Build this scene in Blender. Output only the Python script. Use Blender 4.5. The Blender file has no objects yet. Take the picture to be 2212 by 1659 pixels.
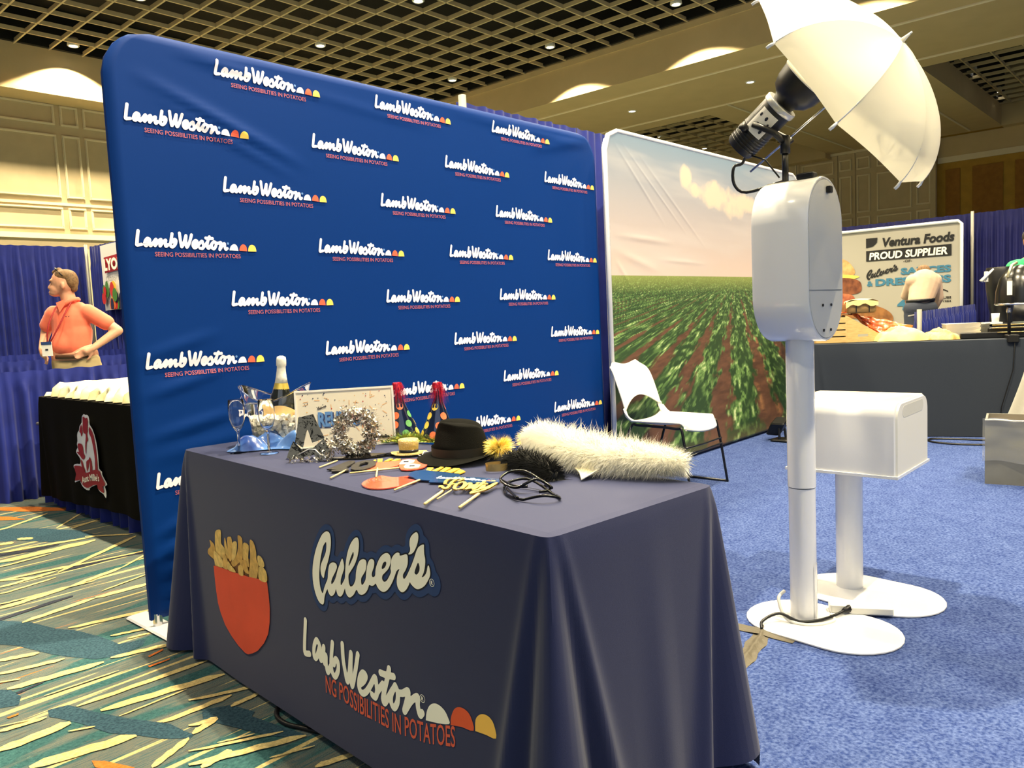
import bpy, bmesh, math, random
import numpy as np
from mathutils import Vector, Matrix, noise
from mathutils.geometry import tessellate_polygon
random.seed(7); np.random.seed(7)
PI=math.pi
DATA={
'LW':[[[0.0164,0.0623],[0.0125,0.0434],[0.0089,0.0224],[0.0069,0.0095],[0.013,0.0093],[0.0238,0.0114]],[[0.0563,0.0331],[0.0488,0.0349],[0.0402,0.026],[0.0359,0.0127],[0.0414,0.0076],[0.0501,0.0153],[0.0576,0.0294],[0.0548,0.0156],[0.059,0.0079],[0.0689,0.0177],[0.0819,0.0331],[0.0792,0.0204],[0.0764,0.009],[0.0894,0.0242],[0.1011,0.0334],[0.0992,0.0222],[0.0956,0.0081],[0.1083,0.0236],[0.1194,0.0311],[0.1165,0.0189],[0.1184,0.0077],[0.1279,0.0147]],[[0.1464,0.0571],[0.1408,0.0331],[0.1369,0.0161],[0.1388,0.0074],[0.1465,0.0071],[0.1564,0.0177],[0.16,0.0313],[0.1538,0.0356],[0.148,0.0248]],[[0.1762,0.0608],[0.1773,0.0386],[0.1792,0.0175],[0.1816,0.0079],[0.1923,0.0266],[0.2017,0.0523],[0.1993,0.03],[0.2011,0.0068],[0.2109,0.0197],[0.2192,0.0401],[0.2245,0.0561]],[[0.2278,0.0174],[0.2383,0.0223],[0.2452,0.0315],[0.2388,0.0344],[0.2306,0.0269],[0.2271,0.0149],[0.2323,0.0052],[0.2423,0.0093],[0.2535,0.0211],[0.2657,0.033],[0.2695,0.0234],[0.2711,0.0114],[0.2653,0.0038],[0.2552,0.0048]],[[0.2663,0.0059],[0.2794,0.018],[0.2906,0.0337]],[[0.2988,0.0516],[0.2906,0.0337],[0.2863,0.0136],[0.2913,0.005],[0.3008,0.0156],[0.3104,0.028]],[[0.2828,0.046],[0.298,0.0446],[0.3114,0.0453]],[[0.3171,0.0327],[0.3075,0.0239],[0.3053,0.0101],[0.3142,0.004],[0.3237,0.0164],[0.3241,0.0283],[0.3171,0.0327]],[[0.3241,0.0283],[0.3346,0.0273],[0.3461,0.0304],[0.3438,0.0167],[0.3391,0.0017],[0.3541,0.0219],[0.3617,0.0262],[0.3622,0.0119],[0.3652,0.0036],[0.3725,0.0073]]],
'LWdome':[[[0.382,0.0001],[0.384,0.0086],[0.3903,0.019],[0.4012,0.0255],[0.4118,0.0237],[0.4186,0.0134],[0.421,-0.0007]],[[0.4258,-0.0],[0.4281,0.0109],[0.4339,0.0205],[0.4419,0.0262],[0.4515,0.0247],[0.4587,0.0163],[0.4614,-0.0017]],[[0.4655,-0.0024],[0.4679,0.0125],[0.4744,0.0223],[0.4832,0.026],[0.4924,0.0242],[0.5003,0.0155],[0.5037,-0.002]]],
'LWtag':[[0.0735,-0.0292],[0.4295,-0.0324],[0.0755,-0.015]],
'LWreg':[[0.3769,0.0276]],
'CV':[[[0.8131,0.6047],[0.8002,0.6027],[0.7943,0.5912],[0.7946,0.571],[0.8004,0.5498],[0.8096,0.5278],[0.821,0.5069],[0.8305,0.488],[0.8343,0.4769],[0.8391,0.4737],[0.8475,0.4801],[0.8519,0.492],[0.8503,0.5052],[0.8412,0.5199],[0.8288,0.5359],[0.821,0.5493],[0.8177,0.5634],[0.8188,0.5747],[0.8279,0.5683],[0.836,0.5584],[0.8453,0.5379],[0.8531,0.5158],[0.8575,0.4943],[0.8599,0.4732],[0.8579,0.4529],[0.8519,0.4388],[0.8432,0.431],[0.8358,0.4458],[0.8258,0.4617],[0.816,0.4757],[0.8129,0.4916],[0.8089,0.5077],[0.8019,0.5192],[0.787,0.5264],[0.7711,0.5267],[0.7658,0.5181],[0.7754,0.5028],[0.7889,0.4866],[0.7966,0.4732],[0.7943,0.4669],[0.783,0.4761],[0.7728,0.49],[0.764,0.5085],[0.7522,0.5275],[0.7389,0.5463],[0.7316,0.5366],[0.7301,0.5221],[0.7392,0.5054],[0.7477,0.4887],[0.7488,0.4769],[0.7458,0.4751],[0.737,0.4844],[0.7272,0.4981],[0.725,0.5133],[0.7227,0.5302],[0.7171,0.5526],[0.707,0.5757],[0.6926,0.5961],[0.6757,0.6104],[0.6623,0.6143],[0.6565,0.6058],[0.6572,0.5881],[0.6643,0.566],[0.6785,0.5424],[0.6973,0.5224],[0.7083,0.5103],[0.7094,0.4986],[0.7072,0.4877],[0.7005,0.4813],[0.6883,0.487],[0.6804,0.4968],[0.6756,0.5059],[0.6728,0.5226],[0.6668,0.5399],[0.6544,0.5568],[0.6382,0.5644],[0.6254,0.5633],[0.6236,0.5518],[0.6293,0.5364],[0.6413,0.5228],[0.6489,0.5132],[0.6494,0.5019],[0.6452,0.4976],[0.6363,0.5048],[0.6287,0.516],[0.6252,0.5325],[0.6202,0.5509],[0.6111,0.5661],[0.5996,0.5723],[0.5886,0.5698],[0.5897,0.5555],[0.5966,0.5432],[0.6003,0.533],[0.5958,0.5277],[0.5873,0.5319],[0.5843,0.538],[0.5824,0.5508],[0.5735,0.5681],[0.5607,0.5845],[0.5441,0.5961],[0.528,0.6],[0.5177,0.5944],[0.5168,0.5809],[0.5266,0.5638],[0.5403,0.5518],[0.5528,0.5415],[0.5545,0.5319],[0.5466,0.5272],[0.5357,0.5321],[0.5247,0.5444],[0.5169,0.5567],[0.5181,0.5655],[0.5163,0.5735],[0.5131,0.5892],[0.5018,0.602],[0.4886,0.6094],[0.4797,0.6092],[0.4786,0.6042],[0.4658,0.6076],[0.4532,0.6124],[0.4471,0.608],[0.4477,0.5902],[0.4569,0.5736],[0.4661,0.5628],[0.4671,0.5552],[0.4626,0.5524],[0.4536,0.5602],[0.4419,0.5767],[0.4316,0.592],[0.4213,0.6101],[0.411,0.6295],[0.4011,0.64],[0.3843,0.6476],[0.3834,0.6389],[0.3826,0.6262],[0.3794,0.6139],[0.381,0.5979],[0.3862,0.5824],[0.3937,0.5708],[0.384,0.5757],[0.3755,0.5861],[0.3704,0.6014],[0.3658,0.6017],[0.3619,0.5904],[0.3629,0.5802],[0.3702,0.5686],[0.3823,0.5545],[0.3992,0.5436],[0.4138,0.5391],[0.4258,0.5413],[0.4355,0.5457],[0.4403,0.5491],[0.4455,0.5406],[0.4559,0.5279],[0.4687,0.5195],[0.4789,0.519],[0.4889,0.525],[0.4932,0.5361],[0.4919,0.5499],[0.4864,0.563],[0.481,0.5716],[0.4927,0.5647],[0.5009,0.551],[0.5119,0.5335],[0.5257,0.5168],[0.5393,0.5061],[0.5529,0.5011],[0.5678,0.5027],[0.5771,0.5084],[0.5838,0.5147],[0.5909,0.5092],[0.6008,0.505],[0.6107,0.5049],[0.6141,0.5033],[0.6211,0.4907],[0.6345,0.4782],[0.6492,0.4716],[0.6623,0.4718],[0.6723,0.4792],[0.6847,0.4651],[0.6971,0.4557],[0.7078,0.4513],[0.7184,0.4541],[0.7257,0.4623],[0.7284,0.4699],[0.7367,0.4564],[0.7465,0.4459],[0.756,0.4427],[0.7653,0.4449],[0.7713,0.4536],[0.7742,0.4579],[0.7812,0.4446],[0.7962,0.4341],[0.8074,0.4361],[0.8152,0.4436],[0.8179,0.4481],[0.8288,0.4337],[0.8351,0.4203],[0.8377,0.4077],[0.8454,0.3999],[0.8621,0.4019],[0.8784,0.4154],[0.891,0.4387],[0.8965,0.4654],[0.8944,0.4937],[0.8849,0.5234],[0.868,0.5559],[0.8429,0.5878],[0.8257,0.6001]],[[0.6837,0.5744],[0.682,0.5658],[0.69,0.553],[0.7027,0.5367],[0.707,0.5334],[0.7048,0.5419],[0.6973,0.5564],[0.6878,0.5696]],[[0.5407,0.5777],[0.5355,0.5757],[0.5384,0.5675],[0.5467,0.5597],[0.5549,0.5572],[0.5547,0.5626],[0.549,0.5722]],[[0.4059,0.6015],[0.4013,0.5938],[0.4028,0.5833],[0.4103,0.5745],[0.4164,0.5725],[0.4211,0.5759],[0.4159,0.5879],[0.4095,0.5986]],[[0.4121,0.6708],[0.4046,0.6667],[0.405,0.6537],[0.4119,0.638],[0.4233,0.6228],[0.4358,0.6153],[0.4444,0.6141],[0.438,0.6215],[0.4365,0.6291],[0.4388,0.636],[0.4371,0.6494],[0.4282,0.6612]]],
'CVreg':[[0.3564,0.5662],[0.3471,0.5683],[0.3561,0.5752]],
'TL':[[[0.9446,0.3312],[0.9482,0.3021],[0.9522,0.2688],[0.9536,0.2415],[0.9469,0.2367],[0.9253,0.2415]],[[0.8711,0.2846],[0.8846,0.2913],[0.8986,0.2703],[0.9,0.2435],[0.8887,0.2409],[0.8759,0.2609],[0.8673,0.2791],[0.87,0.2561],[0.8614,0.2436],[0.8459,0.283],[0.8492,0.2555],[0.843,0.2391],[0.8354,0.2621],[0.835,0.2389],[0.8275,0.2199],[0.8133,0.2376]],[[0.7993,0.307],[0.8052,0.276],[0.8085,0.2468],[0.8027,0.2254],[0.7884,0.2196],[0.773,0.2408],[0.773,0.2624],[0.7848,0.2671],[0.7942,0.251]],[[0.7488,0.3177],[0.7462,0.2803],[0.7374,0.2478],[0.7272,0.2254],[0.7163,0.2542],[0.7068,0.3059],[0.7092,0.2614],[0.705,0.2205],[0.6889,0.2601],[0.6738,0.3117]],[[0.6653,0.238],[0.6481,0.2512],[0.6379,0.2672],[0.6516,0.271],[0.6664,0.2548],[0.6718,0.2311],[0.6608,0.2174],[0.6418,0.2236],[0.6216,0.2446],[0.597,0.2762],[0.5906,0.2592],[0.5888,0.2408],[0.5977,0.226],[0.6115,0.2281]],[[0.5888,0.2408],[0.5749,0.2571],[0.5621,0.2706]],[[0.5337,0.3172],[0.5432,0.2882],[0.5566,0.2536],[0.5626,0.2328],[0.5555,0.2257],[0.5386,0.2454],[0.5219,0.2671]],[[0.5714,0.2959],[0.5489,0.2977],[0.5147,0.304]],[[0.5087,0.2833],[0.5254,0.259],[0.5277,0.2373],[0.5154,0.2271],[0.5006,0.2464],[0.499,0.2699],[0.5087,0.2833]],[[0.499,0.2699],[0.4788,0.2746],[0.4556,0.2873],[0.4621,0.2615],[0.4725,0.233],[0.445,0.2671],[0.4193,0.2857],[0.4191,0.2691],[0.4152,0.2526],[0.4096,0.2456],[0.4014,0.254]]],
'TLdome':[[[0.3885,0.2408],[0.3851,0.2607],[0.3739,0.2799],[0.3561,0.2913],[0.3371,0.2933],[0.3186,0.2878],[0.3071,0.2768],[0.3025,0.2625],[0.3451,0.2496]],[[0.2969,0.2624],[0.2954,0.2809],[0.2834,0.303],[0.2653,0.3133],[0.2446,0.3141],[0.2276,0.3045],[0.2189,0.2779],[0.2583,0.272]],[[0.2136,0.2791],[0.2121,0.3038],[0.2011,0.3178],[0.1859,0.3251],[0.168,0.3252],[0.1536,0.3144],[0.1474,0.2872],[0.1778,0.2836]]],
'TLreg':[[0.4004,0.2875],[0.3902,0.2908],[0.4001,0.2968]],
'TLtag':[[0.8403,0.1598],[0.8303,0.161],[0.7862,0.1627],[0.7646,0.1648],[0.7271,0.1646],[0.6908,0.1607],[0.6464,0.1612],[0.6204,0.1642],[0.5949,0.166],[0.5617,0.167],[0.5175,0.167],[0.4899,0.1712],[0.4403,0.1798],[0.3854,0.1884],[0.3361,0.2031],[0.3088,0.2112],[0.2822,0.218]],
'TLtagh':[[0.5175,0.167],[0.5167,0.19]],
'pouch':[[1.5724,0.359],[1.5397,0.3627],[1.4591,0.368],[1.382,0.373],[1.2963,0.3791],[1.2259,0.3876],[1.1743,0.3885],[1.1665,0.3532],[1.1608,0.3138],[1.1646,0.2695],[1.1769,0.2304],[1.2071,0.1937],[1.2523,0.1575],[1.2886,0.1392],[1.3224,0.1263],[1.3438,0.1248],[1.3927,0.1342],[1.4425,0.151],[1.4931,0.1768],[1.5276,0.2107],[1.546,0.2376],[1.5596,0.283],[1.567,0.3214]],
'fries':[[[1.5228,0.4042],[1.4357,0.421],[1.3719,0.4278],[1.2925,0.4353],[1.2228,0.4361],[1.1793,0.4142],[1.1781,0.3889],[1.2963,0.3791],[1.3947,0.3718],[1.4988,0.3668]],[[1.3764,0.4958],[1.3458,0.4917],[1.3438,0.46],[1.3475,0.4245],[1.3798,0.4047],[1.4125,0.3872],[1.4314,0.3916],[1.4273,0.4034],[1.3905,0.4297],[1.3755,0.4649]],[[1.4763,0.4715],[1.4658,0.454],[1.4544,0.4312],[1.4496,0.4073],[1.4691,0.409],[1.4804,0.4347],[1.482,0.4566]],[[1.4579,0.472],[1.4377,0.481],[1.425,0.4792],[1.4174,0.4518],[1.4235,0.4124],[1.4437,0.4002],[1.4544,0.4312]],[[1.4165,0.4643],[1.4,0.4727],[1.3844,0.4714],[1.3862,0.4468],[1.3973,0.4229],[1.4241,0.404],[1.4216,0.4374]],[[1.5512,0.4782],[1.5264,0.4895],[1.5062,0.4887],[1.5066,0.4578],[1.5029,0.4445],[1.4804,0.4347],[1.4758,0.4077],[1.4964,0.3981],[1.5436,0.4003],[1.5557,0.4207],[1.5567,0.4517]],[[1.6016,0.4409],[1.5821,0.4387],[1.5618,0.4309],[1.5564,0.412],[1.551,0.3932],[1.5248,0.3785],[1.5054,0.3683],[1.5604,0.3614],[1.5659,0.3788],[1.5934,0.3849],[1.6177,0.3918],[1.6165,0.4065],[1.594,0.4222]],[[1.3345,0.4791],[1.2955,0.4782],[1.301,0.4416],[1.2971,0.4106],[1.3297,0.4174],[1.3403,0.4393]],[[1.2835,0.4988],[1.2592,0.494],[1.2436,0.4683],[1.2422,0.4452],[1.2289,0.4297],[1.2364,0.4022],[1.2491,0.3839],[1.2963,0.3791],[1.2907,0.4172],[1.2856,0.4498],[1.2868,0.4759]],[[1.2327,0.4587],[1.21,0.4592],[1.1912,0.4449],[1.1921,0.432],[1.2233,0.4282],[1.2348,0.444]],[[1.2175,0.4294],[1.1896,0.4274],[1.1738,0.4128],[1.1781,0.3889],[1.226,0.3863],[1.2299,0.4139]],[[1.3572,0.4173],[1.3351,0.4264],[1.311,0.4264],[1.3035,0.404],[1.2956,0.3898],[1.3197,0.3874],[1.3433,0.3959],[1.3613,0.403]],[[1.374,0.3977],[1.3549,0.4056],[1.3402,0.3965],[1.3388,0.3741],[1.3697,0.3716],[1.375,0.384]],[[1.4922,0.4101],[1.4719,0.4163],[1.4565,0.4032],[1.4513,0.3848],[1.459,0.3694],[1.4986,0.3697],[1.4937,0.3903]],[[1.5634,0.4107],[1.5295,0.4058],[1.4966,0.3953],[1.4952,0.3704],[1.5258,0.3656],[1.5596,0.3715]],[[1.4503,0.3989],[1.4284,0.3895],[1.4065,0.3829],[1.3946,0.3731],[1.4523,0.3708]]],
'emblem':[[[5.0705,0.6833],[5.0464,0.6797],[5.0211,0.6816],[4.9986,0.6725],[4.9923,0.6473],[4.9936,0.6249],[4.9585,0.6016],[4.9342,0.5682],[4.9163,0.5251],[4.9081,0.4751],[4.908,0.4244],[4.9094,0.3671],[4.8694,0.3519],[4.8698,0.3329],[4.8138,0.2883],[4.8163,0.277],[4.8461,0.2658],[4.8335,0.2356],[4.8448,0.1962],[4.8807,0.2174],[4.9265,0.2248],[4.9548,0.2408],[4.9577,0.263],[5.0172,0.2516],[5.0845,0.2294],[5.0916,0.2171],[5.1432,0.2128],[5.1997,0.2263],[5.2285,0.2498],[5.2296,0.2631],[5.3234,0.2396],[5.3145,0.2575],[5.2822,0.2978],[5.3209,0.3378],[5.3078,0.3541],[5.2523,0.3643],[5.2034,0.3688],[5.1994,0.4022],[5.2414,0.4252],[5.2551,0.4407],[5.2374,0.4587],[5.2215,0.4699],[5.2298,0.4891],[5.2158,0.51],[5.2118,0.5432],[5.1976,0.5656],[5.1727,0.5786],[5.1574,0.6057],[5.1171,0.6308],[5.1039,0.6671]],[[5.0873,0.6664],[5.0584,0.6646],[5.0389,0.6592],[5.0168,0.6652],[5.0105,0.6399],[5.0241,0.6008],[5.0254,0.5782],[5.0404,0.5676],[5.0375,0.5453],[5.0338,0.5262],[5.0573,0.5149],[5.077,0.4681],[5.0842,0.4382],[5.0904,0.4475],[5.0892,0.4866],[5.0679,0.54],[5.0661,0.5643],[5.0947,0.5673],[5.1046,0.5959],[5.0939,0.6289]],[[5.1204,0.6176],[5.1132,0.5953],[5.1119,0.5662],[5.1391,0.5416],[5.1421,0.5642],[5.1621,0.5695],[5.1469,0.5966]],[[5.0009,0.6117],[4.9549,0.5827],[4.9336,0.5366],[4.9243,0.4738],[4.9217,0.4168],[4.9272,0.359],[4.9642,0.3554],[4.9545,0.4139],[4.9586,0.4647],[4.9711,0.5148],[4.9866,0.552],[5.0069,0.5698]],[[5.2068,0.4941],[5.142,0.4956],[5.1269,0.4707],[5.1256,0.4413],[5.1046,0.4235],[5.1354,0.4012],[5.1678,0.4083],[5.1943,0.4225],[5.2344,0.4357],[5.2283,0.4428],[5.2021,0.4433],[5.2099,0.4642]],[[5.0331,0.4264],[5.0108,0.3993],[5.0108,0.3477],[5.0503,0.3373],[5.0336,0.4069],[5.0643,0.3652],[5.0981,0.3294],[5.0955,0.3917],[5.054,0.4084]],[[5.187,0.4],[5.1561,0.3862],[5.1453,0.3609],[5.1266,0.3331],[5.1421,0.3218],[5.1759,0.3581]],[[5.3013,0.3447],[5.2374,0.354],[5.1767,0.3547],[5.145,0.3445],[5.1247,0.3235],[5.0732,0.3286],[5.0112,0.346],[4.9436,0.3574],[4.8888,0.3532],[4.8819,0.3317],[4.826,0.2854],[4.8533,0.2681],[4.8661,0.2635],[4.855,0.2267],[4.9086,0.2332],[4.9458,0.245],[4.949,0.2655],[5.016,0.2565],[5.0966,0.2313],[5.1557,0.2312],[5.2027,0.2493],[5.2242,0.267],[5.3067,0.2532],[5.2777,0.2983]]],
'emtext':[[5.181,0.25],[4.9028,0.2929],[5.1628,0.2999]],
'blk4':[[1.29,1.9012],[1.321,1.9158],[1.4058,1.9535],[1.4151,1.9359],[1.403,1.9181],[1.3379,1.8741],[1.326,1.8451],[1.3105,1.824],[1.2906,1.8408],[1.277,1.8599],[1.2879,1.8753],[1.3019,1.8693]],
'blk0':[[1.3227,1.8312],[1.3557,1.8724],[1.3972,1.9023],[1.4304,1.9069],[1.4416,1.8857],[1.4335,1.8562],[1.3981,1.8145],[1.3639,1.7955],[1.3319,1.7907],[1.3175,1.8054]],
'blk0h':[[1.3564,1.84],[1.3853,1.8703],[1.4139,1.882],[1.4115,1.8645],[1.3862,1.8366],[1.3596,1.8238]],
'redA':[[1.3495,1.7921],[1.43,1.8517],[1.4451,1.8677],[1.4628,1.8455],[1.4928,1.8227],[1.5062,1.8201],[1.4542,1.7735],[1.432,1.7619],[1.3972,1.7645],[1.366,1.7677]],
'redgl':[[1.4257,1.7424],[1.4674,1.7922],[1.5052,1.822],[1.5238,1.8098],[1.5288,1.77],[1.5193,1.7384],[1.488,1.6889],[1.4545,1.6685],[1.4239,1.6651],[1.4019,1.6822],[1.3988,1.7015]],
'eyes':[[[1.4537,1.7744],[1.4941,1.8088],[1.512,1.8022],[1.5139,1.7756],[1.489,1.7514],[1.4624,1.7473],[1.4472,1.7651]],[[1.4291,1.7258],[1.4525,1.7446],[1.4738,1.7368],[1.4704,1.7008],[1.4435,1.6788],[1.4229,1.6867],[1.4157,1.7041]]],
'marks':[[[1.4849,1.7924],[1.4947,1.7805],[1.4828,1.7675],[1.4739,1.78]],[[1.4475,1.7225],[1.4566,1.7097],[1.4454,1.6977],[1.4364,1.7102]]],
'friesA':[[[1.4442,1.8922],[1.4675,1.9057],[1.4658,1.8972],[1.4461,1.8817]],[[1.479,1.9073],[1.4882,1.8945],[1.4563,1.8579],[1.4459,1.8662]],[[1.4629,1.8567],[1.5006,1.8777],[1.5062,1.867],[1.4674,1.8481]],[[1.4771,1.8411],[1.509,1.8546],[1.514,1.8402],[1.4816,1.8279]]],
'sticks':[[[1.3039,1.958],[1.3983,2.0025]],[[1.2227,1.7874],[1.3122,1.8405]],[[1.2867,1.787],[1.409,1.7224]],[[1.3745,1.776],[1.2932,1.679]],[[1.2135,1.5065],[1.3268,1.5421]],[[1.1529,1.3267],[1.2713,1.3911]],[[1.2014,1.338],[1.2839,1.3769]],[[1.1716,1.2334],[1.2941,1.2929]]],
'redlip':[[1.218,1.644],[1.2448,1.6706],[1.2792,1.6865],[1.2991,1.686],[1.3205,1.6927],[1.321,1.6647],[1.3272,1.6357],[1.3549,1.6215],[1.3429,1.6075],[1.3306,1.6121],[1.3308,1.5772],[1.3171,1.5428],[1.2868,1.5393],[1.2493,1.542],[1.217,1.5553],[1.2019,1.5816],[1.2029,1.6075]],
'blue':[[1.344,1.6061],[1.3731,1.6345],[1.4024,1.646],[1.4219,1.6237],[1.4299,1.5493],[1.4302,1.5001],[1.4094,1.4733],[1.4319,1.3968],[1.4397,1.3566],[1.4077,1.3367],[1.3639,1.3962],[1.3199,1.4989],[1.3351,1.5103],[1.3249,1.5513],[1.3386,1.5808]],
'friesB':[[[1.4239,1.626],[1.4583,1.6569],[1.4666,1.6414],[1.4363,1.6177],[1.4283,1.6119]],[[1.4324,1.6105],[1.4857,1.6319],[1.486,1.6205],[1.4337,1.596]],[[1.4356,1.5844],[1.4875,1.6134],[1.4906,1.5949],[1.4357,1.5682]],[[1.4387,1.5629],[1.4895,1.5822],[1.4942,1.563],[1.4405,1.5438]],[[1.4401,1.5308],[1.487,1.5555],[1.4729,1.5204],[1.4444,1.5133]]],
'blueLW':[[1.3588,1.5144],[1.4092,1.3504],[1.388,1.5296]],
'forty':[[[1.277,1.4097],[1.2867,1.4164],[1.2696,1.3842],[1.2906,1.3939],[1.3325,1.4252],[1.3622,1.4404]],[[1.3088,1.4258],[1.3301,1.446],[1.3507,1.4573],[1.3746,1.4532],[1.3764,1.4291],[1.3537,1.4213]],[[1.308,1.411],[1.3234,1.4003]],[[1.2895,1.3727],[1.3176,1.3943],[1.3454,1.4026],[1.3403,1.3869],[1.2994,1.3557],[1.2801,1.3556],[1.2895,1.3727]],[[1.2911,1.3472],[1.3379,1.375],[1.3458,1.3724],[1.3169,1.3484],[1.2937,1.3353]],[[1.2995,1.3327],[1.3364,1.3537],[1.3063,1.3286],[1.3467,1.3516]],[[1.2998,1.3174],[1.3454,1.3381],[1.3836,1.3604]],[[1.3583,1.3604],[1.3618,1.3333]],[[1.3132,1.3091],[1.3469,1.3275],[1.3195,1.3058],[1.337,1.306],[1.3816,1.3195],[1.3257,1.2952],[1.2887,1.2923],[1.2687,1.2936],[1.2933,1.3062],[1.325,1.3039]],[[1.3313,1.3006],[1.3538,1.3077],[1.3798,1.3178]]],
'gl':[[[1.391,1.3139],[1.4256,1.318],[1.4323,1.2743],[1.4271,1.2239],[1.4068,1.163],[1.4075,1.1854],[1.3974,1.2033],[1.3772,1.215],[1.3645,1.2375],[1.3735,1.2778]],[[1.3681,1.2808],[1.3891,1.2836],[1.4138,1.2452],[1.3998,1.1798],[1.3701,1.1154],[1.3483,1.0979],[1.321,1.1147],[1.3098,1.147],[1.3073,1.1876],[1.3307,1.2397]],[[1.4013,1.3178],[1.3757,1.2638],[1.3699,1.2313],[1.3805,1.2159]],[[1.3548,1.2591],[1.3213,1.2129],[1.293,1.1703]],[[1.4307,1.2051],[1.4191,1.178],[1.3919,1.1644],[1.3702,1.1723]]],
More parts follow.
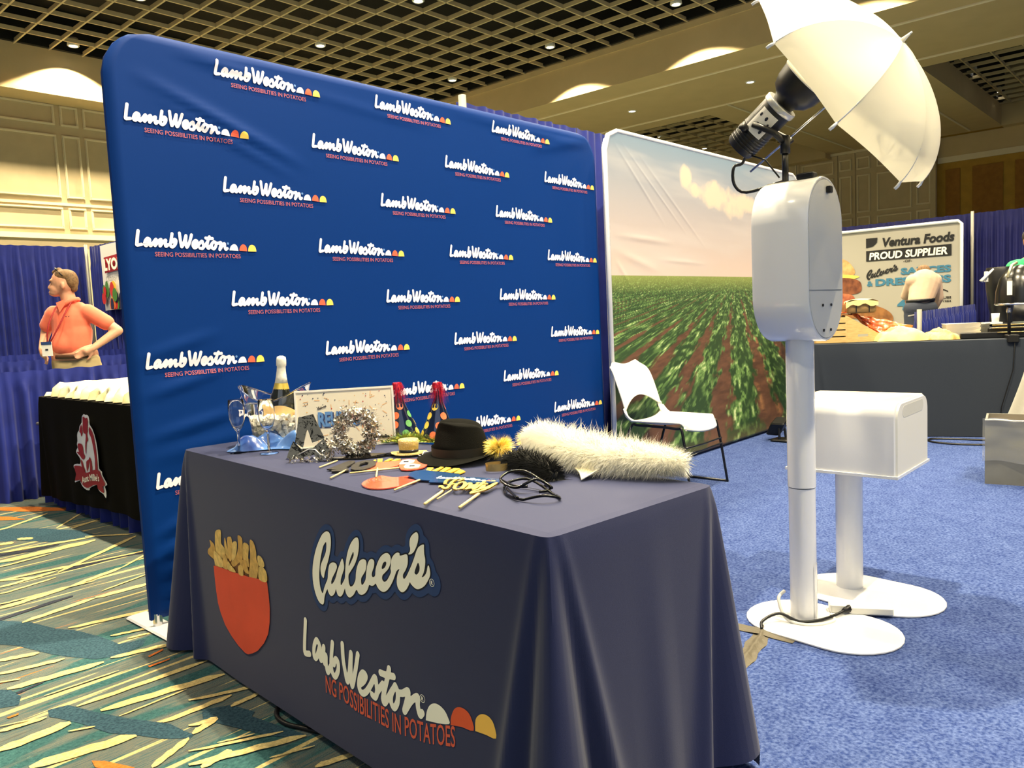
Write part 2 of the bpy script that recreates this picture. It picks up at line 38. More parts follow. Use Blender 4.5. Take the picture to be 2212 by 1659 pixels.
'cream':[[[1.3357,5.5002],[1.415,5.5264],[1.4621,5.563],[1.5086,5.5941],[1.5557,5.6246],[1.6066,5.6649],[1.6541,5.6908],[1.7032,5.7191],[1.7,5.7045],[1.642,5.6472],[1.594,5.6185],[1.5443,5.5816],[1.4974,5.5508],[1.4512,5.5198],[1.4051,5.4859],[1.3325,5.4833]],[[1.5913,5.2168],[1.6279,5.2669],[1.6609,5.3045],[1.6975,5.3514],[1.7304,5.3861],[1.7693,5.4371],[1.804,5.4744],[1.8383,5.5095],[1.8355,5.4981],[1.7921,5.4369],[1.7569,5.3975],[1.7194,5.3505],[1.6858,5.3134],[1.6504,5.2694],[1.6174,5.2313],[1.5881,5.2035]],[[1.648,5.1318],[1.6745,5.1475],[1.7025,5.167],[1.7255,5.1713],[1.753,5.1876],[1.7786,5.198],[1.8042,5.2075],[1.8275,5.2104],[1.8242,5.1978],[1.7912,5.1683],[1.7656,5.1582],[1.74,5.1476],[1.7135,5.1335],[1.6897,5.1265],[1.663,5.1107],[1.6439,5.1162]],[[1.237,5.1229],[1.2784,5.1168],[1.2899,5.1236],[1.2951,5.1075],[1.3064,5.1132],[1.3131,5.1023],[1.322,5.0996],[1.3258,5.0784],[1.323,5.0619],[1.3084,5.0443],[1.2997,5.0477],[1.2923,5.0559],[1.2823,5.0543],[1.2758,5.0656],[1.2657,5.0634],[1.233,5.1009]],[[1.3632,5.1496],[1.3753,5.1507],[1.388,5.1538],[1.394,5.1335],[1.4065,5.1354],[1.414,5.1205],[1.424,5.1138],[1.4283,5.0883],[1.4251,5.0715],[1.4089,5.0573],[1.3993,5.0646],[1.3911,5.0767],[1.3799,5.079],[1.3726,5.0943],[1.3614,5.0958],[1.3585,5.127]],[[1.1827,4.9153],[1.2728,4.8939],[1.3357,4.8864],[1.3952,4.8637],[1.4596,4.8533],[1.5226,4.8349],[1.587,4.8176],[1.6494,4.7916],[1.6465,4.7799],[1.5754,4.7805],[1.5114,4.7975],[1.4486,4.8151],[1.3855,4.8279],[1.3256,4.8478],[1.2641,4.8587],[1.18,4.9004]],[[1.131,4.7175],[1.2259,4.7231],[1.2908,4.7259],[1.3585,4.7329],[1.4224,4.7227],[1.4969,4.7398],[1.5621,4.7247],[1.6292,4.7113],[1.623,4.6864],[1.5382,4.6486],[1.472,4.6577],[1.4011,4.6481],[1.337,4.6543],[1.2712,4.6506],[1.2077,4.6492],[1.1257,4.6877]],[[1.0314,4.3367],[1.0807,4.3204],[1.1018,4.3038],[1.1226,4.2863],[1.145,4.274],[1.165,4.253],[1.1881,4.2423],[1.2053,4.2124],[1.2044,4.2061],[1.181,4.2158],[1.1587,4.2286],[1.1383,4.2475],[1.1164,4.2612],[1.0955,4.278],[1.0745,4.2943],[1.03,4.3278]],[[1.0009,4.2205],[1.0643,4.2275],[1.0992,4.2295],[1.1379,4.2426],[1.1733,4.2423],[1.2134,4.2556],[1.2508,4.2581],[1.2866,4.2543],[1.2848,4.2445],[1.2413,4.2242],[1.2038,4.2202],[1.1649,4.2098],[1.129,4.2076],[1.0914,4.1974],[1.0563,4.1939],[0.999,4.2083]],[[1.2768,4.2241],[1.3502,4.2914],[1.4159,4.3291],[1.4916,4.389],[1.5634,4.4317],[1.644,4.4914],[1.7256,4.5466],[1.8012,4.5807],[1.7973,4.5659],[1.7053,4.4906],[1.6249,4.4367],[1.5465,4.3812],[1.4745,4.3364],[1.4015,4.2825],[1.3354,4.2422],[1.2733,4.208]],[[0.9714,4.1075],[1.0295,4.1049],[1.0649,4.1157],[1.0985,4.1182],[1.1348,4.1277],[1.1704,4.1333],[1.2067,4.1394],[1.2422,4.141],[1.2409,4.1341],[1.2008,4.1179],[1.1646,4.1117],[1.1291,4.1058],[1.0934,4.0977],[1.0595,4.0938],[1.0248,4.0849],[0.97,4.099]],[[0.9134,3.8859],[0.9827,3.9051],[1.0218,3.904],[1.0675,3.9225],[1.1088,3.9235],[1.1548,3.9371],[1.2005,3.9464],[1.2394,3.9332],[1.2372,3.9203],[1.186,3.896],[1.141,3.8873],[1.0962,3.8763],[1.0546,3.8725],[1.0108,3.8587],[0.9711,3.8564],[0.9111,3.8698]],[[1.2412,3.9384],[1.2799,3.9592],[1.3189,3.9787],[1.353,3.9828],[1.394,4.0043],[1.4301,4.0107],[1.471,4.0279],[1.5049,4.0258],[1.5017,4.0129],[1.4557,3.9839],[1.416,3.9687],[1.3794,3.9601],[1.3401,3.9426],[1.3053,3.9355],[1.2678,3.9194],[1.2376,3.9226]],[[1.5054,4.027],[1.5308,4.048],[1.5575,4.0715],[1.5812,4.0869],[1.607,4.1069],[1.6336,4.1279],[1.6582,4.1435],[1.6826,4.1583],[1.6798,4.1485],[1.6473,4.1148],[1.6223,4.0979],[1.5963,4.0779],[1.5708,4.0587],[1.5469,4.0423],[1.5212,4.0212],[1.5019,4.0153]],[[0.9419,3.605],[0.9879,3.6315],[1.0269,3.6314],[1.0712,3.6457],[1.1131,3.6498],[1.1575,3.6585],[1.2037,3.6699],[1.2424,3.6578],[1.2407,3.6479],[1.1911,3.6291],[1.1458,3.6195],[1.1021,3.6115],[1.0602,3.6063],[1.0173,3.5951],[0.9779,3.5925],[0.9399,3.5924]],[[1.2461,3.6677],[1.2797,3.6704],[1.3151,3.6766],[1.3461,3.6698],[1.3802,3.6702],[1.4149,3.6706],[1.447,3.6637],[1.4786,3.6547],[1.4748,3.641],[1.432,3.6232],[1.3994,3.6282],[1.3656,3.6288],[1.3321,3.6295],[1.3008,3.6343],[1.267,3.6315],[1.2417,3.6507]],[[1.0367,3.3749],[1.0781,3.3675],[1.1211,3.3627],[1.1612,3.3479],[1.2041,3.3386],[1.2474,3.3287],[1.2894,3.3138],[1.3312,3.2969],[1.3285,3.2868],[1.2787,3.2842],[1.2365,3.2977],[1.1938,3.3082],[1.1516,3.3182],[1.1113,3.3315],[1.0695,3.3388],[1.0339,3.3623]],[[1.1086,3.1423],[1.1286,3.1385],[1.1493,3.1359],[1.1668,3.125],[1.1874,3.1214],[1.2061,3.1127],[1.2256,3.1058],[1.2429,3.0933],[1.2413,3.0869],[1.2182,3.0856],[1.1988,3.0925],[1.18,3.1005],[1.16,3.1054],[1.142,3.1147],[1.1221,3.119],[1.1065,3.134]],[[1.1376,3.0572],[1.1496,3.0603],[1.16,3.0593],[1.169,3.0546],[1.1803,3.0556],[1.1889,3.05],[1.2003,3.0506],[1.2071,3.0406],[1.2061,3.0361],[1.194,3.0337],[1.1833,3.0342],[1.1741,3.0385],[1.1634,3.0389],[1.1541,3.0426],[1.1439,3.0441],[1.1361,3.0512]],[[1.0262,2.9279],[1.0566,2.9266],[1.0841,2.9166],[1.1137,2.9111],[1.1399,2.8966],[1.1713,2.8935],[1.1978,2.8784],[1.2242,2.8625],[1.2218,2.8532],[1.1868,2.8497],[1.1596,2.8625],[1.1296,2.8681],[1.1028,2.8805],[1.0741,2.8875],[1.0468,2.8972],[1.0233,2.916]],[[0.7494,3.2588],[0.7852,3.2474],[0.8029,3.2469],[0.817,3.2336],[0.835,3.2332],[0.8499,3.2222],[0.8668,3.2173],[0.8799,3.2],[0.8785,3.19],[0.8585,3.1844],[0.842,3.19],[0.8268,3.1993],[0.8097,3.2022],[0.795,3.2128],[0.7782,3.2157],[0.7475,3.2457]],[[0.7146,3.126],[0.7594,3.1123],[0.7863,3.107],[0.813,3.1001],[0.8391,3.0897],[0.8678,3.0869],[0.8934,3.0736],[0.9197,3.0615],[0.9182,3.0524],[0.8864,3.0471],[0.8602,3.0582],[0.8324,3.063],[0.8063,3.0723],[0.7798,3.0795],[0.7534,3.0857],[0.713,3.1146]],[[0.7103,2.9607],[0.7507,2.9601],[0.7927,2.9615],[0.8306,2.947],[0.8738,2.9469],[0.9145,2.9362],[0.9574,2.9297],[0.9967,2.9113],[0.9943,2.8985],[0.9453,2.8898],[0.9031,2.8968],[0.8626,2.9062],[0.8208,2.9093],[0.7825,2.9208],[0.7421,2.9229],[0.708,2.9449]],[[0.81,2.6301],[0.8687,2.6398],[0.9228,2.632],[0.9829,2.6346],[1.0409,2.6276],[1.1038,2.6272],[1.1678,2.6243],[1.2276,2.6088],[1.2257,2.6011],[1.1561,2.5961],[1.093,2.5994],[1.0313,2.6012],[0.9733,2.6069],[0.9148,2.6068],[0.8605,2.6128],[0.8085,2.6209]],[[0.8471,2.5405],[0.9004,2.5423],[0.9514,2.5342],[1.0002,2.5176],[1.0559,2.5138],[1.1059,2.4942],[1.1643,2.4893],[1.211,2.4584],[1.2081,2.4472],[1.1467,2.4485],[1.0906,2.4566],[1.0401,2.4732],[0.9867,2.4804],[0.9378,2.495],[0.8881,2.5045],[0.8443,2.5263]],[[0.9349,2.3082],[0.9665,2.3121],[0.9964,2.3113],[1.0276,2.3119],[1.0565,2.3068],[1.0905,2.3106],[1.1196,2.3039],[1.1496,2.2977],[1.147,2.2889],[1.1083,2.2783],[1.0785,2.2831],[1.046,2.2816],[1.0167,2.2853],[0.9863,2.2857],[0.9568,2.2869],[0.9321,2.2975]],[[0.5932,2.6621],[0.6251,2.6514],[0.6428,2.6523],[0.6589,2.6472],[0.6761,2.6452],[0.6936,2.6436],[0.7101,2.6381],[0.7265,2.6319],[0.7256,2.625],[0.7053,2.6185],[0.6886,2.6229],[0.6714,2.6251],[0.6545,2.6274],[0.6381,2.6316],[0.621,2.6323],[0.5922,2.6535]],[[0.5607,2.5376],[0.6059,2.5507],[0.6295,2.5439],[0.6574,2.5506],[0.6836,2.5497],[0.7102,2.5489],[0.7397,2.5558],[0.7597,2.5326],[0.7588,2.5211],[0.7274,2.5094],[0.6991,2.5054],[0.6728,2.5057],[0.6469,2.5062],[0.6202,2.5022],[0.5962,2.5061],[0.5594,2.5228]],[[0.5983,2.3629],[0.6391,2.3742],[0.6736,2.3622],[0.7091,2.3516],[0.7477,2.3472],[0.7821,2.3294],[0.8239,2.3291],[0.8522,2.2931],[0.8506,2.2807],[0.808,2.2801],[0.7686,2.2847],[0.7337,2.2994],[0.6968,2.3062],[0.6617,2.3165],[0.6276,2.3276],[0.5966,2.3467]],[[0.9584,2.1692],[0.9784,2.1879],[0.9881,2.1851],[1.0033,2.1935],[1.0148,2.1941],[1.0279,2.1977],[1.0424,2.2038],[1.0474,2.1912],[1.0457,2.1828],[1.0284,2.1714],[1.0147,2.1666],[1.0018,2.1633],[0.99,2.1617],[0.976,2.1556],[0.9653,2.156],[0.9557,2.1584]],[[0.8089,2.0926],[0.8312,2.1109],[0.8482,2.1165],[0.8692,2.1306],[0.8851,2.1328],[0.9076,2.1487],[0.9247,2.1524],[0.9404,2.1527],[0.9381,2.1418],[0.9117,2.1188],[0.8939,2.1133],[0.8732,2.1007],[0.8563,2.0961],[0.8367,2.0847],[0.8195,2.0782],[0.806,2.0796]],[[0.8904,1.9816],[0.9106,1.9975],[0.9206,1.9928],[0.937,2.0003],[0.9481,1.9972],[0.9629,2.0012],[0.9768,2.0031],[0.9831,1.9906],[0.9814,1.9819],[0.9628,1.9714],[0.9492,1.9698],[0.9352,1.967],[0.9234,1.9684],[0.9085,1.9635],[0.8974,1.9658],[0.8876,1.9705]],[[1.0314,4.337],[1.1015,4.3323],[1.1434,4.326],[1.1856,4.3185],[1.2302,4.317],[1.2724,4.3055],[1.3191,4.3058],[1.3589,4.2836],[1.3575,4.2762],[1.31,4.2748],[1.2645,4.2772],[1.2219,4.2865],[1.1782,4.2899],[1.1361,4.2968],[1.0944,4.303],[1.0299,4.3271]],[[1.0994,4.5967],[1.1635,4.6027],[1.1964,4.6025],[1.2328,4.6132],[1.2669,4.614],[1.3035,4.622],[1.3399,4.6272],[1.373,4.6207],[1.3718,4.6138],[1.3324,4.6],[1.2963,4.5949],[1.2601,4.5882],[1.2258,4.5857],[1.1902,4.5775],[1.157,4.5757],[1.0979,4.5877]],[[1.62,4.8374],[1.649,4.8157],[1.676,4.7883],[1.7035,4.7624],[1.7286,4.7299],[1.7577,4.7078],[1.782,4.6735],[1.8066,4.64],[1.804,4.6309],[1.7717,4.645],[1.7465,4.6766],[1.7185,4.701],[1.693,4.7316],[1.6659,4.7581],[1.6392,4.7857],[1.6167,4.825]],[[0.9291,3.946],[0.9725,3.9423],[0.9899,3.9376],[1.0096,3.9406],[1.0273,3.9362],[1.0468,3.9374],[1.0656,3.9358],[1.0823,3.9266],[1.0816,3.9215],[1.0606,3.9163],[1.0418,3.9177],[1.0227,3.9174],[1.0047,3.9205],[0.9855,3.9192],[0.9678,3.9225],[0.9281,3.9392]],[[1.2663,4.2863],[1.3276,4.2809],[1.3905,4.2764],[1.4513,4.262],[1.5167,4.2565],[1.5809,4.2441],[1.6475,4.2345],[1.7123,4.217],[1.7101,4.2095],[1.6385,4.21],[1.5723,4.22],[1.5082,4.2315],[1.4439,4.2389],[1.3828,4.2515],[1.3209,4.2581],[1.2642,4.2769]],[[1.0508,3.9345],[1.0918,3.9388],[1.1308,3.934],[1.1712,3.9315],[1.2122,3.9292],[1.253,3.924],[1.2961,3.9237],[1.3356,3.9117],[1.335,3.908],[1.2911,3.9078],[1.2486,3.9094],[1.2077,3.9138],[1.167,3.9166],[1.1269,3.9194],[1.0878,3.9236],[1.0499,3.9296]],[[1.2973,3.7283],[1.3323,3.746],[1.3634,3.752],[1.3974,3.7644],[1.4303,3.7725],[1.4645,3.7826],[1.4997,3.7941],[1.5311,3.7953],[1.5301,3.7909],[1.493,3.7761],[1.4582,3.7654],[1.4242,3.7556],[1.3913,3.747],[1.3579,3.7359],[1.3265,3.7287],[1.2959,3.7227]],[[0.6932,3.044],[0.7183,3.0315],[0.7258,3.0275],[0.7335,3.0241],[0.7405,3.0182],[0.7487,3.0162],[0.7555,3.0096],[0.7625,3.0033],[0.762,2.9997],[0.753,2.9986],[0.7459,3.0043],[0.738,3.0071],[0.7309,3.0123],[0.7233,3.0161],[0.7158,3.0201],[0.6925,3.0393]],[[0.7702,2.7942],[0.8016,2.7944],[0.8339,2.7953],[0.8658,2.7933],[0.8988,2.7927],[0.9325,2.7925],[0.966,2.7901],[1.0,2.7873],[0.9993,2.7837],[0.9627,2.7797],[0.9291,2.7816],[0.8957,2.7822],[0.8629,2.783],[0.831,2.7847],[0.799,2.7846],[0.7694,2.7898]],[[0.8669,2.4499],[0.8961,2.4515],[0.9261,2.4537],[0.9552,2.4525],[0.9862,2.4542],[1.0168,2.4541],[1.0483,2.4544],[1.0794,2.4526],[1.0786,2.4497],[1.0449,2.4456],[1.0135,2.4453],[0.9828,2.4453],[0.9523,2.4441],[0.923,2.4447],[0.8934,2.4433],[0.8661,2.4464]],[[0.6014,2.6931],[0.627,2.6804],[0.6375,2.6769],[0.6475,2.6713],[0.6582,2.6683],[0.6682,2.6627],[0.6789,2.6592],[0.6886,2.6519],[0.6884,2.65],[0.6773,2.6522],[0.6667,2.6561],[0.6566,2.6612],[0.646,2.6648],[0.6359,2.6699],[0.6256,2.6737],[0.6011,2.6905]],[[0.735,2.4802],[0.7443,2.4766],[0.7539,2.4737],[0.762,2.4667],[0.7715,2.4632],[0.7801,2.4574],[0.789,2.4522],[0.797,2.4446],[0.7965,2.4412],[0.786,2.4421],[0.7772,2.4472],[0.7684,2.4527],[0.7593,2.4568],[0.7509,2.463],[0.7416,2.4667],[0.7343,2.4759]],[[1.0471,2.3754],[1.0903,2.3581],[1.1165,2.3452],[1.1445,2.3351],[1.1698,2.3193],[1.1992,2.3105],[1.2248,2.2943],[1.2503,2.2775],[1.2484,2.2716],[1.216,2.2763],[1.1899,2.2911],[1.1616,2.3014],[1.1358,2.3158],[1.1085,2.3268],[1.0824,2.3394],[1.0448,2.3677]],[[1.1084,2.2276],[1.1278,2.2385],[1.1404,2.2365],[1.1548,2.2377],[1.1697,2.2396],[1.1823,2.2371],[1.1991,2.2418],[1.2064,2.23],[1.205,2.2242],[1.1877,2.2187],[1.172,2.2158],[1.1589,2.2171],[1.1445,2.2159],[1.1304,2.2151],[1.1175,2.2161],[1.1062,2.2199]],[[0.9728,2.2213],[0.9971,2.2137],[1.0065,2.2126],[1.016,2.2119],[1.0238,2.2074],[1.0348,2.2093],[1.0419,2.2035],[1.0493,2.1983],[1.0476,2.1917],[1.0337,2.1844],[1.0259,2.1887],[1.0158,2.1883],[1.0076,2.1917],[0.9983,2.1929],[0.9892,2.1943],[0.9704,2.2129]],[[0.8754,2.0191],[0.9279,2.0018],[0.9667,1.9886],[1.0019,1.9675],[1.0435,1.9563],[1.0794,1.9341],[1.1215,1.9209],[1.1542,1.8919],[1.1517,1.8837],[1.1066,1.8929],[1.0662,1.9078],[1.0296,1.9278],[0.9899,1.9413],[0.9542,1.9605],[0.9167,1.9749],[0.8727,2.0083]],[[0.9066,2.0838],[0.9488,2.0609],[0.9785,2.0466],[1.0077,2.0306],[1.0369,2.0137],[1.0678,1.9994],[1.0966,1.9806],[1.126,1.9623],[1.1245,1.9578],[1.0905,1.9683],[1.0613,1.986],[1.031,2.001],[1.0018,2.0175],[0.9728,2.0334],[0.9436,2.0483],[0.905,2.0782]],[[1.1862,1.9557],[1.1951,1.9617],[1.1982,1.9586],[1.205,1.9612],[1.2081,1.9582],[1.2142,1.9596],[1.2187,1.9586],[1.2197,1.9524],[1.2184,1.9482],[1.2104,1.9439],[1.2058,1.9447],[1.2003,1.944],[1.1965,1.946],[1.1905,1.9446],[1.1868,1.9466],[1.1841,1.9502]],[[1.0782,1.7351],[1.1016,1.7402],[1.116,1.7319],[1.1338,1.7281],[1.1508,1.723],[1.1662,1.7155],[1.1859,1.7135],[1.1943,1.6964],[1.1927,1.6907],[1.172,1.6914],[1.1537,1.6949],[1.1379,1.7015],[1.1212,1.7068],[1.1042,1.7112],[1.0891,1.7183],[1.0756,1.7275]],[[0.9767,2.059],[0.9901,2.0541],[1.0038,2.0496],[1.016,2.0422],[1.0297,2.0374],[1.0424,2.0306],[1.0556,2.0246],[1.0677,2.0165],[1.067,2.0141],[1.0522,2.0174],[1.039,2.0234],[1.0262,2.0298],[1.0128,2.0351],[1.0004,2.042],[0.9871,2.0471],[0.9758,2.0559]],[[1.0273,1.8696],[1.0442,1.8655],[1.0592,1.858],[1.0756,1.8526],[1.0904,1.8443],[1.1071,1.8391],[1.1223,1.8311],[1.1369,1.8221],[1.1362,1.8197],[1.1182,1.8235],[1.1028,1.8311],[1.0865,1.837],[1.0714,1.8446],[1.0554,1.8505],[1.0402,1.8577],[1.0262,1.8665]]],
'teal':[[[0.8667,3.754],[0.9617,3.5885],[1.0044,3.4083],[1.0482,3.3178],[1.0831,3.1569],[1.0965,3.0318],[1.1806,2.9937],[1.1447,2.9389],[1.0518,2.9186],[0.9866,2.9609],[0.9337,3.0695],[0.9031,3.1482],[0.8824,3.2265],[0.8503,3.3478],[0.7902,3.4577]],[[0.672,3.0003],[0.715,2.9421],[0.7221,2.8549],[0.6977,2.795],[0.6289,2.8334]],[[0.7439,2.6796],[0.7965,2.6625],[0.8331,2.5429],[0.8811,2.4112],[0.9442,2.2783],[0.951,2.2062],[0.9597,2.1565],[0.9432,2.1483],[0.8924,2.2078],[0.8578,2.2836],[0.8078,2.3726],[0.7785,2.4984],[0.7479,2.5887],[0.7319,2.6267]],[[1.3435,5.599],[1.5393,5.2887],[1.6565,5.0198],[1.6759,4.7385],[1.4587,4.8893],[1.3533,5.1148],[1.2398,5.1977]],[[1.0405,2.283],[1.1155,2.2349],[1.1377,2.136],[1.0715,2.0776],[1.052,2.2001]],[[1.0371,2.2672],[1.0995,2.2294],[1.1079,2.1726],[1.1371,2.0039],[1.157,1.8962],[1.1426,1.8891],[1.0891,1.9727],[1.0576,2.0817],[1.0177,2.2192]]],
'orange':[[[1.5236,6.2961],[1.7102,6.0428],[1.8494,5.7228],[1.7977,5.6938],[1.6158,5.9313],[1.5007,6.2074]],[[1.4416,5.9789],[1.5262,5.8255],[1.5542,5.6524],[1.4051,5.8375]],[[0.7181,2.2533],[0.7409,2.2207],[0.7776,2.1241],[0.7664,2.0865],[0.7112,2.2107]],[[1.0777,2.7393],[1.1548,2.7387],[1.1496,2.7273],[1.0765,2.7231]],[[1.1138,2.8236],[1.1774,2.8429],[1.1706,2.8276],[1.1138,2.8094]],[[0.6473,2.7311],[0.6794,2.731],[0.6758,2.7185],[0.6482,2.718]]],
'navy':[[[1.1578,4.8805],[1.3537,4.8263],[1.4721,4.7962],[1.4561,4.7736],[1.335,4.7643],[1.145,4.8308]],[[1.3059,4.2193],[1.4229,4.2834],[1.5058,4.2847],[1.7078,4.2275],[1.6881,4.1814],[1.4981,4.2201],[1.3788,4.204]],[[0.7185,2.9021],[0.8085,2.9169],[0.8021,2.9049],[0.7228,2.8827]],[[0.8608,3.7312],[1.1053,3.7818],[1.1945,3.7808],[1.1885,3.7634],[0.8521,3.6975]]],
}
sc=bpy.context.scene
# ---------------- camera, world, light, exposure ----------------
cam=bpy.data.cameras.new('camera'); camo=bpy.data.objects.new('camera',cam); sc.collection.objects.link(camo)
cam.sensor_width=36.0; cam.lens=1700/2212*36; cam.clip_start=.05; cam.clip_end=200
CR=(0.66767447,-0.7429778,-0.04684859); CU=(0.0952848,0.02287567,0.99518717); CF=(0.73833028,0.66892503,-0.08606799)
camo.matrix_world=Matrix(((CR[0],CU[0],-CF[0],0),(CR[1],CU[1],-CF[1],0),(CR[2],CU[2],-CF[2],1.15),(0,0,0,1)))
sc.camera=camo
vs=sc.view_settings; sc.display_settings.display_device='sRGB'
vs.view_transform='Standard'; vs.look='None'; vs.gamma=1.0; vs.use_curve_mapping=False; vs.exposure=0.0
w=bpy.data.worlds.new('world'); sc.world=w; w.use_nodes=True
w.node_tree.nodes['Background'].inputs[0].default_value=(.74,.84,1,1)
w.node_tree.nodes['Background'].inputs[1].default_value=WORLD_S if 'WORLD_S' in globals() else .17
SPOT_P=1800.0          # ceiling downlights
SPOT_C=(1.0,.85,.57)
# added cool fill area light behind the camera, brightens surfaces that face it
al=bpy.data.lights.new('front_fill_light','AREA'); al.shape='RECTANGLE'; al.size=10; al.size_y=8; al.energy=290; al.color=(.86,.92,1)
alo=bpy.data.objects.new('front_fill_light',al); sc.collection.objects.link(alo); alo.location=(-4.5,-4.0,6.5)
alo.rotation_euler=(Vector((3,2.5,0))-Vector((-4.5,-4,6.5))).to_track_quat('-Z','Y').to_euler()

# ---------------- helpers ----------------
def s2l(c): return c/12.92 if c<=.04045 else ((c+.055)/1.055)**2.4
def rgb(r,g,b): return (s2l(r/255),s2l(g/255),s2l(b/255),1)
MATS={}
def mat(name,c,rough=.6,metal=0,spec=.5,noise_s=0,noise_a=.0,bump=0,bump_s=60,trans=0,emit=None,es=0,sheen=0,coat=0,c2=None,stretch=None,ior=1.45,alpha=1):
    if name in MATS: return MATS[name]
    m=bpy.data.materials.new(name); m.use_nodes=True; nt=m.node_tree; b=nt.nodes['Principled BSDF']
    col=rgb(*c); b.inputs['Base Color'].default_value=col; b.inputs['Roughness'].default_value=rough; b.inputs['Metallic'].default_value=metal
    b.inputs['Specular IOR Level'].default_value=spec; b.inputs['Transmission Weight'].default_value=trans; b.inputs['IOR'].default_value=ior
    b.inputs['Sheen Weight'].default_value=sheen; b.inputs['Coat Weight'].default_value=coat; b.inputs['Alpha'].default_value=alpha
    if emit: b.inputs['Emission Color'].default_value=(*emit,1); b.inputs['Emission Strength'].default_value=es
    if noise_a or bump or c2:
        tc=nt.nodes.new('ShaderNodeTexCoord'); mp=nt.nodes.new('ShaderNodeMapping'); nt.links.new(tc.outputs['Object'],mp.inputs[0])
        if stretch: mp.inputs['Scale'].default_value=stretch
        if noise_a or c2:
            n=nt.nodes.new('ShaderNodeTexNoise'); n.inputs['Scale'].default_value=noise_s or 8; n.inputs['Detail'].default_value=5
            nt.links.new(mp.outputs[0],n.inputs['Vector'])
            r=nt.nodes.new('ShaderNodeValToRGB'); r.color_ramp.elements[0].position=.35; r.color_ramp.elements[1].position=.65
            if c2: a0,a1=col,rgb(*c2)
            else: a0=tuple(v*(1-noise_a) for v in col[:3])+(1,); a1=tuple(min(1,v*(1+noise_a)) for v in col[:3])+(1,)
            r.color_ramp.elements[0].color=a0; r.color_ramp.elements[1].color=a1
            nt.links.new(n.outputs[0],r.inputs[0]); nt.links.new(r.outputs[0],b.inputs['Base Color'])
        if bump:
            n2=nt.nodes.new('ShaderNodeTexNoise'); n2.inputs['Scale'].default_value=bump_s; n2.inputs['Detail'].default_value=4
            nt.links.new(mp.outputs[0],n2.inputs['Vector']); bp=nt.nodes.new('ShaderNodeBump'); bp.inputs['Strength'].default_value=bump; bp.inputs['Distance'].default_value=.01
            nt.links.new(n2.outputs[0],bp.inputs['Height']); nt.links.new(bp.outputs[0],b.inputs['Normal'])
    MATS[name]=m; return m
def V(*a): return Vector(a)
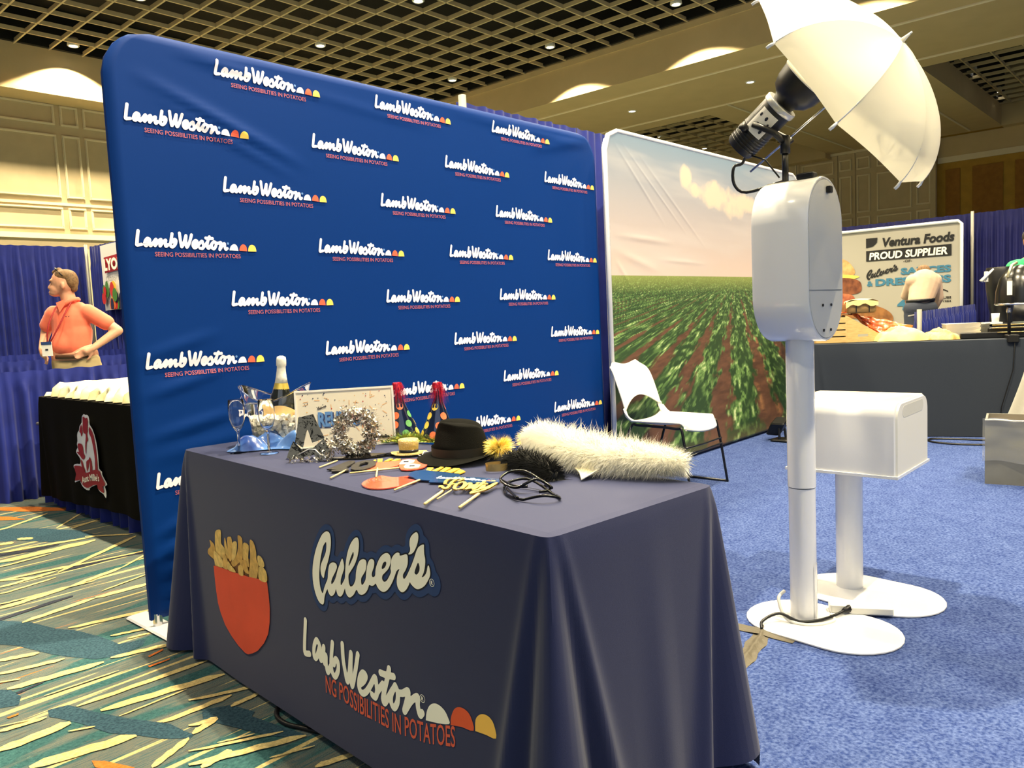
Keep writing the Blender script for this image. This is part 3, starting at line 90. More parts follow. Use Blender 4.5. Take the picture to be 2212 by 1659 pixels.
class MB:
    def __init__(s): s.v=[]; s.f=[]; s.m=[]; s.cur=0
    def add(s,vs,fs):
        o=len(s.v); s.v+=[tuple(p) for p in vs]; s.f+=[tuple(i+o for i in f) for f in fs]; s.m+=[s.cur]*len(fs); return s
    def box(s,a,b,F=None):
        (x0,y0,z0),(x1,y1,z1)=a,b
        P=[(x0,y0,z0),(x1,y0,z0),(x1,y1,z0),(x0,y1,z0),(x0,y0,z1),(x1,y0,z1),(x1,y1,z1),(x0,y1,z1)]
        if F: P=[F(*p) for p in P]
        return s.add(P,[(0,3,2,1),(4,5,6,7),(0,1,5,4),(1,2,6,5),(2,3,7,6),(3,0,4,7)])
    def rbox(s,a,b,r=.01,F=None,n=3):
        (x0,y0,z0),(x1,y1,z1)=a,b; pts=[]
        for cx,cy,a0 in ((x1-r,y1-r,0),(x0+r,y1-r,PI/2),(x0+r,y0+r,PI),(x1-r,y0+r,3*PI/2)):
            for k in range(n+1):
                t=a0+k*PI/2/n; pts.append((cx+r*math.cos(t),cy+r*math.sin(t)))
        cx,cy=(x0+x1)/2,(y0+y1)/2
        rings=[]
        for z,ins in ((z0,r*.6),(z0+r*.6,0),(z1-r*.6,0),(z1,r*.6)):
            rings.append([(cx+(x-cx)*(1-ins/max(1e-6,abs(x1-x0)/2)),cy+(y-cy)*(1-ins/max(1e-6,abs(y1-y0)/2)),z) for x,y in pts])
        if F: rings=[[F(*p) for p in rg] for rg in rings]
        return s.rings(rings)
    def rings(s,rings,caps=True,closed=True):
        n=len(rings[0]); vs=[p for r in rings for p in r]; fs=[]
        for i in range(len(rings)-1):
            for j in range(n if closed else n-1):
                k=(j+1)%n; fs.append((i*n+j,i*n+k,(i+1)*n+k,(i+1)*n+j))
        if caps and closed: fs.append(tuple(range(n-1,-1,-1))); fs.append(tuple((len(rings)-1)*n+j for j in range(n)))
        return s.add(vs,fs)
    def tube(s,pts,r,seg=8,caps=True,flat=1.0):
        pts=[Vector(p) for p in pts]; n=len(pts); rs=r if isinstance(r,(list,tuple)) else [r]*n
        up=None; rings=[]
        for i in range(n):
            t=(pts[min(i+1,n-1)]-pts[max(i-1,0)])
            if t.length<1e-9: t=Vector((0,0,1))
            t.normalize()
            if up is None: up=Vector((0,0,1)) if abs(t.z)<.9 else Vector((1,0,0))
            a=(up-t*up.dot(t)); 
            if a.length<1e-6: a=t.orthogonal()
            a.normalize(); b=t.cross(a); up=a
            rings.append([pts[i]+(a*math.cos(2*PI*k/seg)*flat+b*math.sin(2*PI*k/seg))*rs[i] for k in range(seg)])
        return s.rings(rings,caps)
    def lathe(s,prof,c=(0,0,0),seg=24,F=None,sx=1,sy=1,caps=True):
        rings=[]
        for r,z in prof: rings.append([(c[0]+r*sx*math.cos(2*PI*k/seg),c[1]+r*sy*math.sin(2*PI*k/seg),c[2]+z) for k in range(seg)])
        if F: rings=[[F(*p) for p in rg] for rg in rings]
        return s.rings(rings,caps)
    def grid(s,fn,nu,nv,closed=False):
        vs=[fn(i/(nu if closed else nu-1),j/(nv-1)) for j in range(nv) for i in range(nu)]; fs=[]
        for j in range(nv-1):
            for i in range(nu if closed else nu-1):
                k=(i+1)%nu; fs.append((j*nu+i,j*nu+k,(j+1)*nu+k,(j+1)*nu+i))
        return s.add(vs,fs)
    def poly(s,loops,F,t=None):
        """filled outline (first loop) with holes; F maps (x,y,h) to world, thickness t optional"""
        L=[[Vector((p[0],p[1],0)) for p in lp] for lp in loops]; tr=tessellate_polygon(L)
        flat=[p for lp in loops for p in lp]; n=len(flat)
        top=[F(p[0],p[1],t or 0) for p in flat]
        s.add(top,[tuple(x) for x in tr])
        if t:
            s.add([F(p[0],p[1],0) for p in flat],[tuple(x)[::-1] for x in tr])
            for lp in loops:
                m=len(lp); a=[F(p[0],p[1],0) for p in lp]+[F(p[0],p[1],t) for p in lp]
                s.add(a,[(i,(i+1)%m,(i+1)%m+m,i+m) for i in range(m)])
        return s
    def stroke(s,pts,w,F,t=0,cap=6,res=4):
        """brush stroke as a ribbon with round ends"""
        p=smooth(pts,res); n=len(p); L=[];R=[]
        for i in range(n):
            a=p[max(i-1,0)]; b=p[min(i+1,n-1)]; dx,dy=b[0]-a[0],b[1]-a[1]; l=math.hypot(dx,dy) or 1
            nx,ny=-dy/l*w/2,dx/l*w/2; L.append((p[i][0]+nx,p[i][1]+ny)); R.append((p[i][0]-nx,p[i][1]-ny))
        s.add([F(*q,t) for q in L]+[F(*q,t) for q in R],[(i,i+1,n+i+1,n+i) for i in range(n-1)])
        for q in p[::1]:
            s.add([F(q[0]+w/2*math.cos(2*PI*k/10),q[1]+w/2*math.sin(2*PI*k/10),t) for k in range(10)],[tuple(range(10))])
        return s
    def strand(s,a,b,c,w,side):
        a,b,c,side=Vector(a),Vector(b),Vector(c),Vector(side)*w
        return s.add([a-side,a+side,b-side*.7,b+side*.7,c],[(0,1,3,2),(2,3,4)])
    def build(s,name,m,parent=None,sm=False,label=None,fixn=True):
        me=bpy.data.meshes.new(name)
        vs=s.v
        if parent is not None:
            inv=WM(parent).inverted(); vs=[tuple(inv@Vector(p)) for p in vs]
        me.from_pydata(vs,[],s.f); 
        ms=m if isinstance(m,(list,tuple)) else [m]
        for x in ms: me.materials.append(x)
        if len(ms)>1: me.polygons.foreach_set('material_index',s.m)
        if fixn and len(s.f)<60000:
            bm=bmesh.new(); bm.from_mesh(me); bmesh.ops.recalc_face_normals(bm,faces=bm.faces); bm.to_mesh(me); bm.free()
        if sm: me.shade_smooth() if sm is True else me.polygons.foreach_set('use_smooth',[True]*len(me.polygons))
        if sm=='auto':
            me.polygons.foreach_set('use_smooth',[True]*len(me.polygons))
            try: me.set_sharp_from_angle(angle=.7)
            except Exception: pass
        o=bpy.data.objects.new(name,me); sc.collection.objects.link(o)
        if parent is not None: o.parent=parent
        if label: o['label']=label
        return o
def WM(o):
    m=o.matrix_basis.copy(); p=o.parent
    while p is not None: m=p.matrix_basis@m; p=p.parent
    return m
def smooth(p,res=4,closed=False):
    n=len(p); o=[]
    if n<3: return list(p)
    rng=range(n if closed else n-1)
    for i in rng:
        if closed: a,b,c,d=p[(i-1)%n],p[i],p[(i+1)%n],p[(i+2)%n]
        else: a,b,c,d=p[max(i-1,0)],p[i],p[i+1],p[min(i+2,n-1)]
        for k in range(res):
            t=k/res; o.append(tuple(.5*((2*b[j])+(-a[j]+c[j])*t+(2*a[j]-5*b[j]+4*c[j]-d[j])*t*t+(-a[j]+3*b[j]-3*c[j]+d[j])*t**3) for j in range(len(b))))
    if not closed: o.append(tuple(p[-1]))
    return o
def thing(name,label,cat,loc=(0,0,0),rz=0,group=None):
    o=bpy.data.objects.new(name,None); sc.collection.objects.link(o); o.location=loc; o.rotation_euler=(0,0,rz); o.empty_display_size=.1
    o.matrix_basis=Matrix.Translation(loc)@Matrix.Rotation(rz,4,'Z')
    o['label']=label; o['category']=cat
    if group: o['group']=group
    return o
def tag(o,label,cat,group=None,kind=None):
    o['label']=label; o['category']=cat
    if group: o['group']=group
    if kind: o['kind']=kind
    return o
def struct(name,mb,m,parent=None,sm=False):
    o=mb.build(name,m,parent,sm)
    if parent is None: o['kind']='structure'
    return o
def at_base(o,loc):
    """move an object's origin to its base without moving the mesh"""
    L=Vector(loc); o.data.transform(Matrix.Translation(-L)); o.location=L; o.matrix_basis=Matrix.Translation(L); return o
def copy_tree(o,parent=None):
    c=o.copy(); sc.collection.objects.link(c); c.parent=parent
    if parent is not None: pass
    for ch in list(o.children): copy_tree(ch,c)
    return c
_tx={}
def mask_mesh(key,strokes,w,cell,polys=(),grow=0,scl=1.0):
    """union of brush strokes (and grown polygons) as one flat non-overlapping mesh: (verts2d, faces)"""
    if key in _mm: return _mm[key]
    segs=[]
    for st in strokes:
        p=smooth(st,5) if len(st)>2 else list(st); segs+=[(*a,*b,w/2) for a,b in zip(p,p[1:])]
    for pl in polys:
        p=smooth(pl,2,True); segs+=[(*a,*b,grow) for a,b in zip(p,p[1:]+p[:1])]
    A=np.array(segs); mg=A[:,4].max()+2*cell
    x0,x1=min(A[:,0].min(),A[:,2].min())-mg,max(A[:,0].max(),A[:,2].max())+mg; y0,y1=min(A[:,1].min(),A[:,3].min())-mg,max(A[:,1].max(),A[:,3].max())+mg
    nx,ny=int((x1-x0)/cell)+2,int((y1-y0)/cell)+2; X,Y=np.meshgrid(x0+cell*np.arange(nx),y0+cell*np.arange(ny)); D=np.full(X.shape,9.)
    for ax,ay,bx,by,r in A:
        i0,i1=max(0,int((min(ax,bx)-r-2*cell-x0)/cell)),int((max(ax,bx)+r+2*cell-x0)/cell)+2; j0,j1=max(0,int((min(ay,by)-r-2*cell-y0)/cell)),int((max(ay,by)+r+2*cell-y0)/cell)+2
        xs,ys=X[j0:j1,i0:i1],Y[j0:j1,i0:i1]; dx,dy=bx-ax,by-ay; L2=dx*dx+dy*dy or 1e-12; t=np.clip(((xs-ax)*dx+(ys-ay)*dy)/L2,0,1)
        D[j0:j1,i0:i1]=np.minimum(D[j0:j1,i0:i1],np.hypot(xs-ax-t*dx,ys-ay-t*dy)-r)
    for pl in polys:
        p=np.array(smooth(pl,2,True)); ins=np.zeros(X.shape,bool)
        for (ax,ay),(bx,by) in zip(p,np.roll(p,-1,0)):
            if ay!=by: ins^=((ay>Y)!=(by>Y))&(X<(bx-ax)*(Y-ay)/(by-ay)+ax)
        D=np.where(ins,np.minimum(D,-grow),D)
    V_=[];F_=[];idx={}
    def vi(k,p):
        if k not in idx: idx[k]=len(V_); V_.append(p)
        return idx[k]
    def gv(i,j): return vi(('g',i,j),(x0+cell*i,y0+cell*j))
    def ev(i,j,k,l):
        a,b=D[j,i],D[l,k]; t=a/(a-b); q=('e',)+tuple(sorted(((i,j),(k,l)))); return vi(q,(x0+cell*(i+(k-i)*t),y0+cell*(j+(l-j)*t)))
    I=D<0
    for j in range(ny-1):
        i=0
        while i<nx-1:
            c=[(i,j),(i+1,j),(i+1,j+1),(i,j+1)]; s_=[I[b,a] for a,b in c]
            if all(s_):
                k=i+1
                while k<nx-1 and I[j,k] and I[j,k+1] and I[j+1,k] and I[j+1,k+1]: k+=1
                F_.append((gv(i,j),gv(k,j),gv(k,j+1),gv(i,j+1))); i=k; continue
            if any(s_):
                f=[]
                for q in range(4):
                    a,b=c[q],c[(q+1)%4]
                    if s_[q]: f.append(gv(*a))
                    if s_[q]!=s_[(q+1)%4]: f.append(ev(*a,*b))
                if len(f)>2: F_.append(tuple(f))
            i+=1
    _mm[key]=(V_,F_); return _mm[key]
_mm={}
def put_mask(mb,mm,F): mb.add([F(x,y,0) for x,y in mm[0]],mm[1]); return mb
def text2d(txt,bold=0,shear=0):
    """glyph triangles in 2D: (verts, faces, width)"""
    k=(txt,bold,shear)
    if k in _tx: return _tx[k]
    cu=bpy.data.curves.new('t','FONT'); cu.body=txt; cu.resolution_u=3; cu.offset=bold; cu.shear=shear
    o=bpy.data.objects.new('t',cu); sc.collection.objects.link(o); bpy.context.view_layer.update()
    me=bpy.data.meshes.new_from_object(o.evaluated_get(bpy.context.evaluated_depsgraph_get()))
    vs=[tuple(v.co) for v in me.vertices]; fs=[tuple(p.vertices) for p in me.polygons]
    bpy.data.objects.remove(o); bpy.data.curves.remove(cu); bpy.data.meshes.remove(me)
    xs=[v[0] for v in vs] or [0,1]; _tx[k]=(vs,fs,min(xs),max(xs)); return _tx[k]
CAPH=.729/1.0
def add_text(mb,txt,F,x0,x1,y0,y1,bold=0,shear=0,t=0,fit=True):
    """fit the text (cap height) into the box x0..x1, y0..y1 of the plane given by F"""
    vs,fs,a,b=text2d(txt,bold,shear); hh=max(v[1] for v in vs); lo=min(v[1] for v in vs) if not any(c in txt for c in 'gpqyj,Q&') else 0
    sx=(x1-x0)/(b-a); sy=(y1-y0)/(hh-max(lo,-.02))
    mb.add([F(x0+(v[0]-a)*sx,y0+v[1]*sy,t) for v in vs],fs); return mb
def remesh(name,elems,m,parent,voxel,sm_it=4,extra=None,label=None):
    """one continuous surface from tapered limbs and ellipsoids"""
    mb=MB()
    for e in elems:
        if e[0]=='c':
            _,p0,r0,p1,r1=e[:5]; fl=e[5] if len(e)>5 else None
            p0,p1=Vector(p0),Vector(p1); ax=(p1-p0); L=ax.length or 1e-4; ax.normalize(); a=ax.orthogonal().normalized() if fl is None else (Vector(fl[0])-ax*ax.dot(Vector(fl[0]))).normalized(); b=ax.cross(a); fb=1 if fl is None else fl[1]
            rings=[]; 
            for k in range(1,6):
                th=k*PI/2/6; rings.append((p0-ax*r0*math.cos(th),r0*math.sin(th)))
            rings+=[(p0,r0),(p1,r1)]
            for k in range(5,0,-1):
                th=k*PI/2/6; rings.append((p1+ax*r1*math.cos(th),r1*math.sin(th)))
            mb.rings([[c+(a*math.cos(2*PI*j/16)+b*fb*math.sin(2*PI*j/16))*r for j in range(16)] for c,r in rings])
        else:
            _,c,R3=e[:3]; M=e[3] if len(e)>3 else Matrix.Identity(3)
            rings=[]
            for k in range(1,12):
                th=PI*k/12; rings.append([Vector(c)+M@Vector((R3[0]*math.sin(th)*math.cos(2*PI*j/18),R3[1]*math.sin(th)*math.sin(2*PI*j/18),R3[2]*math.cos(th))) for j in range(18)])
            mb.rings(rings)
    if extra: extra(mb)
    o=mb.build(name,m,None)
    md=o.modifiers.new('r','REMESH'); md.mode='VOXEL'; md.voxel_size=voxel; md.use_smooth_shade=True
    ms=o.modifiers.new('s','SMOOTH'); ms.iterations=sm_it; ms.factor=.5
    me=bpy.data.meshes.new_from_object(o.evaluated_get(bpy.context.evaluated_depsgraph_get()))
    old=o.data; o.modifiers.clear(); o.data=me; bpy.data.meshes.remove(old)
    if not me.materials: me.materials.append(m)
    me.polygons.foreach_set('use_smooth',[True]*len(me.polygons))
    if parent is not None:
        me.transform(WM(parent).inverted()); o.parent=parent
    if label: o['label']=label
    return o
def empty_part(name,parent):
    o=bpy.data.objects.new(name,None); sc.collection.objects.link(o); o.parent=parent; return o

# ---------------- materials ----------------
M_wall=mat('wall_cream',(196,178,140),.8,noise_s=3,noise_a=.04)
M_sof=mat('soffit_cream',(198,176,130),.8,noise_s=2,noise_a=.03)
M_mould=mat('moulding_cream',(226,212,176),.6)
M_gold=mat('wall_ochre',(176,138,52),.85,noise_s=4,noise_a=.08)
M_goldp=mat('wall_ochre_panel',(150,104,40),.85,noise_s=5,noise_a=.12)
M_blade=mat('grid_blade',(196,178,136),.6)
M_dark=mat('ceiling_void',(9,8,4),.95)
M_white=mat('white_gloss',(232,232,232),.16,coat=.6)
M_whitem=mat('white_plastic',(226,224,214),.35)
M_black=mat('black_plastic',(14,14,15),.4)
M_blackm=mat('black_metal',(10,10,11),.3,spec=.6)
M_chrome=mat('chrome',(210,210,212),.18,metal=1)
M_glass=mat('clear_glass',(255,255,255),.02,trans=1,ior=1.35)
M_navy=mat('cloth_navy',(21,30,72),.72,sheen=.18,spec=.3,bump=.15,bump_s=900,noise_s=900,noise_a=.12)
M_navy2=mat('cloth_charcoal',(44,50,60),.85,sheen=.05,spec=.2,bump=.15,bump_s=500)
M_drape=mat('drape_blue',(26,38,116),.6,spec=.3,sheen=.1,noise_s=6,noise_a=.12)
M_blk=mat('cloth_black',(14,12,7),.9,spec=.08)
M_bd=mat('backdrop_blue',(2,47,114),.55,spec=.12,bump=.06,bump_s=700,noise_s=700,noise_a=.06)
M_lw=mat('print_white',(236,236,246),.6); M_or=mat('print_orange',(236,98,68),.6); M_ye=mat('print_yellow',(250,214,96),.6)
M_tag=mat('print_tagline',(178,92,98),.6); M_tagT=mat('print_tagline_orange',(222,92,64),.6); M_reg=mat('print_pale_blue',(96,140,200),.6)
M_cv=mat('print_culver_blue',(30,58,108),.7); M_cream=mat('print_cream',(250,244,226),.6); M_dkl=mat('print_dark',(18,22,40),.7)
M_poust=mat('print_pouch_red',(222,78,50),.7,noise_s=8,noise_a=.05)
M_skin=mat('skin',(206,150,118),.55,noise_s=30,noise_a=.06)
M_pole=mat('pole_alu',(118,116,108),.5,metal=.2)

# ---------------- setting: floor ----------------
def carpet_mat():
    m=bpy.data.materials.new('carpet_pattern'); m.use_nodes=True; nt=m.node_tree; N=nt.nodes; L=nt.links; b=N['Principled BSDF']
    b.inputs['Roughness'].default_value=.95; b.inputs['Specular IOR Level'].default_value=.1
    tc=N.new('ShaderNodeTexCoord')
    def nz(rot,sc_,off,scale,det=4,rough=.55):
        mp=N.new('ShaderNodeMapping'); mp.inputs['Rotation'].default_value=(0,0,rot); mp.inputs['Scale'].default_value=sc_; mp.inputs['Location'].default_value=off
        L.new(tc.outputs['Object'],mp.inputs[0]); n=N.new('ShaderNodeTexNoise'); n.inputs['Scale'].default_value=scale; n.inputs['Detail'].default_value=det; n.inputs['Roughness'].default_value=rough
        L.new(mp.outputs[0],n.inputs['Vector']); return n.outputs[0]
    def ramp(v,stops,interp='LINEAR'):
        r=N.new('ShaderNodeValToRGB'); r.color_ramp.interpolation=interp
        e=r.color_ramp.elements; e[0].position,e[0].color=stops[0]; e[1].position,e[1].color=stops[-1]
        for p,c in stops[1:-1]:
            x=e.new(p); x.color=c
        L.new(v,r.inputs[0]); return r.outputs[0]
    def mix(f,a,bb):
        x=N.new('ShaderNodeMix'); x.data_type='RGBA'; L.new(f,x.inputs['Factor']); L.new(a,x.inputs['A']); L.new(bb,x.inputs['B']); return x.outputs['Result']
    R=-.12
    fine=nz(R,(1.6,40,1),(0,0,0),2.6,6,.8)
    base=ramp(fine,[(.25,rgb(34,60,68)),(.42,rgb(60,92,98)),(.5,rgb(112,108,94)),(.56,rgb(62,92,98)),(.64,rgb(98,80,60)),(.74,rgb(40,52,62))])
    band=nz(R,(.5,5,1),(3,1,0),1.6,2,.5)
    teal=ramp(nz(0,(1,1,1),(0,0,0),90,2),[(.3,rgb(40,74,78)),(.7,rgb(62,102,102))])
    c1=mix(ramp(band,[(.56,(0,0,0,1)),(.585,(1,1,1,1))]),base,teal)
    st=nz(R+.02,(.55,17,1),(7,3,0),1.7,2,.45)
    cream=ramp(nz(0,(1,1,1),(0,0,0),120,2),[(.3,rgb(176,156,104)),(.7,rgb(214,194,134))])
    c2=mix(ramp(st,[(.625,(0,0,0,1)),(.64,(1,1,1,1))]),c1,cream)
    st2=nz(R-.03,(.9,30,1),(17,9,0),2.0,2,.5)
    c3=mix(ramp(st2,[(.70,(0,0,0,1)),(.715,(1,1,1,1))]),c2,ramp(st2,[(.7,rgb(190,112,56)),(.8,rgb(200,110,50))]))
    sp=nz(R,(3,30,1),(1,2,0),6,3,.8)
    c4=mix(ramp(sp,[(.68,(0,0,0,1)),(.72,(1,1,1,1))]),c3,ramp(sp,[(.6,rgb(180,170,136)),(.8,rgb(180,170,136))]))
    L.new(c4,b.inputs['Base Color'])
    bp=N.new('ShaderNodeBump'); bp.inputs['Strength'].default_value=.5; bp.inputs['Distance'].default_value=.01; L.new(nz(0,(1,1,1),(0,0,0),260,2),bp.inputs['Height']); L.new(bp.outputs[0],b.inputs['Normal'])
    return m
fl=struct('floor',MB().box((-6,-6,-.05),(32,22,0)),carpet_mat())
def inlay(polys,c0,c1,z,nm,sc_=110):
    mb=MB()
    for pi_,p in enumerate(polys):
        if sum(p[i][0]*p[(i+1)%len(p)][1]-p[(i+1)%len(p)][0]*p[i][1] for i in range(len(p)))<0: p=p[::-1]
        mb.poly([p],lambda x,y,h:(x,y,z+.00012*pi_ if len(polys)<12 else z+.00003*pi_))
    return mb.build(nm,mat('carpet_'+nm,c0,.95,spec=.1,noise_s=sc_,c2=c1,bump=.5,bump_s=260),fl,fixn=False)
for nm,key,c0,c1,z in (('carpet_teal_patch','teal',(38,60,74),(58,86,98),.0010),('carpet_navy_streak','navy',(36,40,54),(58,62,72),.0018),('carpet_orange_streak','orange',(180,98,40),(206,122,58),.0022),('carpet_cream_streak','cream',(184,164,110),(218,198,136),.0026)):
    o=inlay(DATA[key],c0,c1,z,nm); o['kind']='stuff'
bc=mat('carpet_blue',(45,64,120),.95,spec=.1,noise_s=95,c2=(90,108,158),bump=.9,bump_s=190)
nt=bc.node_tree
n=nt.nodes.new('ShaderNodeTexNoise'); n.inputs['Scale'].default_value=9; n.inputs['Detail'].default_value=4
tc=[x for x in nt.nodes if x.type=='TEX_COORD'][0]; nt.links.new(tc.outputs['Object'],n.inputs['Vector'])
rp=[x for x in nt.nodes if x.type=='VALTORGB'][0]; mx=nt.nodes.new('ShaderNodeMix'); mx.data_type='RGBA'; mx.blend_type='MULTIPLY'; mx.inputs['Factor'].default_value=.55
r2=nt.nodes.new('ShaderNodeValToRGB'); r2.color_ramp.elements[0].position=.35; r2.color_ramp.elements[0].color=(.62,.66,.78,1); r2.color_ramp.elements[1].position=.6; r2.color_ramp.elements[1].color=(1,1,1,1)
nt.links.new(n.outputs[0],r2.inputs[0]); nt.links.new(rp.outputs[0],mx.inputs['A']); nt.links.new(r2.outputs[0],mx.inputs['B']); nt.links.new(mx.outputs['Result'],nt.nodes['Principled BSDF'].inputs['Base Color'])
tag(at_base(MB().box((1.42,-5.5,.0),(16,3.08,.008)).build('booth_carpet',bc),(1.42,0,0)),'plain blue booth carpet laid over the patterned hall carpet','carpet')

# ---------------- setting: ceiling, soffits, walls ----------------
ZG=7.5; P=.69
ce=struct('ceiling',MB().box((-6,-6,ZG+.9),(31,20.3,ZG+1.0)),M_dark)
bl=MB().box((0,-.022,0),(1,.022,.26)); 
def blade_mesh(length,axis):
    mb=MB()
    if axis=='x': mb.box((0,-.018,0),(length,.018,.085))
    else: mb.box((-.018,0,0),(.018,length,.085))
    me=bpy.data.meshes.new('grid_blade'); me.from_pydata(mb.v,[],mb.f); me.materials.append(M_blade); me.update(); return me
def put_blade(me,x,y,z):
    o=bpy.data.objects.new('grid_blade',me); sc.collection.objects.link(o); o.parent=ce; o.location=(x,y,z)
mx_=blade_mesh(16.4-1.2,'x'); my_=blade_mesh(19.5+4,'y')
k=0
while 16.4-P*k>1.2: 
    if k>0: put_blade(my_,16.4-P*k,-4,ZG)
    k+=1
k=0
while 19.5-P*k>-4.0:
    if k>0: put_blade(mx_,1.2,19.5-P*k-.12,ZG)
    k+=1
mb2=blade_mesh(9.5,'x'); mb3=blade_mesh(9.0,'y'); mb4=blade_mesh(8.5,'y')
for k in range(1,14): put_blade(mb3,21.1+P*k,11.0,ZG-.3)
for k in range(1,14): put_blade(mb4,21.1+P*k,-3.0,ZG-.3)
for k in range(0,13): put_blade(mb2,21.1,11.0+P*k+.3,ZG-.3)
for k in range(0,12): put_blade(mb2,21.1,5.49-P*k-.3,ZG-.3)
# hall goes on towards the photographer: plain ceiling beyond the coffer
tr=struct('trim_1',MB().box((16.4,-6,6.59),(21.1,11.0,8.4)).box((16.4,11.0,6.59),(21.1,20.3,8.4)).box((21.1,5.49,6.59),(30.6,11.0,8.4)).box((29.9,11.0,6.4),(30.8,20.4,8.4)).box((30.3,-6,6.56),(31.2,5.49,8.4)),M_sof)
for x,y0,y1 in ((17.42,-6,20.0),(20.3,-6,20.0)):
    MB().tube([(x,y0,6.585),(x,y1,6.585)],.035,6).build('ceiling_moulding',M_mould,tr)
for y in (10.1,6.4): MB().tube([(20.3,y,6.585),(30.3,y,6.585)],.035,6).build('ceiling_moulding',M_mould,tr)
MB().box((16.36,-6,7.36),(16.41,19.5,7.5)).build('cornice',M_sof,tr)
struct('plenum_shade',MB().box((16.28,-6,7.53),(16.36,19.5,8.4)).box((-6,19.40,7.53),(16.4,19.5,8.4)).box((21.1,5.40,7.25),(30.3,5.49,8.4)).box((21.1,11.0,7.25),(29.9,11.08,8.4)),M_dark)  # dark sheets added above the grid, standing for shade over the lit fascia
# left wall: fascia and recessed panelled wall
wl=struct('wall_left',MB().box((-6,20.3,0),(31,20.5,8.5)),M_wall)
struct('trim_2',MB().box((-6,19.5,6.56),(16.4,20.4,8.5)).box((-6,19.44,6.53),(16.4,20.3,6.62)),M_sof)
def frame(mb,F,u0,v0,u1,v1,w=.05,d=.035):
    def bar(a,b,c,e): mb.box((a,0,b),(c,d,e),F); mb.box((a+w*.25,0,b+w*.25) if c-a>e-b else (a+w*.25,0,b+w*.25),(c-w*.25,d*1.6,e-w*.25),F)
    bar(u0,v0,u1,v0+w); bar(u0,v1-w,u1,v1); bar(u0,v0+w,u0+w,v1-w); bar(u1-w,v0+w,u1,v1-w)
FWL=lambda u,h,z:(u,20.3-h,z)
cols=[(-.5,6.99),(7.11,7.50),(7.61,15.6)]; cols=[(2.6,6.99),(7.11,7.50),(7.61,12.0),(12.12,12.5),(12.62,17)]
for a,b in cols:
    for z0,z1 in ((6.06,6.53),(4.39,5.85),(3.67,4.17)):
        mb=MB(); frame(mb,FWL,a,z0,b,z1); mb.build('wall_panel_moulding',M_mould,wl)
MB().box((-2,0,3.44),(31,.07,3.56),FWL).build('chair_rail',M_mould,wl); MB().box((-2,0,4.22),(31,.04,4.28),FWL).build('chair_rail',M_mould,wl)
# far wall: panelled part and ochre part
we=struct('wall_end',MB().box((30.5,7.5,0),(30.9,20.4,6.6)).box((30.45,7.46,3.0),(30.55,7.62,6.6)),M_wall)
FWE=lambda u,h,z:(30.5-h,u,z)
for a,b,rows in ((10.92,12.12,((5.85,6.34),(3.6,5.70))),(12.32,14.4,((5.85,6.5),(3.6,5.7))),(10.27,10.71,((5.9,6.31),(4.31,5.70),(3.5,4.15))),(9.62,10.09,((5.88,6.32),(4.33,5.69),(3.5,4.18))),(8.23,9.39,((5.88,6.32),(4.31,5.67),(3.5,4.16))),(7.62,8.08,((5.85,6.3),(4.36,5.70),(3.5,4.17)))):
    for z0,z1 in rows:
        mb=MB(); frame(mb,FWE,a,z0,b,z1,.055,.04); mb.build('wall_panel_moulding',M_mould,we)
for y in (10.17,10.8,12.25): MB().box((30.44,y-.03,0),(30.5,y+.03,6.55)).build('pilaster_edge',M_wall,we)
MB().box((30.40,7.5,6.50),(30.5,20.3,6.6)).build('cornice',M_mould,we)
wg=struct('wall_right',MB().box((30.8,-6,0),(31.1,7.5,5.7)).box((30.8,-6,5.7),(31.1,7.5,8.4)),[M_gold])
MB().box((30.72,-6,5.70),(30.8,7.46,5.89)).build('ledge',M_mould,wg); MB().box((30.74,-6,5.89),(30.82,7.46,6.56)).build('upper_band',M_sof,wg)
for y0,y1 in ((6.78,7.23),(5.51,6.41),(4.2,5.17),(3.0,3.9)):
    MB().box((30.77,y0,2.0),(30.8,y1,5.47)).build('ochre_panel',M_goldp,wg)

# downlights
M_lens=mat('lamp_lens',(255,255,250),.5,emit=(1,.97,.88),es=14)
M_can=mat('lamp_can',(225,222,210),.35)
def light_proto():
    t=thing('ceiling_light','x','light',(0,0,0),0,'recessed downlights in the dark ceiling grid')
    MB().lathe([(.105,.16),(.125,.0),(.10,-.02),(.085,.0),(.08,.1)],seg=20).build('reflector',M_can,t,True)
    MB().lathe([(.001,.0),(.082,-.004),(.082,.02),(.001,.02)],seg=20).build('lens',M_lens,t)
    return t
lp=None; 
def downlight(x,y,z,label,group,power=SPOT_P,lamp=True,ang=118):
    global lp
    if lp is None: lp=light_proto(); t=lp
    else:
        t=lp.copy(); sc.collection.objects.link(t)
        for ch in lp.children:
            if ch.type=='MESH': c=ch.copy(); sc.collection.objects.link(c); c.parent=t
    t.location=(x,y,z); t['label']=label; t['group']=group
    if lamp:
        ld=bpy.data.lights.new('lamp','SPOT'); ld.energy=power; ld.color=SPOT_C; ld.spot_size=math.radians(ang); ld.spot_blend=.12; ld.shadow_soft_size=.07
        lo=bpy.data.objects.new('lamp',ld); sc.collection.objects.link(lo); lo.parent=t; lo.location=(0,0,-.03)
    return t
g1='recessed downlights in the dark ceiling grid'
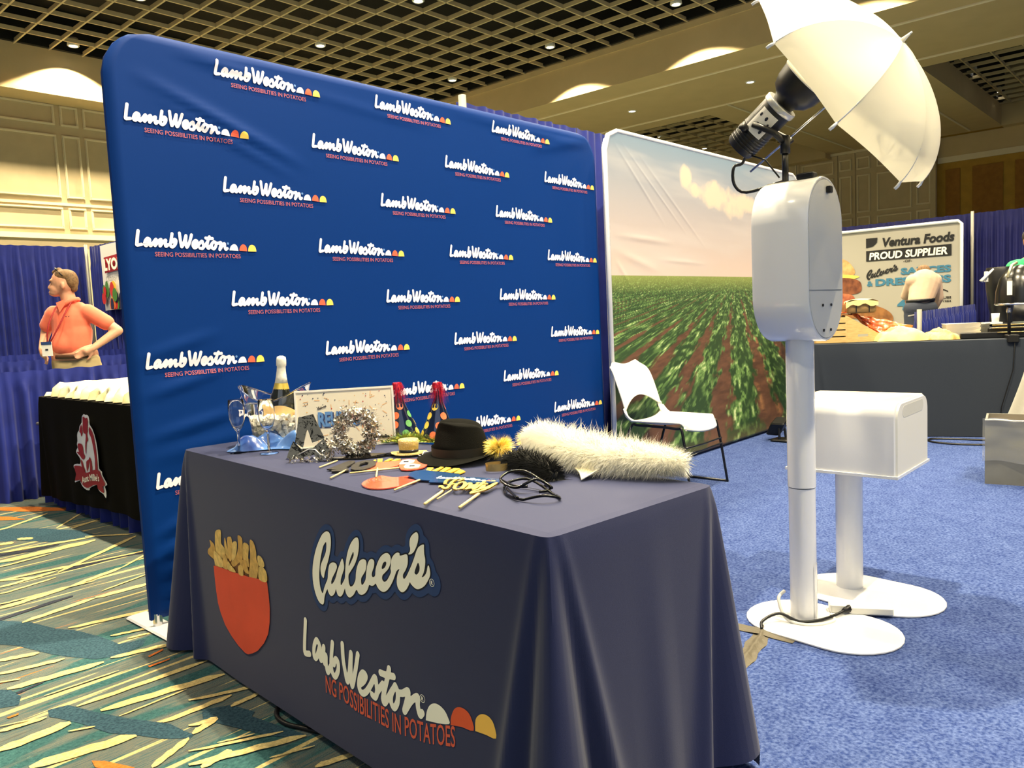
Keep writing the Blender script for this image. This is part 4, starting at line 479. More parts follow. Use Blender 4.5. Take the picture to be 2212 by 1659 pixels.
for i,x in enumerate((15.3,11.12,7.05,2.95,-1.15)):
    for j,y in enumerate((18.93,15.50,12.12,8.70,5.3,1.9,-1.5)):
        if x==15.3 and y>16: continue
        dz=ZG+.02
        lab='round white downlight recessed in the dark open ceiling grid'
        if (i,j)==(2,0): lab='downlight in the grid beside the left wall, above a bright arc on it'
        if (i,j)==(0,1): lab='downlight in the grid near the beam, just above the right half of the blue backdrop'
        if (i,j)==(0,2): lab='downlight in the grid next to the beam, middle one of three along it'
        if (i,j)==(0,3): lab='downlight in the grid next to the beam, nearest the umbrella'
        if (i,j)==(1,1): lab='downlight in the grid seen right above the top edge of the blue backdrop'
        if (i,j)==(1,2): lab='downlight cut by the top edge of the photo, above the middle of the blue backdrop'
        if (i,j)==(2,1): lab='downlight cut by the photo top edge, above the left corner of the blue backdrop'
        downlight(x,y,dz,lab,g1,SPOT_P*(.2 if x<0 else 1.9 if x<5 and y<4 else .85 if x<9 and y<10 else .6 if x<12 and y<6 else 1))
for y in (12.17,8.74,5.3): downlight(18.86,y,6.588,{12.17:'downlight set flush in the beam underside, left one above the backdrops',8.74:'downlight set flush in the beam underside, the one beside the strobe',5.3:'downlight set flush in the beam underside behind the umbrella'}[y],'downlights in the beam underside',SPOT_P*.4)
for x,y,l in ((27.5,2.0,'added unseen downlight in the far right ceiling grid, lighting the ochre wall'),(25.7,15.4,'small downlight in the far ceiling grid above the field backdrop, left one'),(29.0,15.4,'small downlight in the far ceiling grid above the field backdrop, right one'),(25.9,5.4,'small downlight in the far right ceiling grid beside the umbrella, upper one'),(29.2,5.4,'small downlight in the far right ceiling grid, lower one')): downlight(x,y,7.4,l,'downlights in the far ceiling grids',SPOT_P*.6,y!=5.4,84)  # the out-of-view downlight is added to brighten the ochre wall
# ---------------- logo art ----------------
LWM=mask_mesh('lw',DATA['LW'],.0120,.0021)
LWT=mask_mesh('lwt',DATA['LW'],.0150,.004)
def logo(mbw,mbo,mby,mbt,mbr,F,sc_=1.0,tag_=True):
    put_mask(mbw,LWM,lambda a,b,h:F(a*sc_,b*sc_,h))
    for d,mb in zip(DATA['LWdome'],(mbw,mbo,mby)): mb.poly([[(x*sc_,z*sc_) for x,z in smooth(d,3)]],F)
    if tag_:
        a,b,c=DATA['LWtag']; add_text(mbt,'SEEING POSSIBILITIES IN POTATOES',F,a[0]*sc_,b[0]*sc_,-.0315*sc_,-.0145*sc_,bold=.006)
        x,z=DATA['LWreg'][0]; mbr.add([F((x+.005*math.cos(k*PI/6))*sc_,(z+.005*math.sin(k*PI/6))*sc_,0) for k in range(12)],[tuple(range(12))])
# ---------------- fabric backdrops ----------------
def seg_d(x,z,a):
    x0,z0,x1,z1,w_,am=a; dx,dz=x1-x0,z1-z0; L2=dx*dx+dz*dz; t=max(0,min(1,((x-x0)*dx+(z-z0)*dz)/L2)); d=math.hypot(x-x0-t*dx,z-z0-t*dz)
    return am*math.exp(-(d/w_)**2)*math.sin(PI*(.04+.92*t))
def panel(name,x0,x1,z0,z1,yf,thick,rad,folds,m,mback,par,nu=150,nv=120,noise_a=.0012,fs_=1.0):
    """pillow-case fabric stretched over a rounded frame"""
    mb=MB(); W,H=x1-x0,z1-z0
    def inset(z):
        o=0
        for zc,s in ((z1-rad,1),):
            t=(z-zc)*s
            if t>0: o=rad-math.sqrt(max(0,rad*rad-t*t))
        return o
    def fn(u,v):
        z=z0+H*v; i=inset(z); x=x0+i+(W-2*i)*u
        e=min(x-x0-i,x1-i-x,z-z0,z1-z); rd=thick*.5*(1-min(1,max(0,e)/(thick*.6)))**2
        d=fs_*sum(seg_d(x,z,f) for f in folds)*min(1,max(0,e)/.05)
        d+=noise_a*noise.noise(Vector((x*3,z*2,1)))*min(1,max(0,e)/.1)
        return (x,yf+rd-d,z)
    us=[0,.001,.004,.008]; 
    mb.grid(fn,nu,nv); 
    def fb(u,v):
        z=z0+H*v; i=inset(z); x=x0+i+(W-2*i)*u
        return (x,yf+thick,z)
    o=mb.build(name,m,par,True,fixn=False)
    mb=MB(); n=40; mb.grid(fb,2,n)
    o0=len(mb.v)
    for u in (0,1): mb.grid(lambda a,v:(lambda p,q:(p[0],p[1]+(q[1]-p[1])*a,p[2]))(fn(u,v),fb(u,v)),3,n)
    for v in (0,1): mb.grid(lambda a,t:(lambda p,q:(p[0],p[1]+(q[1]-p[1])*a,p[2]))(fn(t,v),fb(t,v)),3,n)
    mb.build('fabric_back',mback,par,True,fixn=False)
    return o
BY=3.05
bd=thing('fabric_backdrop','wide dark blue fabric backdrop covered in white script logos, behind the front table','backdrop',(1.25,BY,0))
folds=[(1.35,2.12,2.05,1.86,.022,.010),(1.40,2.05,2.0,1.80,.015,.006),(1.5,2.24,1.9,2.20,.02,.007),(1.26,1.05,1.6,1.14,.02,.006),(1.26,.90,1.62,.99,.018,.007),(1.26,.98,1.7,1.03,.03,-.004),(1.26,.74,1.7,.82,.02,.008),(1.26,.66,1.8,.73,.03,.006),(1.27,.36,1.60,.48,.018,.011),(1.27,.28,1.55,.38,.016,.011),(1.27,.20,1.5,.26,.012,.008),(1.26,.12,1.5,.16,.01,.007),(1.26,.08,1.45,.09,.01,.006),(1.27,1.3,1.34,1.6,.02,.004),(3.0,2.24,4.2,2.20,.02,.005),(3.6,2.12,4.25,2.25,.03,.006),(1.9,2.2,2.9,2.12,.02,.003)]
panel('fabric_front',1.235,4.285,.035,2.285,BY,.036,.185,folds,M_bd,M_bd,bd)
mw,mo,my,mt,mr=MB(),MB(),MB(),MB(),MB()
def bdd(x,z): return sum(seg_d(x,z,f) for f in folds)+.0012*noise.noise(Vector((x*3,z*2,1)))
for r in range(9):
    z=2.172-.2328*r
    xs=(1.66,2.475,3.293) if r%2==0 else (1.288,2.103,2.919,3.738)
    for x in xs:
        if z<.3 and x>1.5 : continue
        F=lambda a,b,h,x=x,z=z:(x+a,BY-.0035-bdd(x+a,z+b),z+b)
        logo(mw,mo,my,mt,mr,F)
mw.build('printed_script',M_lw,bd,fixn=False)['kind']='stuff'; mo.build('printed_orange_dome',M_or,bd,fixn=False)['kind']='stuff'; my.build('printed_yellow_dome',M_ye,bd,fixn=False)['kind']='stuff'
mt.build('printed_tagline',M_tag,bd,fixn=False)['kind']='stuff'; mr.build('printed_mark',M_reg,bd,fixn=False)['kind']='stuff'
for x,hy,zz in ((1.26,.22,0),(4.25,.07,.009)): MB().rbox((x-.045,BY-hy,zz),(x+.045,BY+hy,zz+.012),.01).build('foot',M_white,bd); MB().tube([(x,BY+.018,zz+.012),(x,BY+.018,.06)],.018,12).build('foot_post',M_chrome,bd)

# field backdrop: flat print computed as colour per point
def vnoise(x,y,seed=0):
    xi=np.floor(x).astype(np.int64); yi=np.floor(y).astype(np.int64); xf=x-xi; yf=y-yi
    def h(a,b):
        n_=(a*374761393+b*668265263+seed*144269)&0xffffffff; n_=((n_^(n_>>13))*1274126177)&0xffffffff; return ((n_^(n_>>16))&0xffff)/65535.
    u=xf*xf*(3-2*xf); v=yf*yf*(3-2*yf)
    return (h(xi,yi)*(1-u)+h(xi+1,yi)*u)*(1-v)+(h(xi,yi+1)*(1-u)+h(xi+1,yi+1)*u)*v
def fbm(x,y,o=4,seed=0):
    s=0;a=.5;t=0
    for k in range(o): s+=a*vnoise(x*2**k,y*2**k,seed+k); t+=a; a*=.5
    return s/t
def field_colors(X,Z):
    hz=1.383; col=np.zeros(X.shape+(3,))
    # sky
    t=np.clip((Z-hz)/(2.3-hz),0,1)[...,None]; lin=lambda r,g,b:np.array([s2l(r/255),s2l(g/255),s2l(b/255)])
    sky=lin(232,208,196)*(1-t)+lin(138,160,182)*t
    cl=fbm((X-6.2)*.9+Z*1.4,(Z)*6,4,3)[...,None]; sky=sky*(1-.55*np.clip((cl-.45)*3,0,1))+lin(222,214,212)*.55*np.clip((cl-.45)*3,0,1)
    for cx_,cz,rx,rz_ in ((5.72,2.02,.26,.11),(5.32,2.12,.09,.10),(5.46,2.03,.12,.06),(6.1,1.98,.4,.13)):
        d=((X-cx_)/rx)**2+((Z-cz)/rz_)**2+(fbm(X*9,Z*9,4,8)-.5)*1.6
        a=np.clip((1-d)*1.5,0,1)[...,None]; sky=sky*(1-a)+lin(238,218,196)*a
    v=np.maximum(hz-Z,1e-3); A=(X-6.08)/v; Dp=1/v
    row=A/.84-.17+.12*(fbm(A*.3+3,np.log(Dp)*3,2,5)-.5); ph=np.abs(row-np.round(row))*2
    wob=(fbm(A*11,np.log(Dp)*11,4,21)-.5)*.9
    leafw=.68+.12*np.clip(Dp-1,0,3)
    veg=np.clip((leafw+wob-ph)*6,0,1)
    near=np.clip((.9-v)*1.0+.05,0,1); veg=np.maximum(veg,np.clip((Dp-5)*.25,0,1)*.8)
    # far-left rows merge
    lf=fbm(A*20,np.log(Dp)*20,4,31); lf2=fbm(A*8+5,np.log(Dp)*8,3,37); hi=np.clip((lf-.44)*5,0,1)*np.clip((lf2-.28)*3,0,1)
    g0=lin(36,64,30); g1=lin(112,150,80); g2=lin(206,220,158)
    gr=g0*(1-hi[...,None])+g1*hi[...,None]; h3=np.clip((lf-.66)*8,0,1)[...,None]*np.clip((lf2-.45)*4,0,1)[...,None]; gr=gr*(1-h3)+g2*h3
    so=fbm(A*7,np.log(Dp)*26,4,41); soil=lin(58,38,28)*(1-so[...,None])+lin(118,80,58)*so[...,None]
    ed=np.clip(1-np.abs(ph-.68)*7,0,1)[...,None]*np.clip((so-.45)*4,0,1)[...,None]*.6*(A>0)[...,None]; soil=soil*(1-ed)+lin(186,132,84)*ed
    g=gr*veg[...,None]+soil*(1-veg[...,None]); far=np.clip((.12-v)/.12,0,1)[...,None]; g=g*(1-far*.7)+lin(150,160,84)*far*.7
    low=np.clip((.16-Z)/.16,0,1)[...,None]*.5; g=g*(1-low)+lin(120,92,58)*low
    m=(Z>hz)[...,None]; return np.where(m,sky*.70,g*.95)
FY=2.985
fb=thing('fabric_backdrop','fabric backdrop printed with a green potato field under a cloudy sky, beside the blue one','backdrop',(4.31,FY,0))
M_fieldp=bpy.data.materials.new('field_print'); M_fieldp.use_nodes=True
_n=M_fieldp.node_tree; _a=_n.nodes.new('ShaderNodeVertexColor'); _a.layer_name='Col'; _n.links.new(_a.outputs[0],_n.nodes['Principled BSDF'].inputs['Base Color']); _n.nodes['Principled BSDF'].inputs['Roughness'].default_value=.6
ff=[(4.4,2.25,5.0,1.75,.012,.005),(4.5,2.25,5.3,1.7,.01,.004),(4.7,2.2,5.6,1.6,.012,.004),(4.36,1.55,4.9,1.42,.03,.006),(4.36,1.65,5.1,1.62,.02,.005),(4.36,1.50,4.6,1.25,.02,.006),(4.9,1.5,5.6,1.48,.015,.003)]
o=panel('fabric_front',4.305,7.44,.02,2.33,FY,.036,.14,ff,M_fieldp,M_whitem,fb,420,430,.0015,.45)
me=o.data; co=np.empty(len(me.vertices)*3); me.vertices.foreach_get('co',co); co=co.reshape(-1,3)
vc=field_colors(co[:,0]+4.31,co[:,2]); ca=me.color_attributes.new('Col','FLOAT_COLOR','POINT'); ca.data.foreach_set('color',np.concatenate([vc,np.ones((len(vc),1))],1).ravel().astype(np.float32))
mb=MB()
rim=[(4.305,.03),(4.305,2.19),(4.345,2.29),(4.445,2.33),(7.3,2.33),(7.40,2.29),(7.44,2.19),(7.44,.03)]
mb.tube([(x,FY+.012,z) for x,z in rim],.017,8).build('frame_tube',M_white,fb,True)
sl=MB()
F=lambda a,b,h:(6.47+a*1.3,FY-.006,1.87+b*1.3)
put_mask(sl,mask_mesh('lwf',DATA['LW'],.009,.0026),F)
sl.build('printed_script',M_dkl,fb,fixn=False)
for x in (4.36,7.3): MB().rbox((x-.045,FY-.04,.009),(x+.045,FY+.08,.02),.01).build('foot',M_black,fb)

# ---------------- drapes on pipes ----------------
def drape(name,label,p0,p1,top,bottom=.0,depth=.028,pitch=.085,group=None,m=M_drape,posts=(0,1),pr_=.024,seed=0,post_h=None,split=True):
    p0,p1=Vector((*p0,0)),Vector((*p1,0)); L=(p1-p0).length; d=(p1-p0)/L; nrm=Vector((d.y,-d.x,0))
    t=thing(name,label,'curtain',tuple(p0),0,group)
    npan=max(1,round(L/1.25)) if split else 1; rnd=random.Random(seed)
    for k in range(npan):
        a,b=L*k/npan,L*(k+1)/npan; n=max(16,int((b-a)/pitch*7)); phs=[rnd.random()*6 for _ in range(4)]
        def fn(u,v,a=a,b=b,phs=phs):
            s=a+(b-a)*u; z=bottom+(top-bottom)*v
            amp=depth*(1.15-.5*v) if v<.965 else depth*.4
            w_=math.sin(s/pitch*2*PI+1.4*math.sin(s*3+phs[0])+phs[1])+.5*math.sin(s/pitch*3.7+phs[2])+.3*math.sin(s*31+z*2+phs[3])
            if v>.90: w_=w_*.4+.25*math.sin(s*90+phs[0])
            hz=top+ (.004*math.sin(s*40+phs[0]) if v>.99 else 0)
            p=p0+d*s+nrm*(amp*w_)
            return (p.x,p.y,z if v<.99 else hz)
        mb=MB(); mb.grid(fn,n,24); mb.build('drape_panel',m,t,True,fixn=False)
    MB().tube([p0+V(0,0,top-.04)-nrm*.05,p1+V(0,0,top-.04)-nrm*.05],.012,8).build('rail',M_pole,t,True)
    for q in posts:
        b=p0+(p1-p0)*q; MB().tube([b+nrm*.05,b+nrm*.05+V(0,0,(post_h or top+.03))],pr_,10).build('upright',M_pole,t,True)
    return t
drape('pipe_drape','tall royal blue drape wall at the back left behind the man in the coral shirt',(0.6,12.55),(4.57,12.55),2.46,posts=(1,),seed=1)
drape('pipe_drape','short side run of tall blue drape that carries the white fruit banner',(4.62,12.5),(4.75,9.2),2.46,posts=(1,),seed=2)
drape('pipe_drape','lowest blue drape rail at far left, the nearest one, behind the black table',(0.2,6.38),(3.6,6.30),.92,seed=3,posts=(),split=True)
drape('pipe_drape','low blue drape rail directly behind the waist of the man in the coral shirt',(.8,9.4),(4.7,9.4),.92,seed=4,posts=())
drape('pipe_drape','farthest low blue drape rail at far left in front of the tall drape',(1.5,11.4),(4.6,11.4),.95,seed=5,posts=())
drape('pipe_drape','blue drape just showing above the seam between the two fabric backdrops',(3.40,3.42),(8.0,3.35),2.44,seed=6,posts=(0,),post_h=2.462)
drape('pipe_drape','tall navy drape wall at the right behind the supplier banner and the machines',(14.72,9.5),(14.72,-1.0),2.46,seed=7,posts=(.614,),m=mat('drape_navy',(30,32,84),.6,spec=.3,noise_s=5,noise_a=.12))
drape('pipe_drape','low blue side rail with a white end post, beside the bent-over man',(9.0,2.41),(14.64,3.0),.99,seed=8,posts=(0,))
drape('pipe_drape','blue drape skirting under the black table at left',(1.86,4.3),(1.86,6.1),.6,seed=9,posts=())

# fruit banner on side drape
bn=thing('hanging_banner','white hanging banner with a red name block and colourful fruit','banner',(4.56,11.4,1.5))
FB=lambda y,z,h:(4.56-h-.012*math.sin(y*5),y,z)
mb=MB(); mb.grid(lambda u,v:FB(11.95-1.35*u,1.5+.92*v,0),16,10).build('banner_sheet',mat('banner_white',(222,218,212),.6),bn,fixn=False)
MB().poly([[(11.78,2.02),(11.0,2.05),(11.0,2.27),(11.78,2.24)]],lambda a,b,h:FB(a,b,.02)).build('name_block',mat('banner_red',(158,26,34),.6),bn,fixn=False)
mb=MB(); add_text(mb,'LYONS',lambda a,b,h:FB(11.76-a,b,.03),0,.72,2.06,2.22,bold=.05); mb.build('name_letters',M_cream,bn,fixn=False)
mb=MB(); add_text(mb,'Quality Ingredients',lambda a,b,h:FB(11.72-a,b,.03),0,.9,1.90,1.97); mb.build('small_words',mat('banner_grey',(150,146,140),.6),bn,fixn=False)
rnd=random.Random(3)
for nm,c,n in (('printed_red_fruit',(196,44,40),9),('printed_yellow_fruit',(236,190,60),6),('printed_green_leaf',(70,120,50),6),('printed_dark_fruit',(40,40,70),6),('printed_orange_fruit',(220,110,50),5)):
    for k in range(n):
        mb=MB(); cy,cz=rnd.uniform(10.7,11.88),rnd.uniform(1.56,1.80); r1,r2=rnd.uniform(.05,.09),rnd.uniform(.06,.12); hh=.02+.002*k+rnd.random()*.01
        mb.add([FB(cy+r1*math.cos(j*PI/6),max(1.505,cz+r2*math.sin(j*PI/6)),hh) for j in range(12)],[tuple(range(12))])
        mb.build(nm,mat(nm,c,.6),bn,fixn=False)

# ---------------- supplier banner ----------------
vb=thing('framed_banner','grey supplier banner in a white frame with a burger picture and black lettering','banner',(14.5,4.8,0))
MB().box((14.5,3.19,.18),(14.53,6.9,2.32)).build('banner_sheet',mat('banner_grey_sheet',(164,160,148),.7),vb)
VF=lambda y,z,h:(14.497-h*.001-.002,y,z)
MB().tube([(14.49,3.17,.0),(14.49,3.17,2.30),(14.49,3.22,2.345),(14.49,6.9,2.345),(14.49,6.9,.0)],.028,8).build('banner_frame',M_white,vb,True)
VT=lambda a,b,h,k=.006:(14.497-k,4.65-a,b)
K=mat('banner_black',(22,22,24),.7); B=mat('banner_teal',(58,116,146),.7)
mb=MB(); add_text(mb,'Ventura Foods',VT,.27,1.38,2.04,2.19,bold=.04,shear=.18); mb.poly([smooth([(0,2.20),(.19,2.20),(.18,2.12),(.12,2.06),(.0,2.035)],1)],lambda a,b,h:VT(a,b,0)); mb.poly([[(0,1.805),(1.335,1.80),(1.335,1.985),(0,1.985)]],lambda a,b,h:VT(a,b,0))
add_text(mb,'-OF-',VT,.60,.74,1.745,1.785,bold=.02)
mb.build('printed_black_words',K,vb,fixn=False)
mb=MB(); add_text(mb,'PROUD SUPPLIER',lambda a,b,h:VT(a,b,0,.010),.05,1.28,1.83,1.955,bold=.035,shear=.12); mb.build('printed_white_words',M_cream,vb,fixn=False)
mb=MB(); add_text(mb,'SAUCES',VT,.56,1.33,1.545,1.655,bold=.05); mb.build('printed_teal_word',B,vb,fixn=False)
mb=MB(); add_text(mb,'DRESSINGS',VT,.15,1.33,1.375,1.495,bold=.05); mb.build('printed_teal_word',B,vb,fixn=False)
mb=MB(); add_text(mb,'&',VT,.01,.11,1.375,1.46,bold=.03); mb.build('printed_sign',B,vb,fixn=False)
mb=MB(); add_text(mb,'4',VT,.50,.70,.95,1.18,bold=.05,shear=.2); mb.build('printed_figure',B,vb,fixn=False)
cvu=[p[0] for p in DATA['CV'][0]]; cvz=[p[1] for p in DATA['CV'][0]]; cu0,cu1,cz0,cz1=max(cvu),min(cvu),min(cvz),max(cvz)
def cv_script(mb,F,x0,x1,y0,y1):
    f=lambda p:(x0+(cu0-p[0])/(cu0-cu1)*(x1-x0),y0+(p[1]-cz0)/(cz1-cz0)*(y1-y0))
    L=[[f(p) for p in lp] for lp in DATA['CV']]; mb.poly(L[:4],lambda a,b,h:F(a,b,0)); mb.poly([L[4]],lambda a,b,h:F(a,b,0))
mb=MB(); cv_script(mb,VT,.0,.52,1.48,1.70); add_text(mb,'OUR VALUE!',VT,.86,1.33,1.10,1.14,bold=.04); add_text(mb,'SINCE 1984',VT,1.0,1.33,1.045,1.075,bold=.02); mb.stroke([(1.15,1.24),(1.18,1.18),(1.2,1.25),(1.28,1.22)],.015,VT); mb.build('printed_black_script',K,vb,fixn=False)
def blob(nm,c,pts,k,c2=None):
    mb=MB(); mb.poly([smooth(pts,4,True)],lambda a,b,h:VT(a,b,0,k)); mb.build(nm,mat(nm,c,.7,noise_s=9,c2=c2 or c),vb,fixn=False)
blob('printed_bun',(196,140,84),[(-1.5,1.62),(-.9,1.60),(-.42,1.56),(-.2,1.60),(-.24,1.75),(-.4,1.88),(-.8,1.98),(-1.3,1.96),(-1.6,1.8)],.004,(224,178,120))
blob('printed_cheese',(230,196,96),[(-1.5,1.5),(-.6,1.5),(-.2,1.52),(-.15,1.57),(-.6,1.62),(-1.5,1.62)],.005)
blob('printed_patty',(96,50,30),[(-1.5,1.25),(-.6,1.24),(-.15,1.26),(-.08,1.38),(-.16,1.50),(-.5,1.55),(-1.5,1.55)],.006,(140,82,50))
blob('printed_bacon',(150,70,50),[(-1.2,1.05),(-.5,1.05),(-.22,1.1),(-.25,1.24),(-.6,1.28),(-1.2,1.27)],.007,(196,120,80))
blob('printed_nugget',(122,78,40),[(-.7,.85),(-.2,.82),(.1,.74),(.36,.72),(.44,.80),(.36,.93),(.12,1.04),(-.2,1.06),(-.6,1.05)],.008,(160,108,58))
# ---------------- front table with navy cover ----------------
TH=math.radians(5.0); UL=V(math.sin(TH),math.cos(TH),0); US=V(math.cos(TH),-math.sin(TH),0); TO=V(1.12,.94,0); TZ=.73; TL_,TW=1.84,.565
tb=thing('banquet_table','folding banquet table hidden under the navy printed cover','table',tuple(TO))
def tf(u,s,z): p=TO+UL*u+US*s; return (p.x,p.y,z)
MB().box((.015,.015,TZ-.045),(TL_-.015,TW-.015,TZ-.006),lambda a,b,c:tf(a,b,c)).build('tabletop',M_whitem,tb)
for u in (.25,TL_-.25):
    for s in (.1,TW-.1): MB().tube([tf(u,s,0 if s<.2 else .009),tf(u,s,TZ-.04)],.014,8).build('leg',M_black,tb,True)
cl=thing('table_cover','navy table cover printed with red fry pouch and two white script logos','tablecloth',tuple(TO))
def cloth(L,W,Tz,Fm,flare,amp,hem,side_noise,nper=620,nz=44,cr=.035,corner=None):
    """draped cover: top sheet and skirts with corner folds. Fm(u,s,z)->world"""
    mb=MB(); per=[]  # perimeter: start near corner along front (u), far side, back, right side
    segs=[(0,L,'f'),(L,L+W,'l'),(L+W,2*L+W,'b'),(2*L+W,2*L+2*W,'r')]; T=2*(L+W)
    def base(q):
        q%=T
        if q<L: p=(q,0); n=(0,-1)
        elif q<L+W: p=(L,q-L); n=(1,0)
        elif q<2*L+W: p=(L-(q-L-W),W); n=(0,1)
        else: p=(0,W-(q-2*L-W)); n=(-1,0)
        return p,n
    cq=[0,L,L+W,2*L+W]
    def near(q):
        b=None
        for i,c in enumerate(cq):
            d=(q-c+T/2)%T-T/2
            if b is None or abs(d)<abs(b[1]): b=(i,d)
        return b
    def pt(q,v):
        (pu,ps),n=base(q); i,c=near(q); t=1-v
        # blended normal round the corner
        n0=base(cq[i]-.01)[1]; n1=base(cq[i]+.01)[1]; wv=max(0,min(1,.5+c/.16)); wv=wv*wv*(3-2*wv)
        nx=n0[0]*(1-wv)+n1[0]*wv; ny=n0[1]*(1-wv)+n1[1]*wv; l=math.hypot(nx,ny) or 1; nx/=l; ny/=l
        # rounded plan corner
        e=max(0,1-abs(c)/cr); pu-=nx*cr*.30*e*e; ps-=ny*cr*.30*e*e
        A=corner[i] if corner else 1
        tt=t**.85
        w1=.010+.048*t; tt=t**.9; ac=abs(c)
        d=.006*min(1,t*12)+flare*t+A*amp*tt*(1.0*math.exp(-(c/w1)**2)-.38*math.exp(-((ac-.022-.062*t)/(.010+.026*t))**2)+.42*math.exp(-((ac-.03-.105*t)/(.012+.026*t))**2))
        if side_noise: d+=side_noise(q,t,i,c)
        z0=hem(q,c,i); z=Tz-(Tz-z0)*t
        if v>.985: z=Tz-.004*(1)  
        return Fm(pu+nx*d,ps+ny*d,z)
    qs=[T*k/nper for k in range(nper)]
    # denser near the corners
    qs=sorted(set([round(x,5) for x in qs]+[round((c+dd)%T,5) for c in cq for dd in np.linspace(-.3,.3,70)])); n=len(qs)
    vs_=[pt(q,1-j/(nz-1)) for j in range(nz) for q in qs]
    f_=[]
    for j in range(nz-1):
        for i in range(n): k=(i+1)%n; f_.append((j*n+i,(j+1)*n+i,(j+1)*n+k,j*n+k))
    top=[]
    for fr,dz in ((.012,.001),(.0,.0)): pass
    ring1=[]; 
    for q in qs:
        (pu,ps),nn=base(q); i,c=near(q); cx_=min(max(pu,.02),L-.02); cy_=min(max(ps,.02),W-.02); ring1.append(Fm(cx_,cy_,Tz))
    o=len(vs_); vs_+=ring1
    for i in range(n): k=(i+1)%n; f_.append((i,k,o+k,o+i))
    mb.add(vs_,f_)
    # top grid
    g=lambda a,b:Fm(.02+(L-.04)*a,.02+(W-.04)*b,Tz)
    mb.grid(g,24,12)
    return mb
def hem(q,c,i):
    T=2*(TL_+TW)
    if q<TL_: return .012+.045*max(0,1-q/1.4)+.02*math.exp(-(c/.1)**2)*(1 if i==0 else 0)
    if q>T-TW: return .06+.012*math.sin((T-q)*14)
    return .02
def sn(q,t,i,c):
    T=2*(TL_+TW); e=min(1,max(0,abs(c)-.2)/.12)
    if q<TL_: return .0
    if q>T-TW: s=T-q; return e*(t**1.3)*(.007*math.sin(s*15+2.2)+.002*math.sin(s*38+t*2))+.010*t*math.exp(-((s-.30)/.05)**2)
    return e*t*.012*math.sin(q*30)
cloth(TL_,TW,TZ,tf,.035,.075,hem,sn,corner=[1.0,1.15,1,.85]).build('cover_fabric',M_navy,cl,'auto')
def PF(u,z,h=0,k=.0035):
    d=.006+.035*(1-z/TZ)+k; p=TO+UL*u-US*d; return (p.x,p.y,z)
pf=lambda k:(lambda a,b,h=0:PF(a,b,0,k))
mb=MB(); mb.poly([DATA['pouch']],pf(.004)); mb.build('printed_pouch',M_poust,cl,fixn=False)
fc=[(118,74,36),(236,196,112),(214,166,86),(232,188,104),(222,176,96),(240,202,120)]
for k,f in enumerate(DATA['fries']):
    mb=MB(); mb.poly([smooth(f,3,True)],pf(.0022+.00022*k)); mb.build('printed_fry',mat('fry_%d'%(0 if k==0 else 1+k%5),fc[0 if k==0 else 1+k%5],.7,noise_s=55,c2=tuple(int(v*.86) for v in fc[0 if k==0 else 1+k%5])),cl,fixn=False)
# blue outline then the white script
rc=DATA['CVreg'][0]; disc=[(rc[0]+.012*math.cos(j*PI/5),rc[1]+.012*math.sin(j*PI/5)) for j in range(10)]
put_mask(MB(),mask_mesh('cvo',[],0,.004,(DATA['CV'][0],DATA['CV'][4],disc),.0185),pf(.0020)).build('printed_script_outline',M_cv,cl,fixn=False)
put_mask(MB(),mask_mesh('cve',[],0,.0028,(DATA['CV'][0],DATA['CV'][4]),.0036),pf(.0027)).build('printed_script_edge',mat('print_near_black',(12,16,34),.7),cl,fixn=False)
mb=MB(); L=[smooth(l,3,True) for l in DATA['CV']]; mb.poly(L[:4],pf(.0034)); mb.poly([L[4]],pf(.0034)); mb.build('printed_script',M_cream,cl,fixn=False)
def ring(mb,c,ru,rz,w_,F,n=24):
    mb.add([F(c[0]+ru*math.cos(2*PI*j/n),c[1]+rz*math.sin(2*PI*j/n)) for j in range(n)]+[F(c[0]+(ru-w_)*math.cos(2*PI*j/n),c[1]+(rz-w_)*math.sin(2*PI*j/n)) for j in range(n)],[(j,(j+1)%n,n+(j+1)%n,n+j) for j in range(n)])
mb=MB()
for key,k in (('CVreg',.0034),('TLreg',.0030)):
    c,cu_,cz_=DATA[key]; ru=abs(cu_[0]-c[0]); rz_=abs(cz_[1]-c[1]); ring(mb,c,ru,rz_,ru*.14,lambda a,b,k=k:PF(a,b,0,k)); add_text(mb,'R',lambda a,b,h,k=k:PF(c[0]-a,b,0,k),-ru*.42,ru*.45,c[1]-rz_*.5,c[1]+rz_*.5,bold=.02)
mb.build('printed_mark',M_cream,cl,fixn=False)
mb=MB()
put_mask(mb,mask_mesh('tl',DATA['TL'],.0172,.0024),pf(.0030))
for d,mm in zip(DATA['TLdome'],(mb,None,None)):
    if mm: mm.poly([smooth(d,3)],pf(.0030))
mb.build('printed_script',M_cream,cl,fixn=False)
mb=MB(); mb.poly([smooth(DATA['TLdome'][1],3)],pf(.0030)); mb.build('printed_orange_dome',mat('print_dome_orange',(226,88,46),.7),cl,fixn=False)
mb=MB(); mb.poly([smooth(DATA['TLdome'][2],3)],pf(.0030)); mb.build('printed_yellow_dome',mat('print_dome_yellow',(248,192,84),.7),cl,fixn=False)
